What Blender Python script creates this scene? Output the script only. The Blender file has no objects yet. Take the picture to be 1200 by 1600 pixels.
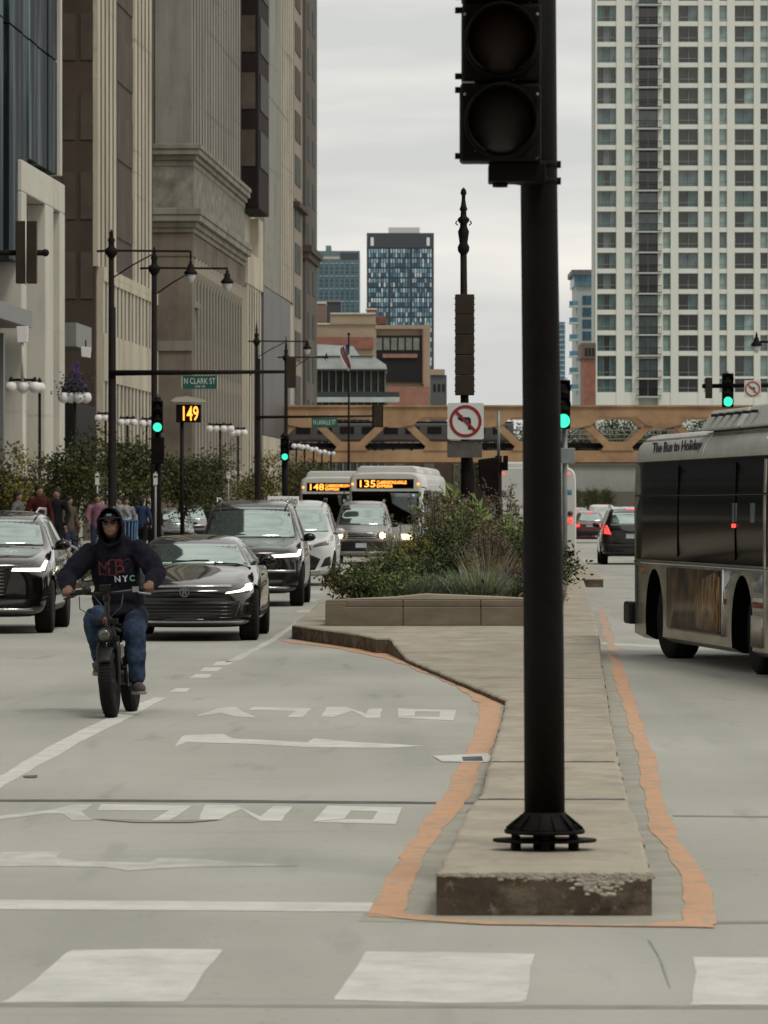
import bpy, bmesh, math, random
from mathutils import Vector, Matrix
from mathutils.bvhtree import BVHTree

# ------------------------------------------------------------------ camera, sky, sun, exposure
F, HX, HY, H = 7000.0, 600.0, 795.0, 1.7      # focal length in photo pixels, horizon, eye height
sc = bpy.context.scene
C = sc.collection
cam_d = bpy.data.cameras.new("camera")
cam_d.sensor_fit = 'VERTICAL'; cam_d.sensor_height = 36.0
cam_d.lens = F / 1600.0 * 36.0
cam_d.shift_y = -5.0 / 1600.0
cam_d.clip_start = 0.5; cam_d.clip_end = 9000.0
cam_d.dof.use_dof = True; cam_d.dof.focus_distance = 42.0; cam_d.dof.aperture_fstop = 11.0
cam = bpy.data.objects.new("camera", cam_d); C.objects.link(cam)
cam.location = (0, 0, H); cam.rotation_euler = (math.radians(90), 0, 0)
sc.camera = cam

SUN_EL, SUN_AZ = math.radians(58), math.radians(150)     # azimuth clockwise from +Y
w = bpy.data.worlds.new("World"); sc.world = w; w.use_nodes = True
nt = w.node_tree; nt.nodes.clear()
n_out = nt.nodes.new('ShaderNodeOutputWorld'); bg = nt.nodes.new('ShaderNodeBackground')
sky = nt.nodes.new('ShaderNodeTexSky'); sky.sky_type = 'NISHITA'; sky.sun_disc = False
sky.sun_elevation = SUN_EL; sky.sun_rotation = SUN_AZ; sky.dust_density = 3.0; sky.air_density = 1.2
tc = nt.nodes.new('ShaderNodeTexCoord'); mp = nt.nodes.new('ShaderNodeMapping')
mp.inputs['Scale'].default_value = (1.6, 1.6, 11.0)
nz = nt.nodes.new('ShaderNodeTexNoise'); nz.inputs['Scale'].default_value = 3.4
nz.inputs['Detail'].default_value = 5; nz.inputs['Roughness'].default_value = 0.5
rp = nt.nodes.new('ShaderNodeValToRGB')
rp.color_ramp.elements[0].position = 0.36; rp.color_ramp.elements[0].color = (4.75, 4.80, 4.72, 1)
rp.color_ramp.elements[1].position = 0.60; rp.color_ramp.elements[1].color = (6.9, 6.65, 6.15, 1)
mx = nt.nodes.new('ShaderNodeMixRGB'); mx.inputs[0].default_value = 0.95
bg.inputs['Strength'].default_value = 0.10
L = nt.links.new
L(tc.outputs['Generated'], mp.inputs['Vector']); L(mp.outputs['Vector'], nz.inputs['Vector'])
L(nz.outputs['Fac'], rp.inputs['Fac']); L(sky.outputs['Color'], mx.inputs[1]); L(rp.outputs['Color'], mx.inputs[2])
L(mx.outputs['Color'], bg.inputs['Color']); L(bg.outputs['Background'], n_out.inputs['Surface'])

sun_d = bpy.data.lights.new("sun", 'SUN'); sun_d.energy = 0.9; sun_d.angle = math.radians(14); sun_d.color = (1, 0.95, 0.86)
sun = bpy.data.objects.new("sun", sun_d); C.objects.link(sun)
dirv = Vector((math.sin(SUN_AZ) * math.cos(SUN_EL), math.cos(SUN_AZ) * math.cos(SUN_EL), math.sin(SUN_EL)))
sun.rotation_euler = dirv.to_track_quat('Z', 'Y').to_euler()
sun.location = (0, 0, 60)
vs = sc.view_settings
vs.view_transform = 'Standard'; vs.look = 'None'; vs.exposure = 0.48; vs.gamma = 1.0

# ------------------------------------------------------------------ helpers
R = random.Random(7)
def gx(x, D): return (x - HX) / F * D
def gz(y, D): return H + (HY - y) / F * D
def at(x, y, D): return Vector((gx(x, D), D, gz(y, D)))
def gp(x, y, z=0.0):
    D = (H - z) * F / (y - HY)
    return Vector((gx(x, D), D, z))

MATS = {}
def mat(name, col, rough=0.6, metal=0.0, var=0.0, scale=3.0, bump=0.0, bscale=None, col2=None, spec=0.5,
        stretch=(1, 1, 1), emis=None, estr=1.0, coat=0.0, detail=6, world=False, thr=None, noise_rough=0.6, trans=0.0):
    if name in MATS: return MATS[name]
    m = bpy.data.materials.new(name); m.use_nodes = True
    t = m.node_tree; b = t.nodes['Principled BSDF']
    b.inputs['Base Color'].default_value = (*col, 1); b.inputs['Roughness'].default_value = rough
    b.inputs['Metallic'].default_value = metal; b.inputs['Specular IOR Level'].default_value = spec
    if coat: b.inputs['Coat Weight'].default_value = coat; b.inputs['Coat Roughness'].default_value = 0.03
    if trans: b.inputs['Transmission Weight'].default_value = trans
    if emis:
        b.inputs['Emission Color'].default_value = (*emis, 1); b.inputs['Emission Strength'].default_value = estr
    if var > 0 or bump > 0 or col2:
        tcn = t.nodes.new('ShaderNodeTexCoord'); mpn = t.nodes.new('ShaderNodeMapping')
        mpn.inputs['Scale'].default_value = stretch
        if world:
            g = t.nodes.new('ShaderNodeNewGeometry'); t.links.new(g.outputs['Position'], mpn.inputs['Vector'])
        else:
            t.links.new(tcn.outputs['Object'], mpn.inputs['Vector'])
        n = t.nodes.new('ShaderNodeTexNoise'); n.inputs['Scale'].default_value = scale
        n.inputs['Detail'].default_value = detail; n.inputs['Roughness'].default_value = noise_rough
        t.links.new(mpn.outputs['Vector'], n.inputs['Vector'])
        c2 = col2 if col2 else tuple(max(0, c * (1 - var)) for c in col)
        c1 = col if col2 else tuple(min(1, c * (1 + var)) for c in col)
        r = t.nodes.new('ShaderNodeValToRGB')
        lo, hi = thr if thr else (0.3, 0.7)
        r.color_ramp.elements[0].position = lo; r.color_ramp.elements[0].color = (*c2, 1)
        r.color_ramp.elements[1].position = hi; r.color_ramp.elements[1].color = (*c1, 1)
        t.links.new(n.outputs['Fac'], r.inputs['Fac']); t.links.new(r.outputs['Color'], b.inputs['Base Color'])
        if bump > 0:
            n2 = t.nodes.new('ShaderNodeTexNoise'); n2.inputs['Scale'].default_value = bscale or scale * 6
            n2.inputs['Detail'].default_value = 4
            t.links.new(mpn.outputs['Vector'], n2.inputs['Vector'])
            bp = t.nodes.new('ShaderNodeBump'); bp.inputs['Strength'].default_value = bump; bp.inputs['Distance'].default_value = 0.02
            t.links.new(n2.outputs['Fac'], bp.inputs['Height']); t.links.new(bp.outputs['Normal'], b.inputs['Normal'])
    MATS[name] = m
    return m

class MB:
    """collects geometry, then build() links it as one mesh object"""
    def __init__(s): s.v = []; s.f = []; s.m = []; s.s = []
    def add(s, vs_, fs_, m=0, sm=False):
        o = len(s.v); s.v += [tuple(v) for v in vs_]
        for f in fs_: s.f.append(tuple(i + o for i in f)); s.m.append(m); s.s.append(sm)
        return s
    def box(s, x0, x1, y0, y1, z0, z1, m=0, M=None):
        vs_ = [Vector((x, y, z)) for z in (z0, z1) for y in (y0, y1) for x in (x0, x1)]
        if M is not None: vs_ = [M @ v for v in vs_]
        return s.add(vs_, [(0, 2, 3, 1), (4, 5, 7, 6), (0, 1, 5, 4), (2, 6, 7, 3), (0, 4, 6, 2), (1, 3, 7, 5)], m)
    def cbox(s, c, size, m=0, rot=None):
        M = Matrix.Translation(c)
        if rot is not None: M = M @ rot
        a, b, d = [q / 2 for q in size]
        return s.box(-a, a, -b, b, -d, d, m, M)
    def tube(s, pts, rad, n=10, m=0, caps=True, sm=True):
        pts = [Vector(p) for p in pts]
        if not isinstance(rad, (list, tuple)): rad = [rad] * len(pts)
        vs_ = []; up = None
        for i, p in enumerate(pts):
            d = (pts[min(i + 1, len(pts) - 1)] - pts[max(i - 1, 0)])
            d = d.normalized() if d.length > 1e-9 else Vector((0, 0, 1))
            if up is None:
                up = Vector((0, 0, 1)) if abs(d.z) < 0.9 else Vector((0, 1, 0))
            a = d.cross(up)
            if a.length < 1e-6: a = d.orthogonal()
            a.normalize(); b = a.cross(d).normalized(); up = b
            for k in range(n):
                t = 2 * math.pi * k / n
                vs_.append(p + (a * math.cos(t) + b * math.sin(t)) * rad[i])
        fs = []
        for i in range(len(pts) - 1):
            for k in range(n):
                fs.append((i * n + k, i * n + (k + 1) % n, (i + 1) * n + (k + 1) % n, (i + 1) * n + k))
        if caps:
            fs.append(tuple(reversed(range(n)))); o = (len(pts) - 1) * n; fs.append(tuple(range(o, o + n)))
        return s.add(vs_, fs, m, sm)
    def lathe(s, prof, c=(0, 0, 0), n=16, m=0, sm=True, axis='z', sq=(1, 1)):
        vs_ = []
        for r, z in prof:
            for k in range(n):
                t = 2 * math.pi * (k + 0.5) / n
                x, y = r * math.cos(t) * sq[0], r * math.sin(t) * sq[1]
                q = (x, y, z) if axis == 'z' else ((x, z, y) if axis == 'y' else (z, x, y))
                vs_.append((q[0] + c[0], q[1] + c[1], q[2] + c[2]))
        fs = []
        for i in range(len(prof) - 1):
            for k in range(n):
                fs.append((i * n + k, i * n + (k + 1) % n, (i + 1) * n + (k + 1) % n, (i + 1) * n + k))
        fs.append(tuple(reversed(range(n)))); o = (len(prof) - 1) * n; fs.append(tuple(range(o, o + n)))
        return s.add(vs_, fs, m, sm)
    def prism(s, poly, a, b, plane='xz', m=0):
        """polygon extruded between a and b along the missing axis"""
        def P(u, v, w_): return {'xz': (u, w_, v), 'xy': (u, v, w_), 'yz': (w_, u, v)}[plane]
        n = len(poly)
        vs_ = [P(u, v, a) for u, v in poly] + [P(u, v, b) for u, v in poly]
        fs = [tuple(range(n)), tuple(reversed(range(n, 2 * n)))]
        fs += [(i, i + n, (i + 1) % n + n, (i + 1) % n) for i in range(n)]
        return s.add(vs_, fs, m)
    def sphere(s, c, r, m=0, seg=12, rings=8, sc_=(1, 1, 1)):
        prof = []
        vs_ = []; fs = []
        for i in range(rings + 1):
            a = math.pi * i / rings
            for k in range(seg):
                t = 2 * math.pi * k / seg
                vs_.append((c[0] + r * sc_[0] * math.sin(a) * math.cos(t), c[1] + r * sc_[1] * math.sin(a) * math.sin(t), c[2] - r * sc_[2] * math.cos(a)))
        for i in range(rings):
            for k in range(seg):
                fs.append((i * seg + k, i * seg + (k + 1) % seg, (i + 1) * seg + (k + 1) % seg, (i + 1) * seg + k))
        return s.add(vs_, fs, m, True)
    def quad(s, a, b, c, d, m=0): return s.add([a, b, c, d], [(0, 1, 2, 3)], m)
    def mesh(s, name, mats):
        me = bpy.data.meshes.new(name); me.from_pydata(s.v, [], s.f)
        for m_ in mats: me.materials.append(m_)
        me.polygons.foreach_set('material_index', s.m); me.polygons.foreach_set('use_smooth', s.s)
        bm = bmesh.new(); bm.from_mesh(me); bmesh.ops.remove_doubles(bm, verts=bm.verts, dist=1e-5)
        bmesh.ops.recalc_face_normals(bm, faces=bm.faces); bm.to_mesh(me); bm.free()
        me.update(); return me
    def raw(s, name, mats):
        me = bpy.data.meshes.new(name); me.from_pydata(s.v, [], s.f)
        for m_ in mats: me.materials.append(m_)
        me.polygons.foreach_set('material_index', s.m); me.polygons.foreach_set('use_smooth', s.s); me.update()
        return me
    def build(s, name, mats, parent=None, bevel=0.0, seg=2, loc=None, smooth_angle=None):
        if not isinstance(mats, (list, tuple)): mats = [mats]
        o = bpy.data.objects.new(name, s.mesh(name, mats)); C.objects.link(o)
        if parent is not None: o.parent = parent
        if loc is not None: o.location = loc
        if bevel > 0:
            b = o.modifiers.new('bevel', 'BEVEL'); b.width = bevel; b.segments = seg; b.limit_method = 'ANGLE'; b.angle_limit = math.radians(35)
        return o

def obj(name, me, parent=None, loc=(0, 0, 0), rot=(0, 0, 0)):
    o = bpy.data.objects.new(name, me); C.objects.link(o); o.location = loc; o.rotation_euler = rot
    if parent is not None: o.parent = parent
    return o
def tag(o, label=None, cat=None, group=None, kind=None):
    if label: o['label'] = label
    if cat: o['category'] = cat
    if group: o['group'] = group
    if kind: o['kind'] = kind
    return o
def thing(name, label, cat, loc=(0, 0, 0), rotz=0.0, group=None):
    o = bpy.data.objects.new(name, None); o.empty_display_size = 0.2; C.objects.link(o)
    o.location = loc; o.rotation_euler = (0, 0, rotz)
    return tag(o, label, cat, group)
def copy_tree(o, parent=None, label=None, loc=None, rotz=None):
    kids = [c for c in bpy.data.objects if c.parent == o]
    c = o.copy(); C.objects.link(c)
    if parent is not None: c.parent = parent
    if label: c['label'] = label
    if loc is not None: c.location = loc
    if rotz is not None: c.rotation_euler = (0, 0, rotz)
    for k in kids: copy_tree(k, c)
    return c
def evaluated(o):
    """apply the modifiers of o: returns a fresh mesh"""
    bpy.context.view_layer.update()
    dg = bpy.context.evaluated_depsgraph_get()
    return bpy.data.meshes.new_from_object(o.evaluated_get(dg), depsgraph=dg)
def bake(o):
    me = evaluated(o); o.modifiers.clear(); old = o.data; o.data = me
    me.name = old.name
    return o
def text_mesh(s, size=1.0, width=None, height=None, depth=0.004, name='lettering', bold=0.0):
    """lettering in the xz plane facing -y, centred"""
    cu = bpy.data.curves.new(name, 'FONT'); cu.body = s; cu.size = size; cu.align_x = 'CENTER'; cu.align_y = 'CENTER'
    cu.extrude = depth; cu.offset = bold; cu.resolution_u = 3
    o = bpy.data.objects.new(name, cu); C.objects.link(o)
    me = evaluated(o); bpy.data.objects.remove(o)
    xs = [v.co.x for v in me.vertices]; ys = [v.co.y for v in me.vertices]
    cx, cy = (min(xs) + max(xs)) / 2, (min(ys) + max(ys)) / 2
    sx = width / (max(xs) - min(xs)) if width else 1
    sy = height / (max(ys) - min(ys)) if height else sx
    if not width: sx = sy
    for v in me.vertices:
        v.co = Vector(((v.co.x - cx) * sx, -v.co.z, (v.co.y - cy) * sy))
    me.flip_normals() if False else None
    me.name = name
    return me
def letters(s, m_, parent, loc, width=None, height=None, rotz=0.0, depth=0.004, name='lettering', bold=0.0):
    me = text_mesh(s, width=width, height=height, depth=depth, name=name, bold=bold); me.materials.append(m_)
    return obj(name, me, parent, loc, (0, 0, rotz))
# ------------------------------------------------------------------ ground and markings
M_road = mat('concrete_road', (0.365, 0.366, 0.322), 0.82, var=0.10, scale=0.5, bump=0.05, bscale=60, stretch=(1, 0.35, 1), spec=0.3)
def road_extra(m_):
    t = m_.node_tree; b = t.nodes['Principled BSDF']
    src = b.inputs['Base Color'].links[0].from_socket
    tc_ = t.nodes.new('ShaderNodeTexCoord')
    def layer(src, scale, stretch, lo, hi, col, fac):
        mp_ = t.nodes.new('ShaderNodeMapping'); mp_.inputs['Scale'].default_value = stretch
        t.links.new(tc_.outputs['Object'], mp_.inputs['Vector'])
        n = t.nodes.new('ShaderNodeTexNoise'); n.inputs['Scale'].default_value = scale; n.inputs['Detail'].default_value = 7
        t.links.new(mp_.outputs['Vector'], n.inputs['Vector'])
        r = t.nodes.new('ShaderNodeMapRange'); r.inputs[1].default_value = lo; r.inputs[2].default_value = hi
        r.inputs[3].default_value = 0; r.inputs[4].default_value = fac
        t.links.new(n.outputs['Fac'], r.inputs[0])
        mx_ = t.nodes.new('ShaderNodeMixRGB'); t.links.new(r.outputs[0], mx_.inputs[0]); t.links.new(src, mx_.inputs[1])
        mx_.inputs[2].default_value = (*col, 1)
        return mx_.outputs[0]
    src = layer(src, 0.9, (1.0, 0.05, 1), 0.50, 0.72, (0.22, 0.22, 0.20), 0.45)      # tyre-darkened streaks along the lanes
    src = layer(src, 2.0, (0.25, 1.6, 1), 0.58, 0.75, (0.25, 0.255, 0.235), 0.35)       # cross blotches
    src = layer(src, 16, (1, 0.5, 1), 0.60, 0.72, (0.2, 0.195, 0.175), 0.30)
    src = layer(src, 3.2, (1, .12, 1), 0.60, 0.70, (0.17, 0.17, 0.155), 0.32)
    src = layer(src, 0.35, (1, .5, 1), 0.45, 0.65, (0.47, 0.47, 0.43), 0.40)
    src = layer(src, 40, (1, .6, 1), 0.68, 0.72, (0.10, 0.10, 0.09), 0.6)
    src = layer(src, 90, (1, 0.6, 1), 0.56, 0.75, (0.50, 0.49, 0.45), 0.30)
    t.links.new(src, b.inputs['Base Color'])
road_extra(M_road)
g = MB(); g.box(-900, 900, -60, 2600, -0.4, 0.0); o = g.build('road', M_road)
tag(o, 'pale grey-green concrete roadway of the divided street', kind='structure')

ZK = 0.185
def sheet_poly(pts, z, name, m_, sub=0.0, jitter=0.0, kind='structure', label=None, seed=1):
    """flat outline lying on the road, with slightly ragged edge"""
    z = ZK + .003 if z > .1 else z * .42
    rr = random.Random(seed); out = []
    n = len(pts)
    for i in range(n):
        a = Vector(pts[i][:2]); b = Vector(pts[(i + 1) % n][:2]); d = b - a
        k = max(1, int(d.length / sub)) if sub else 1
        nn = Vector((-d.y, d.x)).normalized() if d.length > 0 else Vector((0, 0))
        ph = [rr.uniform(0, 6.28) for _ in range(4)]
        for q in range(k):
            p = a + d * q / k
            if jitter and q:
                s_ = d.length * q / k; env = min(1, q / 2, (k - q) / 2)
                p = p + nn * jitter * env * (1.0 * math.sin(s_ * 1.1 + ph[0]) + .7 * math.sin(s_ * 2.9 + ph[1]) + .35 * math.sin(s_ * 7 + ph[2]) + rr.uniform(-.12, .12))
            out.append((p.x, p.y))
    me = bpy.data.meshes.new(name); bm = bmesh.new()
    vs_ = [bm.verts.new((x, y, z)) for x, y in out]
    f = bm.faces.new(vs_); f.normal_update(); bmesh.ops.triangulate(bm, faces=[f], ngon_method='EAR_CLIP'); bm.normal_update()
    for f in bm.faces:
        if f.normal.z < 0: f.normal_flip()
    bm.to_mesh(me); bm.free(); me.materials.append(m_)
    o = obj(name, me); return tag(o, label, kind=kind)
def worn_paint(name, col, worn, lo, hi, scale=7.0):
    m_ = mat(name, col, 0.7, col2=worn, scale=scale, thr=(lo, hi), detail=9, noise_rough=0.72, bump=0.1, bscale=60, spec=0.3)
    return m_
M_white = worn_paint('worn_white_paint', (0.62, 0.62, 0.57), (0.46, 0.465, 0.43), 0.33, 0.60, 3.0)
M_faint = worn_paint('faded_white_paint', (0.56, 0.56, 0.52), (0.40, 0.405, 0.37), 0.38, 0.60, 5.0)
M_orange = worn_paint('faded_orange_paint', (0.58, 0.325, 0.185), (0.38, 0.30, 0.215), 0.36, 0.50, 8.0)
M_orange2 = worn_paint('flaking_orange_paint', (0.55, 0.30, 0.18), (0.36, 0.34, 0.29), 0.46, 0.53, 9.0)
M_tar = mat('dark_joint', (0.10, 0.10, 0.09), 0.9, var=0.4, scale=4)
M_tar2 = mat('soft_joint', (0.25, 0.25, 0.225), 0.9, var=0.2, scale=4)
def mark(pix, name, m_, z=0.004, sub=0.05, jit=0.006, label=None, seed=1):
    return sheet_poly([gp(x, y, 0) for x, y in pix], z, name, m_, sub, jit, 'structure', label, seed)
# crosswalk bars
mark([(0, 1567), (286, 1566), (300, 1550), (347, 1484), (230, 1483), (112, 1485), (60, 1528)], 'crosswalk_bar', M_white, seed=2)
mark([(522, 1563), (700, 1568), (817, 1567), (836, 1491), (700, 1488), (574, 1487), (560, 1508)], 'crosswalk_bar', M_white, seed=3)
mark([(1077, 1571), (1330, 1572), (1330, 1498), (1083, 1496), (1089, 1520)], 'crosswalk_bar', M_white, seed=4)
mark([(-560, 1565), (-240, 1566), (-130, 1484), (-400, 1483)], 'crosswalk_bar', M_white, seed=5)
# stop line
mark([(-300, 1404), (590, 1411), (584, 1425), (-300, 1419)], 'stop_line', M_white, seed=6)
# lane line and its dashes
mark([(-60, 1246), (0, 1232), (120, 1163), (200, 1122), (262, 1090), (240, 1090), (180, 1115), (90, 1160), (0, 1212), (-60, 1232)], 'lane_line', M_white, seed=7)
for k, (x, y) in enumerate([(280, 1078.5), (313, 1056.5), (328, 1046), (347, 1036.5)]):
    mark([(x - 17, y + 3), (x + 10, y + 3), (x + 19, y - 3), (x - 7, y - 3)], 'lane_dash', M_white, seed=20 + k)
mark([(352, 1035), (372, 1033), (432, 1000), (470, 972), (462, 972), (420, 1000)], 'lane_line', M_faint, seed=12)
for k, y in enumerate([955, 938, 925, 915]):
    x = 470 + (965 - y) * 0.55
    mark([(x - 16, y + 2), (x + 9, y + 2), (x + 15, y - 2), (x - 8, y - 2)], 'lane_dash', M_faint, seed=30 + k)
# turn words, upside down because they face the oncoming drivers
mark([(488, 1285), (618, 1288), (628, 1262), (512, 1259), (489, 1284.2), (538, 1279.5), (548, 1267), (590, 1268), (582, 1281), (537, 1280.2)], 'road_word_O', M_white, jit=0, seed=8)
mark([(308, 1282), (336, 1282), (378, 1264), (405, 1283), (440, 1283), (455, 1260), (428, 1260), (408, 1276), (366, 1258), (322, 1258)], 'road_word_N', M_white, seed=10)
mark([(236, 1283), (262, 1283), (300, 1259), (158, 1257), (152, 1266), (264, 1267)], 'road_word_L', M_white, seed=11)
mark([(112, 1282), (146, 1282), (128, 1268), (145, 1257), (118, 1257), (84, 1265), (0, 1275), (-40, 1278), (-40, 1284), (0, 1281), (72, 1271.5), (96, 1271.5)], 'road_word_Y', M_faint, seed=13)
mark([(622, 1122), (708, 1126), (713, 1110), (622, 1107), (622.3, 1121.5), (648, 1119), (648, 1112), (688, 1112.5), (686, 1120.5), (647, 1119.6)], 'road_word_O', M_white, jit=0, seed=14)
mark([(502, 1120), (520, 1121), (548, 1110.5), (572, 1122), (592, 1122), (597, 1107), (578, 1107), (572, 1116), (542, 1105), (512, 1105)], 'road_word_N', M_white, seed=16)
mark([(450, 1121), (470, 1121), (488, 1106.5), (396, 1104.5), (390, 1110), (462, 1111)], 'road_word_L', M_white, seed=17)
mark([(368, 1120), (402, 1121), (378, 1112), (366, 1104), (340, 1107), (306, 1118), (312, 1119), (346, 1114)], 'road_word_Y', M_white, seed=18)
# arrows
mark([(-120, 1334), (40, 1331), (98, 1331), (88, 1340), (120, 1346), (232, 1348), (246, 1341), (300, 1342), (400, 1349), (470, 1353), (300, 1355), (200, 1361), (160, 1355), (60, 1354), (-120, 1352)], 'turn_arrow', M_faint, seed=19)
mark([(272, 1168), (288, 1149), (350, 1147), (366, 1154), (480, 1160), (492, 1154), (560, 1160), (668, 1166), (600, 1169), (480, 1168), (400, 1163), (292, 1160)], 'turn_arrow', M_white, seed=21)
mark([(675, 1182), (700, 1181), (762, 1178), (772, 1186), (760, 1192), (690, 1191)], 'lane_marking_patch', M_white, z=0.012, seed=22)
mark([(722, 1184), (752, 1183), (755, 1190), (724, 1190)], 'tyre_scuff', M_tar, z=0.016, seed=23)
# slab joints and tar seams in the roadway
mark([(-80, 1249), (330, 1250), (745, 1254), (745, 1257), (330, 1254), (-80, 1252)], 'road_joint', M_tar, z=0.005, jit=0.02, seed=24)
mark([(140, 1280), (240, 1283), (350, 1281), (300, 1286), (210, 1286)], 'tar_patch', M_tar2, z=0.012, jit=0.01, seed=25)
mark([(1050, 1274), (1400, 1277), (1400, 1280), (1052, 1276)], 'road_joint', M_tar2, z=0.005, seed=26)
mark([(1110, 1440), (1400, 1436), (1400, 1441), (1112, 1444)], 'road_joint', M_tar2, z=0.005, seed=27)
mark([(-100, 1568), (1300, 1572), (1300, 1577), (-100, 1573)], 'road_joint', M_tar2, z=0.0025, seed=28)
mark([(36, 1213), (58, 1212), (56, 1216), (40, 1216)], 'tar_patch', M_tar, z=0.012, seed=29)
mark([(1012, 1470), (1030, 1500), (1046, 1545), (1048, 1544), (1033, 1499), (1016, 1469)], 'road_crack', M_tar2, z=0.006, jit=0.0015, seed=31)
mark([(938, 1004), (1028, 1008), (1050, 1011), (1028, 1012), (948, 1008)], 'lane_marking_patch', M_faint, seed=32)
for y in (935, 895, 872, 858):
    D = (H) * F / (y - HY)
    for a, b in ((-12, -2.2), (3.4 + (D - 60) * 0.03, 14)):
        sheet_poly([(a, D), (b, D + .2), (b, D + .5), (a, D + .3)], 0.003, 'road_joint', M_tar2, 1.2, 0.03, seed=int(y))
# dark tyre-polished path
# ------------------------------------------------------------------ the median island
M_kerb = mat('median_concrete', (0.365, 0.328, 0.262), 0.85, var=0.2, scale=2.2, bump=0.06, bscale=60, spec=0.25)
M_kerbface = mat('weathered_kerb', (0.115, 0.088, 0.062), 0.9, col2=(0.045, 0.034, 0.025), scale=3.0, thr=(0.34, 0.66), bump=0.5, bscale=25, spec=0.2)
M_chip = mat('chipped_concrete', (0.50, 0.48, 0.41), 0.9, col2=(0.34, 0.30, 0.24), scale=14, bump=0.5, spec=0.2)
def stain(m_, specs):
    t = m_.node_tree; b = t.nodes['Principled BSDF']; src = b.inputs['Base Color'].links[0].from_socket; tc_ = t.nodes.new('ShaderNodeTexCoord')
    for scale, stretch, lo, hi, col, fac in specs:
        mp_ = t.nodes.new('ShaderNodeMapping'); mp_.inputs['Scale'].default_value = stretch; t.links.new(tc_.outputs['Object'], mp_.inputs['Vector'])
        n = t.nodes.new('ShaderNodeTexNoise'); n.inputs['Scale'].default_value = scale; n.inputs['Detail'].default_value = 8; n.inputs['Roughness'].default_value = .65
        t.links.new(mp_.outputs['Vector'], n.inputs['Vector'])
        r = t.nodes.new('ShaderNodeMapRange'); r.inputs[1].default_value = lo; r.inputs[2].default_value = hi; r.inputs[3].default_value = 0; r.inputs[4].default_value = fac
        t.links.new(n.outputs['Fac'], r.inputs[0]); mx_ = t.nodes.new('ShaderNodeMixRGB'); t.links.new(r.outputs[0], mx_.inputs[0]); t.links.new(src, mx_.inputs[1]); mx_.inputs[2].default_value = (*col, 1)
        src = mx_.outputs[0]
    t.links.new(src, b.inputs['Base Color'])
stain(M_kerb, [(1.3, (1, .4, 1), .50, .70, (.20, .165, .12), .6), (7, (1, .5, 1), .60, .72, (.17, .14, .10), .5), (60, (1, .7, 1), .58, .75, (.5, .46, .38), .35), (30, (1, .6, 1), .66, .71, (.08, .065, .05), .6)])
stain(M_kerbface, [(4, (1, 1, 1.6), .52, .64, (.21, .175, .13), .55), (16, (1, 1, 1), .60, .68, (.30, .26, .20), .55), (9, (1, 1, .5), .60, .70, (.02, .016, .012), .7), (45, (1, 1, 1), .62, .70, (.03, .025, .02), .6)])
for m_ in (M_orange, M_orange2):
    stain(m_, [(11, (1, .35, 1), .54, .60, (.35, .315, .25), .75), (38, (1, .5, 1), .56, .66, (.37, .34, .28), .6), (3, (1, .6, 1), .5, .7, (.30, .20, .13), .35)])
for m_ in (M_white, M_faint):
    stain(m_, [(9, (.5, 1.2, 1), .60, .66, (.37, .37, .33), .6), (45, (1, .6, 1), .58, .68, (.38, .38, .34), .45)])
M_gutter = mat('gutter_concrete', (0.345, 0.335, 0.285), 0.9, var=0.16, scale=3, bump=0.2, spec=0.2)
def kp(x, y): p = gp(x, y, ZK); return (p.x, p.y)
def zk(D):
    pts = [(0, .185), (27.5, .185), (35, .06), (49.6, .06), (52.2, .185), (200, .185)]
    for (a, za), (b, zb) in zip(pts, pts[1:]):
        if D <= b: return za + (zb - za) * (D - a) / (b - a)
def kpz(x, y, z): p = gp(x, y, z); return (p.x, p.y)
LE = [kpz(683, 1362, .185), kpz(706, 1312, .185), kpz(730, 1262, .185), kpz(750, 1240, .185), kpz(764, 1190, .185), kpz(790, 1092, .06), kpz(700, 1055, .06), kpz(640, 1030, .06), kpz(606, 1013, .06), kpz(588, 1000, .16), kpz(565, 991, .185), kpz(520, 985, .185), kpz(457, 976, .185), (-1.05, 72), (-.30, 92), (.4, 104), (1.6, 112)]
RE = [kpz(1018, 1362, .185), kpz(1003, 1300, .185), kpz(986, 1260, .185), kpz(967, 1190, .185), kpz(950, 1090, .06), kpz(935, 1000, .09), kpz(918, 925, .185), (4.35, 98), (3.9, 107), (3.0, 112)]
isl = LE + RE[::-1]
def lerp_edge(E, D):
    if D <= E[0][1]: return E[0][0]
    for (xa, da), (xb, db) in zip(E, E[1:]):
        if da <= D <= db and db > da: return xa + (xb - xa) * (D - da) / (db - da)
    return E[-1][0]
def island(outline, z0, z1, seed=1, jit=0.006, sub=0.25, chip=0.0):
    rr = random.Random(seed); pts = []
    n = len(outline)
    for i in range(n):
        a = Vector(outline[i]); b = Vector(outline[(i + 1) % n]); d = b - a
        k = max(1, int(d.length / sub)); nn = Vector((-d.y, d.x)).normalized()
        if d.length / k > 0.9: nn = nn * 0
        for q in range(k):
            p = a + d * q / k + (nn * rr.uniform(-jit, jit) if q else Vector((0, 0)))
            pts.append((p.x, p.y))
    me = bpy.data.meshes.new('m'); bm = bmesh.new()
    top = [bm.verts.new((x, y, z1)) for x, y in pts]; bot = [bm.verts.new((x, y, z0)) for x, y in pts]
    f = bm.faces.new(top)
    fs = []
    for i in range(len(pts)):
        j = (i + 1) % len(pts); q = bm.faces.new((bot[i], bot[j], top[j], top[i])); q.material_index = 1; fs.append(q)
    bmesh.ops.recalc_face_normals(bm, faces=bm.faces)
    bmesh.ops.bevel(bm, geom=[e for e in f.edges], offset=0.022, segments=3, affect='EDGES', profile=0.5)
    tops = [f_ for f_ in bm.faces if len(f_.verts) > 4]
    bmesh.ops.triangulate(bm, faces=tops)
    bm.to_mesh(me); bm.free()
    return me
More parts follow.
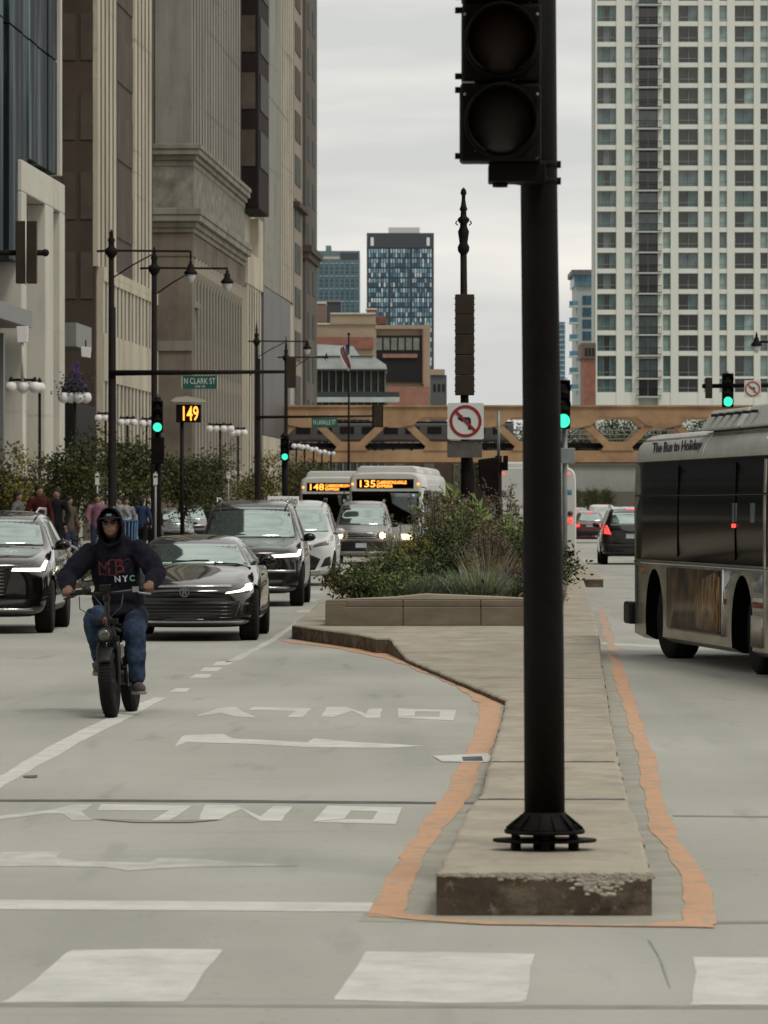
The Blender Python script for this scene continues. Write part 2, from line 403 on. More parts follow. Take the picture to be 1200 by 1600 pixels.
def strip_island(DS):
    rr_ = random.Random(3); v = []; f = []; mi = []
    N = 8
    for D in DS:
        xl, xr = lerp_edge(LE, D), lerp_edge(RE, D); z = zk(D)
        j1, j2 = rr_.uniform(-.008, .008), rr_.uniform(-.008, .008)
        xl += j1; xr += j2
        row = [(xl, D, -.05), (xl, D, z - .022), (xl + .007, D, z - .008), (xl + .024, D, z)]
        row += [(xl + .03 + (xr - xl - .06) * k / N, D, z) for k in range(1, N)]
        row += [(xr - .024, D, z), (xr - .007, D, z - .008), (xr, D, z - .022), (xr, D, -.05)]
        v += row; n = len(row)
    for i in range(len(DS) - 1):
        for k in range(n - 1):
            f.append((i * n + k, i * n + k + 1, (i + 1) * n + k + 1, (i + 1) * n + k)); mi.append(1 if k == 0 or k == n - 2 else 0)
    # nose: rounded lip down to the road
    D0_ = DS[0]; z = zk(D0_); base = len(v)
    rows = [(-.012, z - .006), (-.022, z - .022), (-.024, -.05)]
    for dy, zz in rows:
        for k in range(n):
            x, y, zo = v[k]; v.append((x, D0_ + dy + (0 if 0 < k < n - 1 else .004), min(zo, zz) if zz > -.04 else -.05))
    prev = list(range(n))
    for q in range(3):
        cur = [base + q * n + k for k in range(n)]
        for k in range(n - 1): f.append((prev[k], cur[k], cur[k + 1], prev[k + 1])); mi.append(1 if q == 2 else 0)
        prev = cur
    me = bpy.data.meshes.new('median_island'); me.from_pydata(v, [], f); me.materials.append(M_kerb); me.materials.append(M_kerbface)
    me.polygons.foreach_set('material_index', mi)
    bm = bmesh.new(); bm.from_mesh(me); bmesh.ops.remove_doubles(bm, verts=bm.verts, dist=1e-6); bmesh.ops.recalc_face_normals(bm, faces=bm.faces); bm.to_mesh(me); bm.free()
    return me
DS = [LE[0][1] + .02 + .25 * k for k in range(int((52 - 18.6) / .25))] + [52 + .3 * k for k in range(200)]
DS = sorted(set([round(d, 3) for d in DS if d < 111.9] + [round(p[1], 3) for p in LE + RE if LE[0][1] + .02 < p[1] < 111.9]))
tag(obj('median_island', strip_island(DS)), 'raised concrete traffic island with weathered kerb', kind='structure')
# chipped pale lip along the island's nose
rr = random.Random(5); mb = MB()
pn0, pn1 = Vector(LE[0]), Vector(RE[0])
for k in range(700):
    t = rr.random(); t = t ** 0.75
    p = pn0.lerp(pn1, t); r_ = rr.uniform(0.004, 0.015)
    zz = ZK - abs(rr.gauss(0.0, 0.012 + .03 * max(0, math.sin(t * 9.5 + .8)) * (t > .25))) - 0.006
    if t < 0.28 and zz < ZK - 0.02: continue
    mb.sphere((p.x, p.y - .001 + r_ * 0.25, zz), r_, 0, 6, 4, (1.6, 0.7, 0.7))
tag(mb.build('kerb_chipping', M_chip), 'chipped pale concrete lip along the island nose', kind='structure')
# seams across the top
for y, m_ in ((1191, M_tar), (1250, M_tar), (1060, M_tar2)):
    z_ = .185
    for _ in range(8): z_ = zk((H - z_) * F / (y - HY))
    D_ = (H - z_) * F / (y - HY); th = .09 if m_ is M_tar else .07
    pts_ = []
    q0, q1 = lerp_edge(LE, D_) + .02, lerp_edge(RE, D_) - .02
    rr_ = random.Random(y); v = []; n_ = 24
    for k in range(n_ + 1):
        x_ = q0 + (q1 - q0) * k / n_; j_ = rr_.uniform(-.01, .01); w_ = th * rr_.uniform(.6, 1.2)
        v += [(x_, D_ + j_, zk(D_ + j_) + .0025), (x_, D_ + j_ + w_, zk(D_ + j_ + w_) + .0025)]
    me = bpy.data.meshes.new('island_seam'); me.from_pydata(v, [], [(2 * k, 2 * k + 2, 2 * k + 3, 2 * k + 1) for k in range(n_)]); me.materials.append(m_)
    tag(obj('island_seam', me), kind='structure')
# gutter strips beside the island
def gpx(l): return [tuple(gp(x, y, 0).xy) for x, y in l]
sheet_poly(gpx([(560, 1440), (1085, 1450), (1080, 1380), (1046, 1325), (1022, 1270), (1012, 1230), (974, 1060), (948, 960), (925, 955), (790, 1100), (765, 1110), (716, 1245)]), 0.003, 'gutter_pan', M_gutter, 0.3, 0.01)
mark([(575, 1432), (583, 1412), (600, 1385), (622, 1340), (652, 1300), (688, 1252), (722, 1190), (742, 1150), (750, 1098), (770, 1088), (787, 1096), (781, 1120), (772, 1160), (748, 1200), (736, 1240), (706, 1284), (668, 1330), (645, 1390), (630, 1424), (625, 1436)], 'orange_kerb_paint', M_orange, z=0.008, jit=0.010, seed=40)
mark([(570, 1428), (620, 1436), (760, 1446), (1117, 1451), (1117, 1444), (1068, 1441), (960, 1447), (760, 1441), (630, 1429)], 'orange_kerb_paint', M_orange, z=0.012, jit=0.010, seed=41)
mark([(1068, 1444), (1117, 1446), (1112, 1400), (1095, 1360), (1060, 1316), (1044, 1275), (1036, 1240), (1022, 1185), (1004, 1130), (984, 1072), (972, 1035), (950, 1020), (962, 1070), (976, 1110), (990, 1155), (1002, 1215), (1012, 1290), (1040, 1330), (1066, 1370), (1070, 1410)], 'orange_kerb_paint', M_orange, z=0.010, jit=0.010, seed=42)
mark([(952, 1017), (970, 1031), (955, 985), (944, 950), (934, 950), (940, 985)], 'orange_kerb_paint', M_orange2, z=0.008, jit=0.02, seed=43)
mark([(750, 1098), (770, 1088), (715, 1062), (650, 1036), (600, 1020), (520, 1008), (440, 999), (440, 1002), (520, 1013), (600, 1028), (640, 1042), (700, 1068)], 'orange_kerb_paint', M_orange, z=0.0105, jit=0.02, seed=44)
# second short island further up the street
me = island([(3.15, 97), (4.75, 97), (6.4, 150), (5.2, 158), (4.2, 150)], -0.05, 0.19, 4); me.materials.append(M_kerb); me.materials.append(M_kerbface); me.name = 'median_island'
tag(obj('median_island', me), 'short far kerbed island beyond the planter', kind='structure')
# sidewalk on the left, wide paving towards the facades
M_walk = mat('sidewalk_paving', (0.32, 0.30, 0.26), 0.9, var=0.12, scale=0.8, spec=0.2)
for (a, b) in ((60, 128), (146, 560)):
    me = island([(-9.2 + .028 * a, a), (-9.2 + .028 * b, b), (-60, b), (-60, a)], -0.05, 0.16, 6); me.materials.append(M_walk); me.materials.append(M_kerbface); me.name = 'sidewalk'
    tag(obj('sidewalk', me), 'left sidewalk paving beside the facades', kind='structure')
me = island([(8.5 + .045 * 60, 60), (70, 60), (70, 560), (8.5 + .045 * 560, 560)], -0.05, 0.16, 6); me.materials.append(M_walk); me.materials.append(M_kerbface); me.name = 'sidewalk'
tag(obj('sidewalk', me), 'right riverside sidewalk paving', kind='structure')
# ------------------------------------------------------------------ large structures
AF, BF = 25.0, 0.05
def Dx(x): return AF * F / (HX + BF * F - x)
ROT = -math.atan(BF)
def fthing(name, label, cat, D0, off=0.0, group=None):
    return thing(name, label, cat, (-AF + BF * D0 + off, D0, 0), ROT, group)
def U(D, D0): return (D - D0) * math.sqrt(1 + BF * BF)

M_lime = mat('limestone', (0.50, 0.455, 0.36), 0.85, var=0.14, scale=0.25, bump=0.15, bscale=3, stretch=(1, 1, 0.35), spec=0.25)
M_groove = mat('groove_shade_dark', (0.06, 0.05, 0.04), 0.9, var=0.2, scale=.4, spec=.1)  # dark colour stands in for shade in the grooves between ribs
M_limeD = mat('grimy_limestone', (0.25, 0.235, 0.195), 0.9, var=0.2, scale=0.35, bump=0.15, bscale=3, stretch=(1, 1, 0.3), spec=0.2)
M_colst = mat('column_stone', (0.33, 0.30, 0.245), .9, var=.2, scale=.4, stretch=(1,1,.3), spec=.2)
M_grey = mat('grey_green_stone', (0.27, 0.27, 0.235), 0.85, var=0.10, scale=0.2, stretch=(1, 1, 0.3), spec=0.2)
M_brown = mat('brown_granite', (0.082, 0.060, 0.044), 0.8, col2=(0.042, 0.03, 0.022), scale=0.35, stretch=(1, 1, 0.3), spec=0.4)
M_brownlt = mat('brown_panel', (0.085, 0.070, 0.058), 0.7, var=0.3, scale=0.4, spec=0.1)
M_sand = mat('sandstone_wall', (0.21, 0.18, 0.14), 0.9, col2=(0.12, 0.10, 0.08), scale=0.16, stretch=(1, 1, 1.4), thr=(0.35, 0.6), spec=0.2)
M_dkstone = mat('dark_grey_stone', (0.115, 0.105, 0.09), 0.85, var=0.2, scale=0.2, stretch=(1, 1, 0.3), spec=0.2)
M_ornam = mat('carved_stone', (0.30, 0.29, 0.245), 0.9, col2=(0.12, 0.115, 0.095), scale=1.1, bump=1.0, bscale=2.2, spec=0.2)
M_white_st = mat('white_portal_stone', (0.56, 0.545, 0.47), 0.8, var=0.05, scale=0.4, spec=0.3)
M_blk = mat('black_metal_wall', (0.012, 0.012, 0.012), 0.6, spec=0.1, var=0.3, scale=0.5)
M_gls = mat('dark_blue_glass', (0.15, 0.21, 0.23), 0.55, col2=(0.012, 0.018, 0.025), scale=0.5, stretch=(2.2, 1.6, 0.12), thr=(0.50, 0.68), spec=0.06)  # pale streaks painted into the colour stand for reflections in the glass
M_glsD = mat('dark_window_glass', (0.022, 0.022, 0.022), 0.5, spec=0.1)
M_win = mat('grimy_window_glass', (0.075, 0.078, 0.07), 0.6, spec=0.08, var=0.4, scale=0.7)
M_canopy = mat('grey_canopy_metal', (0.17, 0.17, 0.165), 0.5, var=0.1, scale=2)
M_purple = mat('dark_bay_metal', (0.022, 0.016, 0.016), 0.7, var=0.2, scale=0.3, spec=0.08)

for m_, c_ in ((M_lime, (.17, .145, .11)), (M_grey, (.12, .118, .10)), (M_white_st, (.36, .34, .28)), (M_colst, (.12, .105, .08)), (M_limeD, (.10, .09, .07)), (M_sand, (.09, .075, .06))):
    stain(m_, [(.9, (1, 1, .10), .50, .68, c_, .55), (.35, (1, 1, .5), .5, .68, c_, .35), (1.0, (.02, .02, 1.6), .60, .66, c_, .5), (2.5, (1, 1, .6), .6, .72, c_, .4)])
# --- glass tower with white stone portal (left edge of the photo)
D0 = 150; b1 = fthing('glass_office_tower', 'dark blue-black glass tower at far left with tall white stone portal at its foot', 'building', D0)
uw = U(205.4, D0)
m = MB(); m.box(-30, -1.15, 0, uw, 0, 95); m.build('curtain_wall', M_blk, b1)
edges = [0, 8.5, 17, 25.5, 31.5]
u_edges = [U(Dx(x), D0) for x in (-180, -130, -80, -35, -3, 8, 17, 40, 47, 60, 78, 92)]
cnt = 0
for i in range(len(u_edges) - 1):
    if i == 5: continue
    for k in range(2, 8):
        z0 = 16.9 + (k - 2) * 5.2 - 0.0
        if i < 8 and k == 2: zz = 12.2
        else: zz = z0
        m = MB(); m.box(-1.1, -0.12 if i % 2 else -0.08, u_edges[i] + .06, u_edges[i + 1] - .06, zz, z0 + 5.1)
        m.build('glass_panel', M_gls, b1)
m = MB(); m.box(-1.1, 0.06, u_edges[-1] + .05, U(Dx(95), D0), 16.9, 95); m.build('white_fin', M_white_st, b1)
# portal
pr = MB()
uu = lambda x: U(Dx(x), D0)
ztop, zb = 16.55, 15.2
pr.box(-1.0, .1, uu(31), uu(98), zb, ztop)
pr.box(-1.0, .1, uu(31), uu(38), 0, zb - .004); pr.box(-1.0, .1, uu(68), uu(80), 0, zb - .004); pr.box(-1.0, .1, uu(91), uu(98), 0, zb - .004)
pr.build('stone_portal', M_white_st, b1, bevel=0.05)
for a, c in ((38, 68), (80, 91)):
    m = MB(); m.box(-1.14, -1.02, uu(a), uu(c), 0, zb); m.build('lobby_glazing', M_glsD, b1)
m = MB(); m.box(-1.0, .62, U(172, D0), uu(28), gz(510, 188), gz(484, 188)); m.build('canopy', M_canopy, b1)
m = MB()
for k in range(9): m.box(-1.1, -.1, U(166 + k * 2.5, D0), U(166.5 + k * 2.5, D0), 0.1, 9)
m.build('shopfront_mullions', M_canopy, b1)

# --- fluted limestone block
D0 = 219.6; b2 = fthing('fluted_stone_tower', 'brown and cream office tower with broad fluted piers, second building from the left', 'building', D0)
m = MB(); m.box(-45, -0.14, 0, U(246.5, D0), 0, 110); m.build('wall', M_brown, b2)
# end wall windows (facing the camera)
for k in range(13):
    z = 12 + k * 3.9
    for xx in (-1.72, -.86):
        m = MB(); m.box(xx, xx + .62, -0.05, .1, z, z + 2.3); m.build('window', M_brownlt, b2)
def flutes(m, u0, u1, z0, z1, v0, n):
    w_ = (u1 - u0) / n
    for k in range(n):
        a = u0 + k * w_
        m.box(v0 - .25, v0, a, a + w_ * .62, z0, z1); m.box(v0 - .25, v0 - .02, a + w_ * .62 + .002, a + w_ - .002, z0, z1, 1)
zl = 13.6
for i, (xa, xb) in enumerate(((153, 184), (211, 239))):
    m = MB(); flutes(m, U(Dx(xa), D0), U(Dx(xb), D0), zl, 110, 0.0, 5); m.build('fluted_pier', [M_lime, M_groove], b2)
for k in range(10):
    z = zl + 2 + k * 4.0
    m = MB(); m.box(-.3, -.08, U(Dx(186), D0), U(Dx(210), D0), z, z + 2.4); m.build('window', M_brownlt, b2)
m = MB(); ua, ub = U(Dx(155), D0), U(246.5, D0)
m.box(-.13, 0.25, ua, ub, 12.9, zl); m.box(-.13, 0.25, ua, ub, 8.0, 10.35); m.box(-.13, 0.22, ua, ub, 0, 3.2)
n = 15
for k in range(n):
    a = ua + (ub - ua) * k / n; w_ = (ub - ua) / n
    m.box(-.13, 0.2, a, a + w_ * .5, 10.35, 12.9); m.box(-.13, 0.2, a, a + w_ * .45, 3.2, 8.0)
m.build('stone_base', M_lime, b2)
for k in range(n):
    a = ua + (ub - ua) * (k + .5) / n; w_ = (ub - ua) / n
    m = MB(); m.box(-.1, .16, a + .02, a + w_ * .48, 3.3, 7.9); m.box(-.1, .16, a + .02, a + w_ * .48, 10.4, 12.8); m.build('window', M_win, b2)
m = MB(); m.box(0.1, 3.4, U(Dx(100), 219.6), U(Dx(118), 219.6) + 4, 0, 1); 
# --- low dark link with a canopy between tower one and two
D0 = 206.5; bl = fthing('canopied_entrance', 'dark low entrance block with a grey canopy beside the white portal', 'building', D0)
m = MB(); m.box(-12, 0.35, 0, 9, 4.6, 6.6); m.build('black_fascia', M_blk, bl)
m = MB(); m.box(-12, -.2, 0, 12, 0, 4.6); m.build('shop_wall', M_brown, bl)
m = MB(); m.box(-3, .45, 0.3, 6.5, 9.2, 10.3); m.build('canopy', M_canopy, bl)
for k in range(3):
    m = MB(); m.box(-.3, .02, 1 + k * 2.6, 1.25 + k * 2.6, 0, 4.5); m.build('pilaster', M_white_st, bl)
# --- classical bank block with cornices and colonnade
D0 = 269.2; b3 = fthing('classical_stone_building', 'grey classical stone building with carved frieze, heavy cornices and a tall fluted colonnade', 'building', D0)
ue = U(320.5, D0); uc = U(307, D0)
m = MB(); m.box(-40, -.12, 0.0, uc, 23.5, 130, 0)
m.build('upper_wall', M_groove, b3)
m = MB()
for k in range(19):
    a = 0.6 + k * (uc - 1.0) / 19; m.box(-.46, -.10, a, a + 1.15, 23.6, 129)
m.build('fluted_facing', M_grey, b3)
m = MB(); m.box(-40, -2.25, -.12, 0.05, 23.6, 129); m.box(-2.2, -.6, -.30, 0.05, 23.6, 129); m.box(-.62, .0, -.14, .55, 23.6, 129); m.build('corner_pilaster', M_grey, b3)
def cornice(m, z0, steps, xl, u1):
    z = z0
    for h, p in steps:
        m.box(xl, p, -p, u1, z, z + h - .003); z += h
m = MB(); cornice(m, 22.3, [(.35, .15), (.3, .3), (.35, .5), (.3, .58)], -40, uc); m.build('upper_cornice', M_limeD, b3, bevel=.04)
m = MB(); m.box(-40, .1, -.1, uc, 19.75, 22.3); m.build('carved_frieze', M_ornam, b3)
m = MB(); cornice(m, 18.3, [(.3, .15), (.35, .3), (.4, .55), (.4, .62)], -40, uc); m.build('lower_cornice', M_limeD, b3, bevel=.04)
m = MB()
for k in range(46): m.box(.1, .42, .4 + k * .82, .4 + k * .82 + .4, 18.98, 19.3)
for k in range(4): m.box(-.5 - k * .82, -.1 - k * .82, -.42, -.1, 18.98, 19.3)
m.build('dentils', M_limeD, b3)
m = MB(); m.box(-40, .0, 0, 1.7, 0, 18.3); m.box(-40, .06, -.06, ue, 16.9, 18.25); m.box(-40, -.27, 1.7, ue, 0, 16.9); m.box(-1.3, 0.1, 1.7, ue, 0, 3.6)
m.build('lower_wall', M_sand, b3)
m = MB(); m.box(-2.6, -2.45, -.05, 0.0, 4, 17); m.box(-3.2, .03, -.12, 0, 11.2, 11.8)
m.build('string_course', M_limeD, b3)
proto = None; ncol = 22
for k in range(ncol):
    u = 2.6 + k * (ue - 3.4) / ncol
    if proto is None:
        cm = MB()
        n = 40; prof = [(.62, 3.6), (.62, 4.0), (.52, 4.15)] + [(.42 - .05 * i / 6, 4.3 + i * 1.85) for i in range(7)] + [(.42, 15.7), (.6, 16.1), (.68, 16.88)]
        vs_ = []
        for r_, z in prof:
            for q in range(n):
                t = 2 * math.pi * q / n; rr_ = r_ * (0.82 if (q % 4 == 0 and 4.2 < z < 15.6) else 1)
                vs_.append((rr_ * math.cos(t), rr_ * math.sin(t), z))
        fs = [(i * n + q, i * n + (q + 1) % n, (i + 1) * n + (q + 1) % n, (i + 1) * n + q) for i in range(len(prof) - 1) for q in range(n)]
        cm.add(vs_, fs); col_me = cm.mesh('column', [M_colst]); proto = 1
        wm = MB(); wm.box(-.06, .05, 0, 1.2, 3.8, 9.4); wm.box(-.06, .05, 0, 1.2, 10.3, 16.2); wm.box(-.02, .08, .5, .65, 3.8, 16.2, 1); win_me = wm.mesh('window', [M_win, M_limeD])
    obj('column', col_me, b3, (-.55, u, 0))
    obj('window', win_me, b3, (-.24, u + .55, 0))
m = MB()
m.box(-.7, 0.02, 1.8, 5.5, 13.9, 14.3); m.build('carved_panel', M_ornam, b3)
# --- dark projecting bay tower and pale fluted shaft
D0 = 307.6; b4 = fthing('pale_fluted_tower', 'pale fluted stone tower with a dark metal bay hanging over the street', 'building', D0)
u1 = U(Dx(453), D0)
m = MB(); m.box(-40, -.3, 0, u1, 0, 135); m.build('wall', M_lime, b4)
m = MB(); m.box(-1.4, 1.05, -.4, 9.0, 22.3, 135); m.build('projecting_bay', M_purple, b4, bevel=.1)
for k in range(6):
    m = MB(); m.box(-.15, .82, -.46, -.38, 25.2 + k * 3.92, 27.7 + k * 3.92); m.build('bay_window', M_brownlt, b4)
for k in range(6):
    m = MB(); m.box(1.0, 1.12, .5, 8, 25.2 + k * 3.92, 27.7 + k * 3.92); m.build('bay_window', M_glsD, b4)
ua, ub = U(321, D0), U(338.5, D0)
m = MB(); m.box(-.5, .3, 9.1, ua - .01, 17.2, 22.2); m.box(-.5, .3, 9.1, ua, 0, 2.6)
for k in range(6):
    w_ = (ua - 0.5) / 6; m.box(-.5, .25, .2 + k * w_, .2 + k * w_ + w_ * .45, 2.6, 17.2)
m.box(-.5, .28, 0, 9.1, 17.2, 19.4)
m.build('stone_base', M_lime, b4)
for k in range(6):
    w_ = (ua - 0.5) / 6; m = MB(); m.box(-.35, .225, .2 + k * w_ + w_ * .47, .2 + (k + 1) * w_, 2.7, 16.9); m.build('window', M_win, b4)
m = MB()
for k in range(7):
    m.box(-.31, -.15, 9.5 + k * .9, 9.5 + k * .9 + .4, 19.6, 22.1)
m.build('parapet_bars', M_glsD, b4)
m = MB(); m.box(-.5, .35, ua, ub, gz(455, 330), 134); m.build('smooth_pier', M_grey, b4)
m = MB(); m.box(-.5, .33, ua, ub + 9.5, gz(682, 330), gz(456, 330)); m.build('dark_lower_panel', mat('slate_panel', (0.085, 0.082, 0.08), 0.5, var=0.25, scale=0.25), b4)
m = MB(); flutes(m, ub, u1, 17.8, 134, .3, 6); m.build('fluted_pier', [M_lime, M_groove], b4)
m = MB(); m.box(-.5, .3, ua, u1, 0, gz(683, 330)); m.box(-.5, .28, ub + 9.6, u1, 0, 17.6); m.build('street_base', M_lime, b4)
# --- brown block with windows and the last dark block
D0 = 352.6; b5 = fthing('narrow_stone_block', 'narrow buff stone block with a small cornice, just left of the last dark tower', 'building', D0)
u1 = U(363.5, D0)
m = MB(); m.box(-40, .2, 0, u1, 0, 140); m.build('wall', mat('buff_stone', (0.27, 0.235, 0.19), 0.85, var=0.14, scale=0.3, stretch=(1, 1, .3)), b5)
for k in range(12):
    z = 6.5 + k * 3.5
    m = MB(); m.box(.15, .26, 2.2, 8.5, z, z + 2.3); m.build('window', M_brownlt if k > 6 else M_win, b5)
m = MB(); m.box(-3, .75, -.3, u1, gz(330, 358), gz(322, 358)); m.build('cornice', M_brown, b5)
D0 = 364; b6 = fthing('dark_corner_tower', 'dark grey-brown corner tower standing against the open sky, the last building of the left row', 'building', D0)
u1 = U(378, D0)
m = MB(); m.box(-40, .45, 0, u1, 0, 140); m.build('wall', M_dkstone, b6)
m = MB(); m.box(-1, .95, -.3, u1 + .4, gz(402, 372), gz(392, 372)); m.box(-1, .7, -.2, u1 + .2, gz(412, 372), gz(402, 372)); m.build('ledge', M_brown, b6)
for k in range(11):
    z = 5 + k * 3.6
    m = MB(); m.box(.40, .49, 2.0, 5.0, z, z + 2.0); m.box(.40, .49, 8.0, 11.0, z, z + 2.0); m.build('window', M_glsD, b6)
# --- unseen office block added left of the frame: it darkens the windscreens' reflections
bo = thing('reflection_block', 'unseen dark office block added beyond the left edge to darken windscreen reflections', 'building', (-16.5, 50, 0), -0.04)
m = MB(); m.box(-30, 0, 0, 92, 0, 120); m.build('wall', M_dkstone, bo)
for k in range(24):
    m = MB(); m.box(-.02, .12, .5, 91.5, 4 + k * 4.6, 6.8 + k * 4.6); m.build('window_band', M_gls, bo)

# unseen block added behind the camera: reflected in paint and glass, shades what faces it
bk = thing('backdrop_block', 'unseen long dark block added behind the camera for reflections and shade', 'building', (-95, -62, 0), 0)
m = MB(); m.box(0, 190, -30, 0, 0, 62); m.build('wall', M_brown, bk)
for k in range(13):
    m = MB(); m.box(1, 189, -.02, .12, 3.5 + k * 4.5, 5.9 + k * 4.5); m.build('window_band', M_win, bk)
# ------------------------------------------------------------------ white apartment tower on the right
DT = 640.0; PX = DT / F
tw = thing('apartment_tower', 'tall white concrete apartment tower with stacked dark balconies behind the bridge', 'building', (gx(930, DT), DT, 0))
tx = lambda x: (x - 930) * PX
M_conc = mat('painted_concrete', (0.58, 0.60, 0.55), 0.85, var=0.05, scale=0.15, spec=0.2)
M_concS = mat('painted_concrete_grey', (0.40, 0.43, 0.41), 0.85, var=0.05, scale=0.15, spec=0.2)
glz = [mat('tower_glass_%s' % n_, c, 0.12, spec=0.8, var=0.35, scale=0.9, stretch=(1, 1, .6)) for n_, c in
       (('dark', (0.018, 0.02, 0.02)), ('teal', (0.045, 0.095, 0.092)), ('blind', (0.20, 0.29, 0.27)), ('grey', (0.085, 0.12, 0.125)), ('black', (0.010, 0.010, 0.012)))]
M_frame = mat('window_frame_metal', (0.20, 0.23, 0.22), 0.5)
fh = 32.2 * PX; ztop1 = gz(8.3, DT)
cols = [(933, 963, 3, 'w'), (976, 988, 1, 'n'), (998, 1028, 0, 'b'), (1036, 1048, 1, 'n'), (1060, 1091, 2, 'w'), (1100, 1113, 1, 'n'), (1124, 1136, 1, 'n'), (1148, 1178, 2, 'w'), (1188, 1200, 1, 'n'), (1212, 1242, 2, 'w')]
NF = 21   # storeys from two above the picture top down
rows = [ztop1 + 2 * fh - k * fh for k in range(NF)]      # window head heights
wh = 25 * PX
m = MB()
xe = [930] + [v for c in cols for v in c[:2]] + [1300]
for i in range(0, len(xe), 2):
    m.box(tx(xe[i]), tx(xe[i + 1]), 0, 1.0, 0, rows[0] + 3)
m.build('wall_piers', M_conc, tw)
for j, zt in enumerate(rows):
    m = MB()
    for (a, b, n, k_) in cols:
        zb_ = zt - (wh if j < NF - 2 else wh + 11 * PX if j == NF - 2 else wh)
        nxt = rows[j + 1] if j + 1 < NF else 0
        if k_ == 'b':
            m.box(tx(a), tx(b), .97, .999, zt - 1.2, zt); continue
        m.box(tx(a), tx(b), .12, .9, nxt if j + 1 < NF else 0, zb_)
        if j == 0: m.box(tx(a), tx(b), .12, .9, rows[0], rows[0] + 3)
    m.build('spandrel_band', M_conc, tw)
m = MB(); m.box(0, tx(1300), 1.0, 6, 0, rows[0] + 3); m.build('core', M_concS, tw)
m = MB(); m.box(-.25, -.002, .3, 6, 0, rows[0] + 3); m.build('side_wall', M_concS, tw)
def window_mesh(w_, h_, n, gm, gm2, into=None, off=(0, 0), doors=False):
    m = into or MB(); ox, oz = off
    f_ = .07
    for k in range(max(1, n)):
        a = w_ * k / max(1, n)
        g_ = gm if k % 2 == 0 else gm2
        m.box(ox + a + f_, ox + w_ * (k + 1) / max(1, n) - f_, .62, .66, oz + f_, oz + h_ * .28 - f_ / 2, g_)
        m.box(ox + a + f_, ox + w_ * (k + 1) / max(1, n) - f_, .62, .66, oz + h_ * .28 + f_ / 2, oz + h_ - f_, g_)
        m.box(ox + a, ox + a + f_, .56, .7, oz, oz + h_, 5)
    m.box(ox + w_ - f_, ox + w_, .56, .7, oz, oz + h_, 5)
    for zz in (0, h_ * .28 - f_ / 2, h_ - f_): m.box(ox + f_ * .99, ox + w_ - f_, .57, .69, oz + zz, oz + zz + f_, 5)
    return m
cache = {}; stuffm = MB(); nwin = 0; rb = random.Random(11)
MW = glz + [M_frame]
for j, zt in enumerate(rows):
    for ci, (a, b, n, k_) in enumerate(cols):
        h_ = wh + (11 * PX if j == NF - 2 else 0)
        if k_ == 'b':
            bm_ = MB(); W = tx(b) - tx(a)
            bm_.box(-.5, W + .5, -1.1, .9, -fh + h_ * 1.0 - h_ + .0, -fh + .22, 0)
            key = 'balc'
            if key not in cache:
                q = MB(); q.box(-.5, W + .5, -1.15, .9, 0, .2, 0); q.box(-.45, W + .45, -1.1, -1.04, .2, .32, 1); q.box(-.45, W + .45, -1.1, -1.04, 1.2, 1.28, 1)
                for t in range(15): q.box(-.45 + t * (W + .86) / 14, -.41 + t * (W + .86) / 14, -1.09, -1.05, .3, 1.2, 1)
                cache[key] = q.mesh('balcony', [M_concS, M_blk])
                q = MB(); q.box(.05, W - .05, .75, .8, 0.2, fh - .15, 0); q.box(W * .48, W * .52, .7, .8, .2, fh - .15, 1); q.box(.0, W, .9, .95, 0, fh, 2); cache['door'] = [q.mesh('balcony_door', [g_, M_frame, M_purple]) for g_ in (glz[0], glz[4], glz[3])]
            zf = zt - fh + (fh - h_) * .35
            obj('balcony', cache['balc'], tw, (tx(a), 0, zf - .35)); obj('balcony_door', rb.choice(cache['door']), tw, (tx(a), 0, zf - .35))
            continue
        r_ = rb.random()
        if k_ == 'n': g1 = 2 if r_ < .45 else (1 if r_ < .7 else (0 if r_ < .9 else 3))
        else: g1 = 0 if r_ < .5 else (4 if r_ < .7 else (3 if r_ < .85 else 1))
        g2 = g1 if rb.random() < .55 else rb.choice([0, 1, 2, 3, 4])
        if ci == 0: g1, g2 = rb.choice([(1, 0), (3, 1), (0, 3)])
        W = tx(b) - tx(a)
        vis = (2 <= j) and ci < 9
        wide = k_ == 'w'
        if vis and nwin < 100 and (wide or nwin < 100 and j > 8):
            key = (round(W, 2), round(h_, 2), n, g1, g2)
            if key not in cache: cache[key] = window_mesh(W, h_, n, g1, g2).mesh('window', MW)
            obj('window', cache[key], tw, (tx(a), 0, zt - h_)); nwin += 1
        else:
            window_mesh(W, h_, n, g1, g2, stuffm, (tx(a), zt - h_))
o = stuffm.build('window', MW, tw); tag(o, kind='stuff')

# ------------------------------------------------------------------ distant towers
D = 1100.0; px = D / F
ct = thing('glass_highrise', 'slim dark-framed glass high-rise with pale penthouse in the centre of the skyline', 'building', (gx(573, D), D, 0))
W = 105 * px; ZT = gz(364, D)
M_ink = mat('ink_blue_panel', (0.035, 0.04, 0.052), 0.5)
cgl = [mat('skyline_glass_%d' % i, c, 0.15, spec=0.7, var=0.45, scale=0.7, stretch=(2.5, 1, .5)) for i, c in enumerate(((0.09, 0.19, 0.26), (0.22, 0.36, 0.44), (0.035, 0.085, 0.13), (0.46, 0.56, 0.60)))]
m = MB(); m.box(0, W, .3, 20, 0, ZT - 23 * px); m.build('frame', M_ink, ct)
m = MB(); m.box(0, W, 0, 20, ZT - 23 * px, ZT); m.build('crown', M_ink, ct)
for xx in (8.5, 96): 
    m = MB(); m.box((xx - 2.4) * px, (xx + 2.4) * px, -.15, .1, ZT - 20 * px, ZT - 7 * px); m.build('crown_opening', mat('pale_opening', (.6, .62, .62), .6), ct)
m = MB(); m.box(34 * px, 83 * px, 3, 15, ZT, ZT + 10 * px); m.build('penthouse', mat('pale_penthouse', (.5, .51, .48), .7), ct)
rr = random.Random(3)
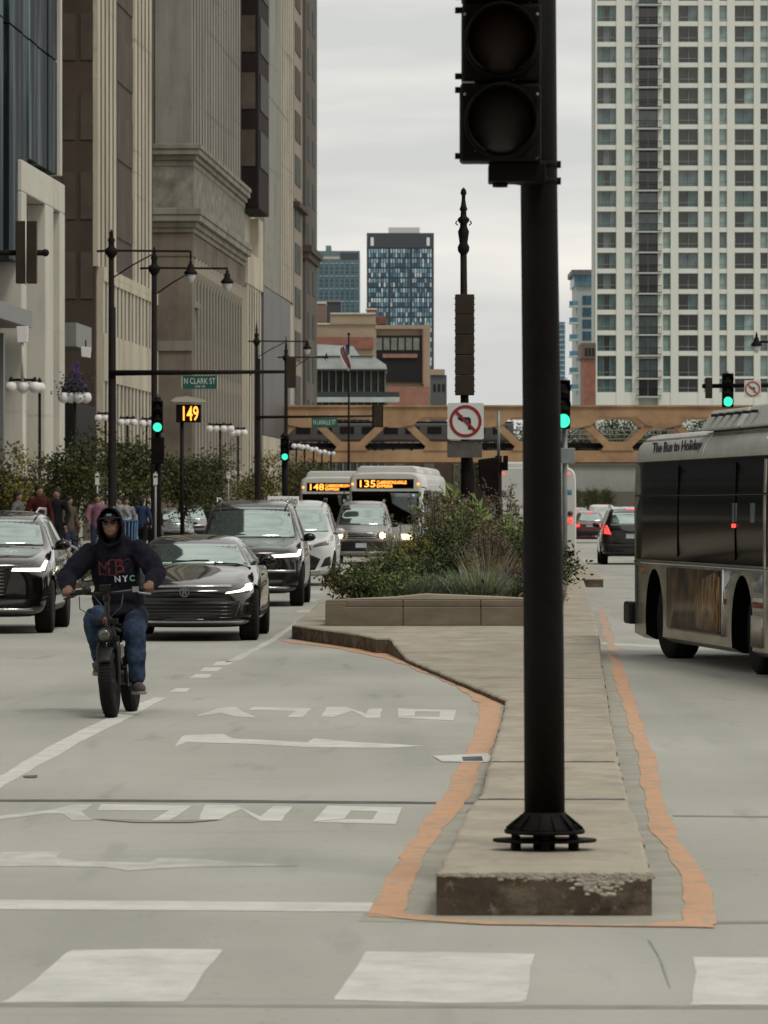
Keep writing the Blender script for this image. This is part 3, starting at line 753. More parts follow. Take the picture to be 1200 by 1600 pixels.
for k in range(15):
    z1 = ZT - (25 + k * 15.4) * px
    for c_ in range(3):
        a = (2.5 + c_ * 34) * px
        m = MB(); nn_ = 8
        for q in range(nn_):
            m.box(a + q * 31.5 * px / nn_ + .12, a + (q + 1) * 31.5 * px / nn_ - .12, 0.0, .25, z1 - 13.0 * px, z1 - 6.6 * px, rr.choice([0, 1, 2, 3, 0, 2]))
            m.box(a + q * 31.5 * px / nn_ + .12, a + (q + 1) * 31.5 * px / nn_ - .12, 0.0, .25, z1 - 6.2 * px, z1, rr.choice([0, 1, 2, 3, 1]))
        m.build('window', cgl, ct)
m = MB(); m.box(-.4, W + .4, 1, 20, ZT - 20 * 15 * px, ZT - 14.9 * 16 * px); 
D = 1300.0; px = D / F
tb = thing('teal_glass_office', 'hazy teal glass office block left of the dark high-rise on the skyline', 'building', (gx(455, D), D, 0))
W = 107 * px; ZT = gz(392, D)
M_teal = mat('hazy_teal_glass', (0.10, 0.165, 0.185), 0.3, col2=(0.065, 0.11, 0.13), scale=0.12, stretch=(1.5, 1, .6))
m = MB(); m.box(0, W, 0, 30, 0, ZT); m.build('curtain_wall', M_teal, tb)
m = MB(); m.box(10, 62 * px, 2, 20, ZT, ZT + 9 * px); m.build('plant_room', mat('teal_panel', (.12, .19, .19), .6), tb)
m = MB(); m.box(30 * px, 76 * px, -.2, .1, ZT - 13 * px, ZT - 9 * px); m.box(77 * px, W - .5, -.2, .1, ZT - 13 * px, ZT - 3 * px, 1); m.build('parapet_band', [mat('pink_stone_band', (.36, .32, .3), .8), M_ink], tb)
for k in range(24):
    m = MB(); z = ZT - (19 + k * 6.6) * px
    m.box(.5, W - .5, -.25, -.05, z - 1.3 * px, z, 0); m.build('floor_band', cgl[2 if k % 3 else 1], tb)
for k in range(13):
    m = MB(); m.box(k * W / 13, k * W / 13 + .5, -.4, -.26, 0, ZT - 16 * px); m.build('mullion', M_teal, tb)

# ------------------------------------------------------------------ low blocks beyond the bridge (left of centre)
D = 520.0; px = D / F
lb = thing('brown_loft_block', 'low tan and brown brick block with a dark recessed top floor, right behind the bridge', 'building', (gx(487, D), D, 0))
q = lambda x: (x - 487) * px
M_tan = mat('tan_stucco', (0.30, 0.235, 0.165), 0.85, var=0.12, scale=.3); M_brk = mat('red_brick', (0.22, 0.095, 0.07), 0.85, var=0.25, scale=1.2)
M_brk2 = mat('rust_brick', (0.26, 0.13, 0.095), 0.85, var=0.2, scale=1.2)
m = MB(); m.box(q(487), q(588), 0, 12, 0, gz(506, D)); m.box(q(516), q(587), -.3, 11, gz(505.9, D), gz(491, D)); m.build('tan_wing', M_tan, lb)
m = MB(); m.box(q(516), q(587), -.5, 11, gz(491, D), gz(489, D)); m.box(q(486), q(588), -.2, -.02, gz(507, D), gz(505, D)); m.build('coping', M_white_st, lb)
m = MB(); m.box(q(487), q(583), -.4, -.05, gz(545, D), gz(527, D)); m.build('brick_parapet', M_brk, lb)
m = MB(); m.box(q(588), q(672), 0.5, 12, 0, gz(508, D)); m.build('main_wall', M_tan, lb)
m = MB(); m.box(q(586), q(673), -.1, 12, gz(514, D), gz(508, D)); m.box(q(662), q(672), -.1, .45, gz(620, D), gz(514.1, D)); m.box(q(660), q(662.), -.15, .4, gz(600, D), gz(514.1, D), 1); m.build('frame_wall', [M_tan, M_brk2], lb)
m = MB(); m.box(q(585), q(661), .1, .45, gz(597, D), gz(524, D)); m.build('dark_recess', M_glsD, lb)
for k in range(6):
    a = 588 + k * 11.6
    m = MB(); m.box(q(a), q(a + 9), 0.0, .09, gz(547, D), gz(528, D)); m.build('window', mat('dusty_pane', (.16, .17, .15), .3, var=.3, scale=1.2), lb)
m = MB(); m.box(q(598), q(652), -.2, .05, gz(559, D), gz(553, D)); m.build('balcony_rail', M_brk2, lb)
m = MB(); m.box(q(606), q(670), -2.2, .05, gz(640, D), gz(605, D)); m.build('brick_podium', M_brk2, lb)
m = MB(); m.box(q(573), q(589), 3, 8, gz(487, D), gz(480, D), 0); m.box(q(571), q(589.5), 2.9, 8.1, gz(482, D), gz(480, D), 1); m.box(q(588), q(604), 3, 8, gz(505, D), gz(492, D), 0); m.build('roof_hut', [M_brk, M_white_st], lb)
m = MB(); m.box(q(487), q(507), 14, 20, 0, gz(466, D)); m.box(q(486.5), q(507.5), 13.9, 20, gz(466, D), gz(462.5, D), 1); m.build('brick_tower', [mat('dusty_rose_brick', (.17, .115, .095), .85, var=.15), M_white_st], lb)
D = 560.0; px = D / F
nb = thing('navy_metal_block', 'small navy metal-clad block peeping between the brick tower and the tan wing', 'building', (gx(506, D), D, 0))
m = MB(); m.box(0, 27 * px, 0, 10, 0, gz(469, D)); m.build('wall', M_ink, nb, bevel=.1)
m = MB(); m.box(0, 27 * px, -.2, 0, gz(472, D), gz(469, D)); m.build('coping', M_canopy, nb)
D = 560.0; px = D / F
gb = thing('grey_end_block', 'small slate-grey block with a tan cap at the right end of the low buildings', 'building', (gx(673, D), D, 0))
m = MB(); m.box(0, 25 * px, 0, 14, 0, gz(586, D)); m.build('wall', mat('slate_wall', (.075, .08, .085), .7, var=.1, scale=.5), gb)
m = MB(); m.box(-.1, 22 * px, -.3, 14, gz(586, D), gz(577, D)); m.build('cap', M_tan, gb)
for k in range(3):
    m = MB(); m.box((4 + k * 7) * px, (8 + k * 7) * px, -.06, .1, gz(612, D), gz(600, D)); m.build('window', M_glsD, gb)
# glass pavilion with white roof and awnings
D = 430.0; px = D / F
pv = thing('glass_pavilion', 'riverside pavilion with tiered white glazed roof behind the flagpole', 'building', (gx(488, D), D, 0))
q = lambda x: (x - 488) * px
M_roofw = mat('pale_glass_roof', (0.42, 0.47, 0.46), 0.25, var=0.2, scale=0.6); M_steel = mat('dark_green_steel', (0.03, 0.045, 0.042), .5)
m = MB(); m.box(q(488), q(603), .6, 14, 0, gz(578, D)); m.build('glazed_wall', M_win, pv)
m = MB()
m.prism([(q(486), gz(577, D)), (q(605), gz(577, D)), (q(603), gz(570, D)), (q(582), gz(556, D)), (q(486), gz(556, D))], -.4, 14)
m.build('lower_roof', M_roofw, pv)
m = MB(); m.prism([(q(486), gz(555.9, D)), (q(562), gz(555.9, D)), (q(552), gz(540, D)), (q(486), gz(536, D))], 2, 14); m.build('upper_roof', M_roofw, pv)
m = MB(); m.box(q(486), q(606), -.6, .2, gz(579.5, D), gz(576.9, D)); m.box(q(486), q(583), -.5, -.39, gz(558, D), gz(556, D)); m.build('gutter', M_steel, pv)
for k in range(11):
    m = MB(); a = 491 + k * 11; m.box(q(a), q(a + 1.6), .3, .58, 0, gz(579.6, D)); m.build('post', M_frame, pv)
m = MB(); m.box(q(486), q(624), -1.4, .2, gz(620, D), gz(613, D)); m.build('terrace_beam', M_steel, pv)
m = MB(); m.box(q(486), q(624), -1.5, -1.42, gz(629, D), gz(621, D)); m.build('terrace_panel', M_roofw, pv)
# right-hand small buildings beyond the bridge
D = 700.0; px = D / F
rbn = thing('flat_roofed_apartments', 'pale apartment block with overhanging flat roof squeezed left of the white tower', 'building', (gx(893, D), D, 0))
q = lambda x: (x - 893) * px
m = MB(); m.box(q(900), q(945), 0, 15, 0, gz(446, D)); m.build('wall', mat('pale_teal_wall', (.33, .37, .36), .8, var=.08, scale=.2), rbn)
m = MB(); m.box(q(897), q(945), -.5, 15, gz(446, D), gz(430, D)); m.build('top_storey', cgl[0], rbn)
m = MB(); m.box(q(893), q(945), -1.2, 15, gz(430, D), gz(422, D)); m.build('roof', mat('roof_slate', (.10, .10, .11), .7), rbn)
for k in range(7):
    m = MB(); z = 462 + k * 18.5; m.box(q(910), q(928), -.12, .1, gz(z + 14, D), gz(z, D)); m.build('window', cgl[2], rbn)
for k in range(6):
    m = MB(); z = 478 + k * 26; m.box(q(889), q(903), -1.6, .05, gz(z + 3, D), gz(z, D)); m.box(q(889), q(903), -1.6, -1.5, gz(z, D), gz(z - 7, D), 1); m.build('balcony', [M_concS, cgl[0]], rbn)
D = 600.0; px = D / F
bb = thing('brown_brick_annex', 'brown brick annex with pale gable flush with the left side of the white tower', 'building', (gx(908, D), D, 0))
q = lambda x: (x - 908) * px
m = MB(); m.box(q(912), q(931), 0, 10, 0, gz(560, D)); m.box(q(908), q(931), -.3, 10, gz(560, D), gz(536, D), 1); m.build('wall', [M_brk, mat('brown_cap', (.11, .085, .07), .8)], bb)
for k in range(3):
    m = MB(); m.box(q(914 + k * 5.5), q(917.5 + k * 5.5), -.4, -.25, gz(556, D), gz(544, D)); m.build('window', M_glsD, bb)
D = 900.0; px = D / F
sl = thing('thin_teal_slab', 'thin teal glass slab glimpsed between the signal post and the pale apartments', 'building', (gx(868, D), D, 0))
m = MB(); m.box(0, 15 * px, 0, 15, 0, gz(503, D)); m.build('curtain_wall', M_teal, sl)
for k in range(18):
    m = MB(); m.box(0, 15 * px, -.15, 0, gz(508 + k * 8, D), gz(506 + k * 8, D)); m.build('floor_band', cgl[1], sl)

# ------------------------------------------------------------------ tan truss railway bridge crossing the street
DB = 345.0; px = DB / F
br = thing('truss_bridge', 'tan painted steel truss railway bridge spanning the street above the buses', 'bridge', (gx(600, DB), DB, 0))
M_tanp = mat('tan_bridge_paint', (0.42, 0.275, 0.155), 0.7, col2=(0.27, 0.165, 0.095), scale=0.45, thr=(.36, .62), detail=8, spec=.3)
q = lambda x: (x - 600) * px
Z = lambda y: gz(y, DB)
def truss(y0, name_suffix=''):
    m = MB(); m.box(q(405), q(1260), y0, y0 + .7, Z(652), Z(634)); m.box(q(405), q(1260), y0 - .15, y0 + .85, Z(636), Z(633)); m.build('top_chord', M_tanp, br)
    m = MB(); m.box(q(405), q(1260), y0, y0 + .7, Z(720), Z(704)); m.box(q(405), q(1260), y0 - .15, y0 + .85, Z(722), Z(719)); m.build('bottom_chord', M_tanp, br)
    tops = [478 + 139.5 * k for k in range(-0, 6)]; bots = [548 + 139.0 * k for k in range(-1, 6)]
    for t in tops:
        m = MB(); m.prism([(q(t - 42), Z(651.9)), (q(t + 42), Z(651.9)), (q(t + 28), Z(664)), (q(t + 8), Z(668)), (q(t - 8), Z(668)), (q(t - 28), Z(664))], y0 - .1, y0 + .8); m.build('gusset_plate', M_tanp, br)
    for b_ in bots:
        if b_ < 405: b_ = 409
        m = MB(); m.prism([(q(b_ - 26), Z(704)), (q(b_ - 17), Z(690)), (q(b_ + 17), Z(690)), (q(b_ + 26), Z(704))], y0 - .1, y0 + .8); m.build('gusset_plate', M_tanp, br)
    for t in tops:
        for sgn in (-1, 1):
            x0, x1 = t + sgn * 14, t + sgn * 60
            w_ = 8.0
            m = MB(); m.prism([(q(x0 - w_), Z(658)), (q(x0 + w_), Z(658)), (q(x1 + w_), Z(702)), (q(x1 - w_), Z(702))], y0 + .02, y0 + .66); m.build('diagonal', M_tanp, br)
truss(0.0)
truss(9.0)
m = MB(); m.box(q(405), q(1260), .8, 9, Z(700), Z(692)); m.build('track_deck', M_blk, br)
m = MB()
for k in range(30): m.box(q(410 + k * 29), q(413 + k * 29), .75, 9, Z(706), Z(700.1))
m.build('cross_beam', M_blk, br)
m = MB()
for yy in (671, 678, 685): m.tube([(q(405), 4.2, Z(yy)), (q(1260), 4.2, Z(yy))], .05, 6)
for k in range(75): m.tube([(q(405 + k * 11.5), 4.2, Z(692)), (q(405 + k * 11.5), 4.2, Z(670))], .04, 5)
m.build('railing', M_frame, br)
# bridge-house clutter and stone abutment (left end)
m = MB(); m.box(q(400), q(470), -1.2, 8, 0, Z(704)); m.build('abutment', M_tan, br)
# silver railway car standing on the deck
tr = thing('railway_car', 'silver railway carriage half hidden behind the left panels of the tan truss', 'train', (q(500) + gx(600, DB), DB + 3.2, Z(692) + .01))
M_silver = mat('ribbed_silver', (.14, .145, .15), .5, metal=.4, var=.1, scale=2)
m = MB(); m.box(-4, 15, 0, 2.2, .15, 1.55); m.build('body', M_silver, tr, bevel=.06)
for k in range(11):
    m = MB(); m.box(-3.6 + k * 1.7, -2.5 + k * 1.7, -.04, .03, .75, 1.3); m.build('window', M_glsD, tr)
m = MB(); m.box(-4, 15, -.03, .05, .3, .36); m.build('stripe', M_brk, tr)
m = MB(); m.box(-3.9, 14.9, .1, 2.1, 1.55, 1.7); m.build('roof', M_blk, tr)
# street-end viaduct wall and columns seen under the bridge on the right
D = 430; px = D / F
vw = thing('concrete_river_wall', 'pale concrete embankment wall seen under the bridge on the right', 'wall', (gx(880, D), D, 0))
m = MB(); m.box(0, 40, 0, 1.2, 0, gz(728, D)); m.build('panel', mat('embankment_concrete', (.27, .28, .26), .9, var=.15, scale=.4), vw)
m = MB(); m.box(0, 40, -.25, 1.4, gz(728, D), gz(722, D)); m.build('coping', M_dkstone, vw)
m = MB(); m.box(0, 40, -.4, 0, 0, gz(768, D)); m.build('plinth', M_dkstone, vw)
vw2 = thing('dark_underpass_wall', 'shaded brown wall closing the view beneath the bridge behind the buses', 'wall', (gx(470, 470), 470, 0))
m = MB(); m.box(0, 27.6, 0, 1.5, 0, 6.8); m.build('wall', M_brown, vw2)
m = MB()
for k in range(9): m.box(.5 + k * 3.1, 1.6 + k * 3.1, -.2, .1, 0, 6.7)
m.build('pilaster', M_dkstone, vw2)
# ------------------------------------------------------------------ signals, lamps, signs
M_pole = mat('black_pole_paint', (0.0050, 0.0034, 0.003), 0.6, var=0.35, scale=6, bump=0.15, bscale=40, spec=0.12)
M_dark = mat('dark_iron', (0.010, 0.0075, 0.007), 0.7, var=0.3, scale=4, spec=0.15)
M_housing = mat('dark_signal_plastic', (0.0062, 0.0040, 0.0036), 0.6, var=0.3, scale=5, spec=0.12)
M_brownbox = mat('brown_signal_housing', (0.032, 0.022, 0.014), 0.6, var=0.25, scale=3, spec=0.3)
M_green = mat('green_lens_lit', (0.0, 0.3, 0.2), 0.3, emis=(0.04, 0.72, 0.40), estr=1.3)
M_lensoff = mat('unlit_lens', (0.012, 0.009, 0.008), 0.3, spec=0.4)
M_signw = mat('white_sign_face', (0.60, 0.63, 0.61), 0.5, var=0.06, scale=3)
M_signr = mat('sign_red', (0.26, 0.012, 0.014), 0.5)
M_signk = mat('sign_black', (0.012, 0.012, 0.014), 0.5)
M_signg = mat('street_sign_green', (0.012, 0.085, 0.062), 0.5, var=0.2, scale=6)
M_letter = mat('sign_lettering_white', (0.6, 0.65, 0.62), 0.5)
M_galv = mat('galvanised_steel', (0.26, 0.28, 0.28), 0.45, metal=0.3, var=0.15, scale=5)
M_globe = mat('opal_globe', (0.75, 0.74, 0.73), 0.35, spec=0.5)

# --- big near signal post on the island nose
DN = 19.9; XN = gx(851, DN)
np_ = thing('traffic_signal', 'huge near black traffic signal on a thick round post rising from the island nose', 'traffic signal', (XN, DN, ZK))
S = F / DN
m = MB()
m.tube([(0, 0, 0.155), (-.004, 0, .9), (-.014, 0, 2.0), (-.025, 0, 2.9), (-.036, 0, 5.0)], [.0900, .0895, .0845, .082, .078], 40, caps=True)
m.build('pole', M_pole, np_)
# flared transformer base
m = MB()
m.lathe([(.0905, .170), (.0965, .165), (.100, .155), (.150, .100), (.156, .098), (.156, .092), (.12, .090)], n=40)
m.build('base_collar', M_pole, np_)
for k in range(12):
    a = 2 * math.pi * (k + .5) / 12
    g_ = MB(); g_.prism([(.092, .162), (.104, .158), (.176, .100), (.176, .094), (.14, .094)], -.004, .004, 'xz')
    o = g_.build('gusset', M_pole, np_); o.rotation_euler = (0, 0, a)
m = MB(); m.lathe([(.176, .092), (.179, .089), (.179, .077), (.176, .075)], n=48); m.build('flange', M_pole, np_)
m = MB(); m.lathe([(.228, .050), (.232, .046), (.230, .038), (.226, .036)], n=48, sq=(1, .62)); m.build('leveling_plate', M_pole, np_)
for k in range(6):
    a = 2 * math.pi * (k + .5) / 6; x_, y_ = .148 * math.cos(a), .11 * math.sin(a)
    m = MB(); m.tube([(x_, y_, -.012), (x_, y_, .118)], .010, 10); m.lathe([(.021, .094), (.021, .108)], (x_, y_, 0), 6, sm=False); m.lathe([(.021, .052), (.021, .066)], (x_, y_, 0), 6, sm=False); m.lathe([(.022, .0), (.022, .034)], (x_, y_, 0), 12, sm=False)
    m.build('anchor_bolt', M_pole, np_)
m = MB(); m.box(-.05, .045, -.05, .05, 0.0, .075); m.build('conduit_stub', M_pole, np_)
# head
LX = gx(783, DN - .32) - XN
zc = [gz(y, DN - .32) - ZK for y in (65, 190)]; pitch = zc[0] - zc[1]; zc = [zc[0] + pitch] + zc
bx0, bx1 = gx(722, DN - .32) - XN, gx(846, DN - .32) - XN
for i, z in enumerate(zc):
    hd = MB()
    hd.box(bx0 - .008 * (i == 2), bx1, -.30, -.10, z - pitch / 2 + .004, z + pitch / 2 - .004)
    h_ = hd.build('signal_section', M_housing, np_, bevel=.016, seg=3)
    d = MB(); n = 40; ro = .150
    # door ring
    ring = []
    for (r_, y_) in ((ro + .014, -.300), (ro + .014, -.318), (ro + .002, -.324), (ro - .008, -.318), (ro - .012, -.30)):
        ring.append([(LX + r_ * math.cos(2 * math.pi * k / n), y_, z + r_ * math.sin(2 * math.pi * k / n)) for k in range(n)])
    vs_ = [v for r_ in ring for v in r_]
    fs = [(a * n + k, a * n + (k + 1) % n, (a + 1) * n + (k + 1) % n, (a + 1) * n + k) for a in range(4) for k in range(n)]
    d.add(vs_, fs, 0, True); d.build('door_ring', M_housing, h_)
    ln = MB(); ln.sphere((0, 0, 0), .145, 0, 28, 14, (1, .35, 1))
    lo = ln.build('lens', (mat('red_lens_unlit', (.012, .003, .002), .5), mat('amber_lens_unlit', (.022, .008, .0015), .55, var=.2, scale=9), mat('clear_lens_unlit', (.022, .016, .014), .55, var=.3, scale=9))[i], h_)
    lo.location = (LX, -.29, z)
    # tunnel visor, open at the bottom
    v = MB(); vs_ = []; n2 = 30
    for y_, r_ in ((-.315, .148), (-.53, .153)):
        for k in range(n2 + 1):
            a = math.radians(-62 + 304 * k / n2)
            yy = y_ if y_ > -.4 else y_ + .07 * (0.5 - 0.5 * math.sin(a))
            vs_.append((LX + r_ * math.cos(a), yy, z + r_ * math.sin(a)))
    fs = [(k, k + 1, n2 + 2 + k, n2 + 1 + k) for k in range(n2)]
    v.add(vs_, fs, 0, True); vo = v.build('visor', M_housing, h_)
    sm_ = vo.modifiers.new('thick', 'SOLIDIFY'); sm_.thickness = .004
    for zz in (z + pitch / 2 - .03, z - pitch / 2 + .03):
        b_ = MB(); b_.box(bx0 - .030, bx0 + .004, -.26, -.235, zz - .013, zz + .013); b_.build('hinge_lug', M_housing, h_, bevel=.003)
    for sx in (-1, 1):
        b_ = MB(); b_.sphere((LX + sx * .158, -.318, z + .12), .007, 0, 8, 6); b_.build('screw', M_galv, h_)
m = MB(); m.box(bx0 - .001, bx0 + .055, -.29, -.12, (zc[1] + zc[2]) / 2 - .0035, (zc[1] + zc[2]) / 2 + .0035); m.build('section_gap', mat('pale_gap_strip', (.42, .40, .46), .6), np_)  # pale strip set across the gap between two signal sections
zb_ = zc[2] - pitch / 2
m = MB(); m.box(gx(762, DN) - XN, gx(850, DN) - XN, -.25, -.06, zb_ - .082, zb_ + .002); m.build('bracket_hub', M_housing, np_, bevel=.006)
m = MB(); m.lathe([(.034, zb_ - .10), (.034, zb_ - .08)], (gx(780, DN) - XN, -.16, 0), 16); m.build('bracket_cap', M_housing, np_)
m = MB(); m.tube([(gx(800, DN) - XN, -.12, zb_ - .05), (-.03, -.03, zb_ - .06), (-.02, 0, zb_ - .10)], .035, 12); m.build('bracket_arm', M_housing, np_)
for y in (257, 283):
    m = MB(); z = gz(y, DN) - ZK; m.lathe([(.0835, z - .012), (.0865, z - .011), (.0865, z + .011), (.0835, z + .012)], (-.025, 0, 0), 32); m.box(.055, .072, -.02, .02, z - .015, z + .015); m.build('clamp_band', M_pole, np_)

M_fleck = mat('scratched_paint_fleck', (.16, .13, .11), .5)
rr = random.Random(15)
for k in range(16):
    x_ = rr.uniform(bx0 + .02, bx1 - .01); z_ = rr.uniform(zc[2] - .17, zc[0]); l_ = rr.uniform(.003, .012)
    if (x_ - LX) ** 2 + min((z_ - c) ** 2 for c in zc) < .168 ** 2: continue
    m = MB(); m.cbox((x_, -.3015, z_), (.002, .003, l_), 0, Matrix.Rotation(rr.uniform(-1.2, 1.2), 4, 'Y')); m.build('paint_scratch', M_fleck, np_)
# --- generic signal head facing the camera (three lenses, green lit)
def signal_head(parent, x, y, z, w_=.36, hh=1.08, lit='green', back=False, name='signal_head'):
    hd = MB()
    hd.box(x - w_ / 2, x + w_ / 2, y, y + .22, z - hh / 2, z + hh / 2)
    h_ = hd.build(name, M_housing if not back else M_brownbox, parent, bevel=.015)
    if back: return h_
    for k in range(3):
        zz = z + hh / 2 - hh / 6 * (1 + 2 * k)
        ln = MB(); ln.sphere((x, y + .01, zz), hh / 6 * .86, 0, 18, 10, (1, .35, 1))
        ln.build('lens', M_green if (k == 2 and lit == 'green') else M_lensoff, h_)
        v = MB(); vs_ = []; n2 = 16; r0 = hh / 6 * .88
        for y_, r_ in ((y - .001, r0), (y - .2, r0 * 1.04)):
            for q in range(n2 + 1):
                a = math.radians(-25 + 230 * q / n2)
                vs_.append((x + r_ * math.cos(a), y_, zz + r_ * math.sin(a)))
        v.add(vs_, [(q, q + 1, n2 + 2 + q, n2 + 1 + q) for q in range(n2)], 0, True)
        vo = v.build('visor', M_housing, h_); q_ = vo.modifiers.new('thick', 'SOLIDIFY'); q_.thickness = .006
    return h_

# --- post standing in the planter: ornate finial, long brown back of a signal, no-left-turn sign
DP = 80.0
sp = thing('signal_post', 'ornate dark post in the planter with brown ribbed signal box and spired finial', 'signal post', (gx(726, DP), DP, .5))
zz = lambda y: gz(y, DP) - .5
m = MB(); m.tube([(0.06, 0, 0), (0.06, 0, zz(745)), (.02, 0, zz(690)), (0, 0, zz(640)), (-.02, 0, zz(395))], [.13, .13, .085, .075, .058], 14); m.build('pole', M_dark, sp)
m = MB()
pf = [(5, 398), (9, 392), (9.5, 386), (6.5, 380), (7.5, 372), (9, 362), (6, 355), (5.5, 350), (9.5, 345), (9.5, 342), (5, 338), (4.5, 330), (6.5, 327), (4.5, 322), (3, 312), (3, 306), (5, 302), (4, 297), (.8, 293)]
m.lathe([(r_ * DP / F, zz(y)) for r_, y in pf], (-.02, 0, 0), 14); m.build('finial', M_dark, sp)
for k in range(4):
    a = k * math.pi / 2
    m = MB(); m.tube([(-.02 + .10 * math.cos(a), .10 * math.sin(a), zz(352)), (-.02 + .14 * math.cos(a), .14 * math.sin(a), zz(349)), (-.02 + .12 * math.cos(a), .12 * math.sin(a), zz(345))], .014, 6); m.build('scroll', M_dark, sp)
y1, y0 = 460, 618
for k in range(5):
    ya = y1 + (y0 - y1) * k / 5; yb = y1 + (y0 - y1) * (k + 1) / 5
    m = MB(); m.box(-.17, .17, -.16, .12, zz(yb) + .004, zz(ya) - .004)
    for zq in (.2, .5, .8):
        zc_ = zz(yb) + (zz(ya) - zz(yb)) * zq
        m.box(-.185, .185, -.10, -.06, zc_ - .012, zc_ + .012)
    m.build('signal_section', M_brownbox, sp, bevel=.012)
m = MB(); m.lathe([(.045, zz(628)), (.07, zz(622)), (.05, zz(617))], n=12); m.build('collar', M_dark, sp)
sg = thing('no_left_turn_sign', 'square white no-left-turn sign with red ring and black bent arrow', 'road sign', (gx(727.5, DP - .3), DP - .3, gz(658, DP - .3)))
hw = 28.3 * DP / F
def rounded_rect(w_, h_, r_, n=5):
    pts = []
    for cx_, cz_, a0 in ((w_ - r_, h_ - r_, 0), (-w_ + r_, h_ - r_, 90), (-w_ + r_, -h_ + r_, 180), (w_ - r_, -h_ + r_, 270)):
        for k in range(n + 1):
            a = math.radians(a0 + 90 * k / n); pts.append((cx_ + r_ * math.cos(a), cz_ + r_ * math.sin(a)))
    return pts
m = MB(); m.prism(rounded_rect(hw, hw, .03), 0, .012); m.build('plate', M_signw, sg)
def ring_mesh(r0, r1, y0, y1, n=36, c=(0, 0)):
    v = MB(); vs_ = []
    for k in range(n):
        a = 2 * math.pi * k / n; ca, sa = math.cos(a), math.sin(a)
        vs_ += [(c[0] + r0 * ca, y0, c[1] + r0 * sa), (c[0] + r1 * ca, y0, c[1] + r1 * sa), (c[0] + r1 * ca, y1, c[1] + r1 * sa), (c[0] + r0 * ca, y1, c[1] + r0 * sa)]
    fs = []
    for k in range(n):
        j = (k + 1) % n
        for e in range(4): fs.append((4 * k + e, 4 * k + (e + 1) % 4, 4 * j + (e + 1) % 4, 4 * j + e))
    v.add(vs_, fs); return v
def arrow_poly(s_): return [(.40 * s_, -.62 * s_), (.40 * s_, .12 * s_), (.32 * s_, .27 * s_), (.2 * s_, .30 * s_), (-.22 * s_, .30 * s_), (-.22 * s_, .47 * s_), (-.62 * s_, .2 * s_), (-.22 * s_, -.07 * s_), (-.22 * s_, .10 * s_), (.12 * s_, .10 * s_), (.19 * s_, .03 * s_), (.19 * s_, -.62 * s_)]
m = MB(); m.prism(arrow_poly(.24), -.006, 0.0005); m.build('arrow', M_signk, sg)
ring_mesh(.235, .285, -.012, -.001).build('ring', M_signr, sg)
m = MB(); m.box(-.245, .245, -.016, -.007, -.024, .024, 0, Matrix.Rotation(math.radians(45), 4, 'Y')); m.build('slash', M_signr, sg)
pb = thing('blank_sign_back', 'dull grey blank plate hanging right under the no-left-turn sign', 'sign', (gx(726, DP - .26), DP - .26, gz(702, DP)))
m = MB(); m.prism(rounded_rect(hw * .96, .15, .02), 0, .01); m.build('plate', mat('dull_plate', (.085, .08, .07), .7, var=.3, scale=5), pb)
for xx in (-.2, .2):
    m = MB(); m.sphere((xx, -.005, .1), .012, 0, 8, 5); m.build('rivet', M_galv, pb)
# dark covered signal on a slender grey pole right of it
cs = thing('covered_signal', 'black hooded signal turned away, on a thin pale pole between planter and white bus', 'traffic signal', (gx(779, 96), 96, 0))
zz = lambda y: gz(y, 96)
m = MB(); m.tube([(0, 0, 0), (0, 0, zz(712))], .07, 10); m.build('lower_pole', M_dark, cs)
m = MB(); m.tube([(0, 0.05, zz(712)), (0, .05, zz(642))], .032, 10); m.build('upper_pole', M_galv, cs)
m = MB(); m.prism([(gx(747, 96) - gx(779, 96), zz(718)), (0.0, zz(714)), (.02, zz(772)), (-.05, zz(790)), (-.22, zz(778)), (-.42, zz(760))], -.25, .15); m.build('signal_hood', M_housing, cs, bevel=.03)
m = MB(); m.box(-.1, .2, -.1, .2, zz(735), zz(722)); m.box(.1, .2, -.12, .1, zz(733), zz(712)); m.build('bracket', M_housing, cs, bevel=.01)

# --- green signal half hidden behind the big post, and far right green signal with sign
fs_ = thing('traffic_signal', 'green-lit signal half hidden behind the right edge of the big black post', 'traffic signal', (gx(882, 104), 104, 0))
m = MB(); m.tube([(.02, .3, 0), (.02, .3, gz(590, 104))], .06, 10); m.build('pole', M_galv, fs_)
signal_head(fs_, -.03, 0, gz(632, 104), w_=.33, hh=1.14)
m = MB(); m.box(-.15, .25, .1, .4, gz(724, 104), gz(700, 104)); m.build('junction_box', M_galv, fs_, bevel=.01)
fs2 = thing('traffic_signal', 'green-lit signal on a mast arm above the roof of the right-hand bus', 'traffic signal', (gx(1330, 108), 108, 0))
ox = gx(1137, 108) - gx(1330, 108)
zz = lambda y: gz(y, 108)
m = MB(); m.tube([(0, .2, 0), (0, .2, zz(540))], .11, 12); m.build('pole', M_dark, fs2)
m = MB(); m.tube([(0, .2, zz(600)), (ox - .6, .2, zz(603))], .055, 10); m.build('mast_arm', M_dark, fs2)
signal_head(fs2, ox, -.12, zz(610), w_=.27, hh=.82)
signal_head(fs2, gx(1108, 108) - gx(1330, 108), 0, zz(606), w_=.16, hh=.5, back=True)
m = MB(); m.tube([(ox, 0, zz(585)), (ox, 0, zz(580))], .03, 8); m.build('clamp', M_galv, fs2)
ps = thing('no_turn_sign', 'round-ringed white no-turn sign on the mast arm beside the far right green signal', 'road sign', (gx(1176, 107.8), 107.8, zz(608)))
m = MB(); m.prism(rounded_rect(.2, .21, .03), 0, .01); m.build('plate', M_signw, ps)
ring_mesh(.15, .185, -.01, -.001, 28).build('ring', mat('sign_orange_red', (.42, .10, .05), .5), ps)
m = MB(); m.prism(arrow_poly(.14), -.005, .0005); m.build('arrow', M_signk, ps)
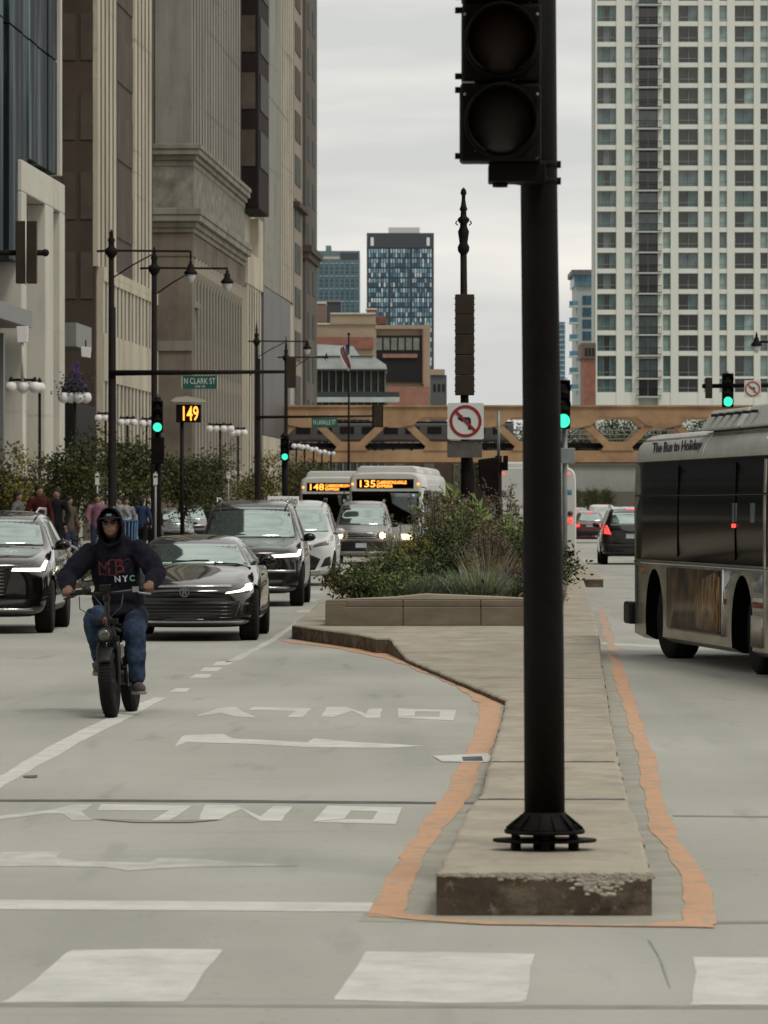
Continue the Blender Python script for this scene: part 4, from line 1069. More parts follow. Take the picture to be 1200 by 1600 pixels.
m = MB(); m.box(-.16, .16, -.014, -.006, -.014, .014, 0, Matrix.Rotation(math.radians(45), 4, 'Y')); m.build('slash', MATS['sign_orange_red'], ps)
# lantern on the far right over the bus
def lantern(parent, x, y, z, s_=1.0, mats=None):
    m = MB(); m.lathe([(.02 * s_, .62 * s_), (.03 * s_, .5 * s_), (.07 * s_, .45 * s_), (.05 * s_, .4 * s_), (.11 * s_, .33 * s_), (.13 * s_, .18 * s_), (.24 * s_, .08 * s_), (.26 * s_, .0), (.2 * s_, -.02 * s_)], (x, y, z), 14)
    h_ = m.build('lamp_hood', M_dark, parent)
    m = MB(); m.lathe([(.18 * s_, -.021 * s_), (.185 * s_, -.1 * s_), (.14 * s_, -.22 * s_), (.06 * s_, -.32 * s_), (.02 * s_, -.34 * s_)], (x, y, z), 14)
    m.build('lamp_glass', mat('frosted_lamp_glass', (.6, .63, .6), .3), parent)
def lamp_mast(label, D, xp, ytop, xl, yl, group='ornate lantern masts', sgn=1, s_=1.0):
    t = thing('street_lamp', label, 'street lamp', (gx(xp, D), D, .15), 0, group)
    z = lambda y: gz(y, D) - .15
    dx = gx(xl, D) - gx(xp, D)
    m = MB(); m.tube([(0, 0, 0), (0, 0, 1.2), (0, 0, 1.25), (0, 0, z(ytop + 32))], [.16, .15, .11, .085], 12); m.build('pole', M_dark, t)
    m = MB(); zt = z(ytop + 32)
    m.lathe([(.1, zt - .25), (.2, zt - .1), (.2, zt), (.1, zt + .08), (.09, zt + .2), (.12, zt + .3), (.05, zt + .42), (.07, zt + .5), (.01, z(ytop))], n=12); m.build('finial', M_dark, t)
    m = MB(); za = z(yl - 50 * s_ * 140 / D) if False else z(yl) + .75 * s_
    m.tube([(-.45 * sgn, 0, zt - .05), (0, 0, zt - .03), (dx, 0, zt - .05)], .035, 8); m.tube([(0, 0, zt - .9), (dx * .25, 0, zt - .5), (dx * .55, 0, zt - .1)], .025, 6); m.tube([(dx, 0, zt - .05), (dx, 0, z(yl) + .55 * s_)], .03, 6)
    m.build('arm', M_dark, t)
    lantern(t, dx, 0, z(yl), s_)
    return t
lamp_mast('tall lamp mast whose arm reaches right to the higher pale lantern before the classical building', 138, 174, 358, 298, 428, s_=.82)
lamp_mast('lamp mast standing between the two green-lit signal posts with the lower pale lantern', 142, 241, 385, 355, 442, s_=.82)
lamp_mast('far lamp mast in front of the slate-grey panel, lantern against the corner tower', 232, 401, 500, 480, 545, s_=.9)
lamp_mast('lamp mast by the far hanging signal back, just left of the corner tower', 236, 447, 525, 510, 560, s_=.5)
t = lamp_mast('single lantern mast at far right above the bus, against the white apartment tower', 150, 1290, 500, 1182, 540, s_=.75)

# --- mast arms with street-name signs
def mast(label, D, xp, ytop, yarm, x0, x1, rad=.09, group='signal mast arms'):
    t = thing('mast_arm_pole', label, 'signal mast', (gx(xp, D), D, .15), 0, group)
    z = lambda y: gz(y, D) - .15
    m = MB(); m.tube([(0, 0, 0), (0, 0, .6), (0, 0, .65), (0, 0, z(ytop))], [.2, .19, .13, .10], 12); m.build('pole', M_dark, t)
    m = MB(); m.tube([(gx(x0, D) - gx(xp, D), -.1, z(yarm)), (gx(x1, D) - gx(xp, D), -.1, z(yarm - 2))], [rad, rad * .55], 10); m.build('arm', M_dark, t)
    for xx in (xp + (x1 - xp) * .4, xp + (x1 - xp) * .6, xp + (x1 - xp) * .8):
        q_ = MB(); q_.tube([(gx(xx, D) - gx(xp, D), -.1, z(yarm - 5)), (gx(xx, D) - gx(xp, D), -.1, z(yarm + 4))], .03, 8); q_.build('clamp', M_galv, t)
    return t
mast('mast arm pole carrying the nearer green street-name plate, arm reaching over the lane', 132, 175.5, 480, 583, 172, 446)
ns = thing('street_name_sign', 'green street-name plate N Clark St hanging under the longer mast arm', 'street sign', (gx(312, 131.8), 131.8, gz(597.5, 131.8)))
m = MB(); m.prism(rounded_rect(27.5 * 131.8 / F, 10.2 * 131.8 / F, .02), 0, .02); m.build('plate', M_signg, ns)
letters('N CLARK ST', M_letter, ns, (0, -.004, .04), width=.92, height=.17)
letters('100 W', M_letter, ns, (0.02, -.004, -.12), width=.3, height=.07)
sb = MB(); sb.box(-.53, -.512, -.003, .022, -.19, .19); sb.box(.512, .53, -.003, .022, -.19, .19); sb.build('edge_strip', M_letter, ns)
mast('mast arm pole carrying the farther teal street-name plate near the bridge abutment', 226, 404, 560, 652, 400, 592, .08)
ns2 = thing('street_name_sign', 'teal green street-name plate N LaSalle St in front of the tan bridge', 'street sign', (gx(507, 225.8), 225.8, gz(660.5, 225.8)))
m = MB(); m.prism(rounded_rect(20 * 225.8 / F, 7.6 * 225.8 / F, .02), 0, .02); m.build('plate', M_signg, ns2)
letters('N LASALLE ST', M_letter, ns2, (0, -.004, .03), width=1.12, height=.24)
# signals hung from the masts / posts
sA = thing('traffic_signal', 'green-lit signal on a dark post left of the orange number display', 'traffic signal', (gx(246, 134), 134, .15))
z = lambda y: gz(y, 134) - .15
m = MB(); m.tube([(0, .3, 0), (0, .3, z(620))], .10, 10); m.build('pole', M_dark, sA)
signal_head(sA, 0, 0, z(651), w_=.33, hh=.95); 
m = MB(); m.box(-.2, .2, .05, .3, z(725), z(683)); m.build('pedestrian_signal', M_housing, sA, bevel=.02)
m = MB(); m.box(-.19, .19, -.1, -.01, z(722), z(719)); m.build('hood', M_housing, sA)
sB = thing('traffic_signal', 'green-lit signal on a post behind the globe lamps, left of the farther name plate', 'traffic signal', (gx(445, 170), 170, .15))
z = lambda y: gz(y, 170) - .15
m = MB(); m.tube([(0, .3, 0), (0, .3, z(690))], .12, 10); m.build('pole', M_dark, sB)
signal_head(sB, 0, 0, z(702), w_=.33, hh=.85)
m = MB(); m.lathe([(.12, z(684)), (.2, z(682)), (.1, z(678)), (.02, z(674))], n=10); m.build('cap', M_dark, sB)
sC = thing('hanging_signal', 'dark back of a signal hanging before the tan bridge girder', 'traffic signal', (gx(590, 225.7), 225.7, gz(650, 225.7)))
signal_head(sC, 0, 0, 0, w_=.42, hh=1.0, back=True)
m = MB(); m.box(-.28, .28, .22, .235, -.55, .55); m.build('backplate', M_housing, sC)
for zq in (-.3, 0, .3):
    m = MB(); m.box(-.1, .1, -.02, .0, zq - .1, zq + .1); m.build('hatch', M_brownbox, sC)
sD = thing('hanging_signal', 'slim dark signal back hanging on the right side of the far lamp mast', 'traffic signal', (gx(455, 231), 231, gz(582, 231)))
signal_head(sD, 0, 0, 0, w_=.5, hh=1.6, back=True)
m = MB(); m.box(-.05, .05, .22, .5, .3, .4); m.build('bracket', M_housing, sD)
# big signal backs at upper left on their arm
DL = 82.0
sE = thing('hanging_signal', 'pair of big brown signal backs on a horizontal arm at the upper left edge', 'traffic signal', (gx(-90, DL), DL, .15))
z = lambda y: gz(y, DL) - .15
m = MB(); m.tube([(0, 0, 0), (0, 0, z(370))], .12, 12); m.build('pole', M_dark, sE)
m = MB(); m.tube([(0, 0, z(395)), (gx(71, DL) - gx(-90, DL), 0, z(395))], .055, 10); m.sphere((gx(71, DL) - gx(-90, DL), 0, z(395)), .07); m.build('arm', M_dark, sE)
for xx in (34, 51):
    ox = gx(xx, DL) - gx(-90, DL)
    signal_head(sE, ox, -.25, z(395), w_=.185, hh=1.14, back=True)
m = MB(); m.tube([(gx(42, DL) - gx(-90, DL), -.26, z(344)), (gx(42, DL) - gx(-90, DL), -.26, z(446))], .012, 8); m.build('mounting_rod', M_signw, sE)
# --- orange number display in a dark housing
nd = thing('number_display', 'orange lit number display 149 in a black housing beside the classical building', 'display', (gx(297, 160), 160, gz(646, 160)))
k_ = 160 / F
m = MB(); m.box(-22 * k_, 17 * k_, 0, .4, -14 * k_, 14 * k_); m.build('housing', M_housing, nd, bevel=.02)
M_led = mat('orange_led', (.8, .3, .02), .4, emis=(1.0, 0.33, 0.045), estr=1.7)
letters('149', M_led, nd, (1 * k_, -.012, 0), width=24 * k_, height=23 * k_, bold=.012)
m = MB(); m.tube([(-.3, .2, -14 * k_), (-.3, .2, -(795 - 646) * k_ - 1.6)], .07, 8); m.build('post', M_dark, nd)
m = MB(); m.prism([(-30 * k_, 20 * k_), (-22 * k_, 25 * k_), (-5 * k_, 27 * k_), (20 * k_, 22 * k_), (28 * k_, 18 * k_), (20 * k_, 17 * k_), (-25 * k_, 18 * k_)], -.1, .8); m.build('awning', mat('cream_awning', (.45, .42, .34), .8), nd)
# --- globe lamps
def globe_lamp(label, D, x, y, n, dia, pole_m, group='globe street lamps', crown=True, spacing=None):
    t = thing('globe_lamp', label, 'street lamp', (gx(x, D), D, .15), 0, group)
    z = gz(y, D) - .15; r_ = dia / 2 * D / F
    m = MB(); m.tube([(0, 0, 0), (0, 0, .9), (0, 0, 1), (0, 0, z + .2)], [.14, .13, .06, .055], 10); m.build('pole', pole_m, t)
    sp_ = spacing or 1.12 * dia
    w_ = sp_ * (n - 1) / 2 * D / F
    m = MB(); m.tube([(-w_ - .02, 0, z + r_ * 1.2), (w_ + .02, 0, z + r_ * 1.2)], .045, 8)
    m.build('crossbar', M_dark, t)
    for k in range(n):
        xx = -w_ + k * sp_ * D / F
        g_ = MB(); g_.sphere((0, 0, 0), r_, 0, 18, 12); go = g_.build('globe', M_globe, t); go.location = (xx, (k % 2) * .12 - .06, z)
        if crown:
            g_ = MB(); g_.lathe([(r_ * .55, z + r_ * .85), (r_ * .4, z + r_ * 1.15), (.03, z + r_ * 1.7)], (xx, (k % 2) * .12 - .06, 0), 8); g_.build('globe_cap', M_dark, t)
    return t
globe_lamp('three-globe lamp on a white post, nearest the white stone portal', 150, 36, 605, 3, 19, M_white_st, spacing=18.5)
globe_lamp('three-globe lamp beside the portal right edge, just right of the white-post lamp', 168, 62, 605.5, 1, 18, M_dark)
globe_lamp('lamp with pale globes under a purple flower basket', 160, 117, 621, 4, 18, M_dark, spacing=11.5)
globe_lamp('four-globe lamp partly behind the tallest mast, left of the first green signal', 205, 165, 653, 3, 12, M_dark, spacing=11)
globe_lamp('globe lamp right of the tallest mast with a pair of wide white globes', 212, 199, 660, 3, 12, M_dark, spacing=10)
globe_lamp('globe lamp touching the left side of the first green signal', 218, 229, 662, 2, 13, M_dark, spacing=12)
globe_lamp('first globe lamp right of the number display, higher globes', 240, 344, 670, 4, 11.5, M_dark, spacing=11)
globe_lamp('second globe lamp right of the number display, lower globes', 252, 372, 676, 3, 11, M_dark, spacing=9.5)
for k, (x, y, d_) in enumerate([(463, 697, 11), (476, 698.5, 11), (490, 702, 10.5), (503, 706, 10), (517, 708.5, 9)]):
    globe_lamp('%s of the five small globe lamps in a row before the bridge abutment' % ['leftmost', 'second from left', 'middle', 'second from right', 'rightmost'][k], 262 + k * 10, x, y, 2, d_ * .8, M_dark, spacing=7)
# flower basket and rooftop-like lights at left
fb = MB(); rr = random.Random(4)
for k in range(420):
    a = Vector((rr.gauss(0, .32), rr.gauss(0, .25), rr.gauss(0, .22) + .25)); s_ = .045
    n1 = Vector((rr.uniform(-1, 1), rr.uniform(-1, 1), rr.uniform(-1, 1))).normalized(); n2 = n1.orthogonal().normalized(); n3 = n1.cross(n2)
    fb.quad(a + n2 * s_, a + n3 * s_, a - n2 * s_, a - n3 * s_, 1 if rr.random() < .28 else 0)
for k in range(60):
    zt = rr.uniform(.3, 1.1); a = Vector((rr.gauss(.05, .09), rr.gauss(0, .08), zt)); s_ = .05
    fb.quad(a + Vector((s_, 0, 0)), a + Vector((0, 0, s_)), a - Vector((s_, 0, 0)), a - Vector((0, 0, s_)), 1)
o = fb.raw('flower_basket', [mat('basket_foliage', (.03, .04, .02), .8), mat('purple_blossom', (.07, .045, .17), .7)])
o = obj('flower_basket', o, None, (gx(118, 160), 160, gz(614, 160))); tag(o, 'flower basket with purple blossoms on top of a globe lamp', 'flower basket')
wl = thing('wall_lamp', 'white square lamp shade under the grey canopy near the black fascia', 'lamp', (gx(134, 190), 190, gz(550, 190)))
m = MB(); m.prism([(-.18, -.2), (.2, -.25), (.22, .2), (-.2, .22)], -.1, .1); m.build('shade', M_globe, wl, bevel=.02)
m = MB(); m.tube([(0, 0, .2), (0, 0, .5)], .03, 8); m.build('stem', M_dark, wl)
wl = thing('wall_lamp', 'white lamp shade on the white post above the three-globe lamp', 'lamp', (gx(35, 149.6), 149.6, gz(523, 150)))
m = MB(); m.prism([(-.17, -.28), (.18, -.28), (.2, .26), (-.2, .26)], -.1, .1); m.build('shade', M_globe, wl, bevel=.02)
m = MB(); m.tube([(0, 0, -.28), (0, 0, -1.6)], .05, 8); m.build('stem', M_white_st, wl)
# flag and flagpole in front of the pavilion
fl = thing('flagpole', 'dark flagpole with ball top before the glass pavilion', 'flagpole', (gx(545, 300), 300, .15))
z = lambda y: gz(y, 300) - .15
m = MB(); m.tube([(0, 0, 0), (0, 0, z(524))], [.09, .05], 10); m.build('pole', M_dark, fl)
m = MB(); m.sphere((0, 0, z(522)), .1); m.build('ball', M_dark, fl)
fg = MB(); k_ = 300 / F; nx, nz_ = 16, 13
P0 = lambda s_, t_: (-(s_ * 7 + t_ * 0) * 1.0, 0)
vs_ = []; fs = []
for j in range(nz_ * 3 + 1):
    for i in range(nx + 1):
        s_, t_ = i / nx, j / (nz_ * 3)
        # cloth hangs down and to the left of the pole
        xx = -1.5 + (-18 * s_) * (1 - .25 * t_) + 16 * t_ * (1 - s_ * .2) * 1.0
        zz_ = -(6 + 36 * t_ + 9 * s_)
        if True: xx = -16 * s_ + 14 * t_ * s_ * .2 + 1; xx = (1 - s_ * 16) + 13 * t_ * s_ ** .5 * .9 - 2 * math.sin(t_ * 5) * s_
        vs_.append((xx * k_, .18 * math.sin(s_ * 9 + t_ * 3), zz_ * k_))
for j in range(nz_ * 3):
    for i in range(nx):
        a = j * (nx + 1) + i
        canton = (i < nx * .42) is True and j < nz_ * 3 * .45
        mi = 2 if canton else (0 if (i % 3) == 0 or (i % 3) == 1 and False else (1 if i % 3 == 1 else 0))
        mi = 2 if canton else ((i // 2) % 2)
        fg.add([vs_[a], vs_[a + 1], vs_[a + nx + 2], vs_[a + nx + 1]], [(0, 1, 2, 3)], mi, True)
me = fg.mesh('flag', [mat('flag_red', (.25, .03, .04), .8), mat('flag_white', (.5, .48, .46), .8), mat('flag_blue', (.025, .025, .09), .8)])
o = obj('flag', me, None, (gx(545, 299.9), 299.8, gz(530, 300))); tag(o, 'limp red white and blue striped flag hanging from the dark flagpole', 'flag')
# ------------------------------------------------------------------ vehicles
M_paintk = mat('black_car_paint', (0.005, 0.0045, 0.0042), 0.12, spec=0.5, coat=1.0)
M_paintk2 = mat('dark_grey_car_paint', (0.010, 0.0095, 0.009), 0.2, spec=0.4, coat=0.7)
M_paintw = mat('white_car_paint', (0.52, 0.54, 0.53), 0.25, spec=0.5, coat=0.6)
M_paints = mat('silver_car_paint', (0.30, 0.29, 0.275), 0.3, metal=0.35, coat=0.5)
M_paintr = mat('dark_red_car_paint', (0.10, 0.012, 0.014), 0.25, coat=0.8)
M_paintg = mat('grey_car_paint', (0.16, 0.165, 0.16), 0.3, metal=0.2, coat=0.6)
M_wscr = mat('windscreen_glass', (0.44, 0.53, 0.49), 0.05, metal=0.97, spec=0.8)
M_swin = mat('side_window_glass', (0.05, 0.06, 0.06), 0.05, metal=0.3, spec=0.6)
M_trim = mat('black_plastic_trim', (0.010, 0.010, 0.010), 0.5, spec=0.3)
M_liner = mat('wheel_arch_liner', (0.003, 0.003, 0.003), 0.9, spec=0.05)
M_gloss = mat('gloss_black_trim', (0.006, 0.006, 0.006), 0.12, spec=0.5)
M_chrome = mat('chrome_trim', (0.45, 0.46, 0.46), 0.18, metal=1.0)
M_tyre = mat('tyre_rubber', (0.010, 0.0095, 0.009), 0.8, var=.3, scale=12, spec=0.2)
M_rim = mat('dark_alloy', (0.09, 0.09, 0.09), 0.35, metal=0.8)
M_drl = mat('daytime_running_light', (0.8, 0.8, 0.7), 0.3, emis=(1.0, 0.96, 0.70), estr=2.2)
M_head = mat('headlight_lit', (0.9, 0.8, 0.6), 0.3, emis=(1.0, 0.72, 0.42), estr=5.0)
M_head2 = mat('headlight_glow', (.9, .85, .7), .3, emis=(1, .93, .7), estr=5.0)
M_lampg = mat('headlamp_glass', (0.055, 0.055, 0.045), 0.08, spec=0.8)
M_tail = mat('tail_light_lit', (0.4, 0.01, 0.01), 0.3, emis=(1.0, 0.05, 0.04), estr=1.6)
M_tailoff = mat('tail_light', (0.12, 0.008, 0.008), 0.2, spec=.6)
M_platew = mat('licence_plate', (0.45, 0.5, 0.55), 0.5)

def ring_pts(st):
    y, zb, w_, zl, wb, zt, wt = st
    h = zl - zb
    half = [(0, zb), (.62 * w_, zb), (.90 * w_, zb + .015), (.975 * w_, zb + .14 * h), (w_, zb + .45 * h), (.99 * w_, zb + .78 * h), (wb, zl),
            (wb + (wt - wb) * .5, zl + (zt - zl) * .48), (wt + (wb - wt) * .10, zl + (zt - zl) * .90), (wt * .86, zt - .012 - .01 * (zt - zl)), (wt * .5, zt), (0, zt + .006)]
    pts = [(x, y, z) for x, z in half] + [(-x, y, z) for x, z in reversed(half[1:-1])]
    return pts
def loft_body(stations, mat_, name='body', sub=2):
    m = MB(); n = None; vs_ = []
    Lt = stations[-1][0]; hw = max(s_[2] for s_ in stations)
    for st in stations:
        t_ = st[0] / Lt; bend = .36 * max(0, 1 - t_ / .52) ** .6 if t_ < .52 else -.14 * ((t_ - .52) / .48)
        if st[0] < .1: bend *= .8
        r_ = [(x, y + bend * (x / hw) ** 2, z) for x, y, z in ring_pts(st)]; n = len(r_); vs_ += r_
    fs = []
    for i in range(len(stations) - 1):
        for k in range(n): fs.append((i * n + k, i * n + (k + 1) % n, (i + 1) * n + (k + 1) % n, (i + 1) * n + k))
    def cap(o, rev):
        h = n // 2; out = []
        a = [o + k for k in range(h + 1)]; b = [o] + [o + n - k for k in range(1, h)] + [o + h]
        for k in range(h):
            q = [a[k], a[k + 1], b[k + 1], b[k]]; q = list(dict.fromkeys(q))
            out.append(tuple(q if rev else reversed(q)))
        return out
    fs += cap(0, True) + cap((len(stations) - 1) * n, False)
    m.add(vs_, fs, 0, True)
    o = bpy.data.objects.new(name, m.mesh(name, [mat_])); C.objects.link(o)
    s_ = o.modifiers.new('sub', 'SUBSURF'); s_.levels = sub; s_.render_levels = sub
    return bake(o)
def cut_arches(o, cuts, w_, inner=None):
    """wheel arches: cylinders of radius r cut into both sides"""
    par = o.parent; o.parent = None
    o.data.materials.append(M_liner)
    for (y, z, r_) in cuts:
        for sx in (-1, 1):
            m = MB(); x0, x1 = (w_ * sx * .66, w_ * sx * 1.3)
            m.lathe([(r_, min(x0, x1)), (r_, max(x0, x1))], (0, y, z), 28, m=1, axis='x', sm=False)
            m2 = m.mesh('cut', [o.data.materials[0], M_liner]); c = bpy.data.objects.new('cut', m2); C.objects.link(c)
            b_ = o.modifiers.new('b', 'BOOLEAN'); b_.operation = 'DIFFERENCE'; b_.object = c; b_.solver = 'EXACT'
            bake(o); bpy.data.objects.remove(c)
    o.parent = par
    bm = bmesh.new(); bm.from_mesh(o.data)
    for e in bm.edges:
        if len(e.link_faces) == 2 and e.link_faces[0].material_index != e.link_faces[1].material_index: e.smooth = False
    for f in bm.faces: f.smooth = True
    bm.to_mesh(o.data); bm.free()
    return o
class Sticker:
    def __init__(s, o):
        me = o.data; s.b = BVHTree.FromPolygons([v.co.copy() for v in me.vertices], [tuple(p.vertices) for p in me.polygons])
    def put(s, name, poly, mat_, parent, view='front', off=.006, res=.08, skirt=.03, lim=None, smooth=True):
        bm = bmesh.new(); vs_ = [bm.verts.new((u, v, 0)) for u, v in poly]; bm.faces.new(vs_)
        us = [p[0] for p in poly]; v2 = [p[1] for p in poly]
        def cuts(lo, hi, axis):
            n = int((hi - lo) / res) + 1
            for k in range(1, n):
                c = lo + (hi - lo) * k / n; co = (c, 0, 0) if axis == 0 else (0, c, 0); no = (1, 0, 0) if axis == 0 else (0, 1, 0)
                bmesh.ops.bisect_plane(bm, geom=bm.verts[:] + bm.edges[:] + bm.faces[:], plane_co=co, plane_no=no)
        cuts(min(us), max(us), 0); cuts(min(v2), max(v2), 1)
        dead = []
        for v in bm.verts:
            u, w_ = v.co.x, v.co.y
            org, d = {'front': (Vector((u, -6, w_)), Vector((0, 1, 0))), 'back': (Vector((u, 30, w_)), Vector((0, -1, 0))),
                      'right': (Vector((6, u, w_)), Vector((-1, 0, 0))), 'left': (Vector((-6, u, w_)), Vector((1, 0, 0))), 'top': (Vector((u, w_, 6)), Vector((0, 0, -1)))}[view]
            hit = s.b.ray_cast(org, d)
            if hit[0] is None: dead.append(v); continue
            v.co = hit[0] - d * off
        if dead: bmesh.ops.delete(bm, geom=dead, context='VERTS')
        if not bm.faces: bm.free(); return None
        be = [e for e in bm.edges if e.is_boundary]
        r_ = bmesh.ops.extrude_edge_only(bm, edges=be)
        for v in [g_ for g_ in r_['geom'] if isinstance(g_, bmesh.types.BMVert)]: v.co += d * skirt
        bmesh.ops.recalc_face_normals(bm, faces=bm.faces)
        me = bpy.data.meshes.new(name); bm.to_mesh(me); bm.free(); me.materials.append(mat_)
        if smooth:
            for p in me.polygons: p.use_smooth = True
        return obj(name, me, parent)

wheel_cache = {}
def wheel(parent, x, y, r_, w_, turn=0.0, sx=1, bus=False):
    key = (r_, w_, bus)
    if key not in wheel_cache:
        m = MB(); m.lathe([(r_ * .62, -w_ / 2), (r_ * .93, -w_ / 2), (r_ * .985, -w_ * .40), (r_, -w_ * .25), (r_, w_ * .25), (r_ * .985, w_ * .40), (r_ * .93, w_ / 2), (r_ * .62, w_ / 2)], (0, 0, 0), 36, axis='x')
        for k in range(40):
            a = 2 * math.pi * k / 40
            m.cbox((0, (r_ + .001) * math.cos(a), (r_ + .001) * math.sin(a)), (w_ * .86, .012, .010), 0, Matrix.Rotation(a - math.pi / 2, 4, 'X'))
        t_ = m.mesh('tyre', [M_tyre])
        m = MB(); m.lathe([(r_ * .1, w_ * .30), (r_ * .14, w_ * .44), (r_ * .14, w_ * .45)], (0, 0, 0), 16, axis='x')
        m.lathe([(r_ * .61, -w_ * .45), (r_ * .66, w_ * .47), (r_ * .62, w_ * .47), (r_ * .58, w_ * .2), (r_ * .2, w_ * .16)], (0, 0, 0), 32, axis='x')
        for k in range(10):
            a = 2 * math.pi * k / 10
            m.cbox((w_ * .34, r_ * .36 * math.cos(a), r_ * .36 * math.sin(a)), (w_ * .14, r_ * .09, r_ * .56), 0, Matrix.Rotation(a - math.pi / 2, 4, 'X'))
        wheel_cache[key] = (t_, m.mesh('rim', [M_rim]))
    t_, rm = wheel_cache[key]
    o = obj('wheel', t_, parent, (x, y, r_), (0, 0, turn)); rmo = obj('rim', rm, o, (0, 0, 0), (0, 0, math.pi if sx < 0 else 0))
    return o

def base_stations(L_, W, Hh, kind):
    w_ = W / 2
    if kind == 'sedan':
        return [(0.0, .30, .62 * w_, .50, .60 * w_, .60, .40 * w_), (.05, .22, .82 * w_, .58, .80 * w_, .70, .60 * w_), (.22, .17, .96 * w_, .66, .93 * w_, .775, .70 * w_),
                (.8, .17, w_, .78, .96 * w_, .89, .75 * w_), (1.35, .17, w_, .86, .95 * w_, .955, .78 * w_), (1.75, .17, w_, .90, .94 * w_, 1.17, .70 * w_), (2.2, .17, w_, .92, .93 * w_, Hh - .03, .60 * w_),
                (2.9, .17, w_, .93, .93 * w_, Hh, .59 * w_), (3.6, .18, w_, .94, .93 * w_, Hh - .08, .58 * w_), (4.2, .2, .98 * w_, .96, .92 * w_, 1.06, .68 * w_), (L_ - .15, .24, .93 * w_, .88, .90 * w_, 1.0, .74 * w_), (L_, .34, .8 * w_, .75, .78 * w_, .9, .6 * w_)]
    return [(0.0, .38, .66 * w_, .72, .64 * w_, .88, .5 * w_), (.05, .28, .85 * w_, .80, .83 * w_, .98, .68 * w_), (.2, .22, .96 * w_, .90, .94 * w_, 1.05, .76 * w_),
            (.8, .22, w_, 1.0, .97 * w_, 1.12, .80 * w_), (1.25, .22, w_, 1.05, .96 * w_, 1.17, .84 * w_), (1.6, .22, w_, 1.08, .95 * w_, 1.40, .78 * w_), (2.0, .22, w_, 1.09, .95 * w_, Hh - .03, .70 * w_),
            (2.8, .22, w_, 1.10, .95 * w_, Hh, .70 * w_), (3.8, .24, w_, 1.11, .95 * w_, Hh - .02, .69 * w_), (4.35, .26, .98 * w_, 1.12, .93 * w_, Hh - .12, .66 * w_), (L_ - .12, .30, .94 * w_, 1.05, .9 * w_, 1.2, .72 * w_), (L_, .42, .84 * w_, .85, .82 * w_, 1.0, .66 * w_)]

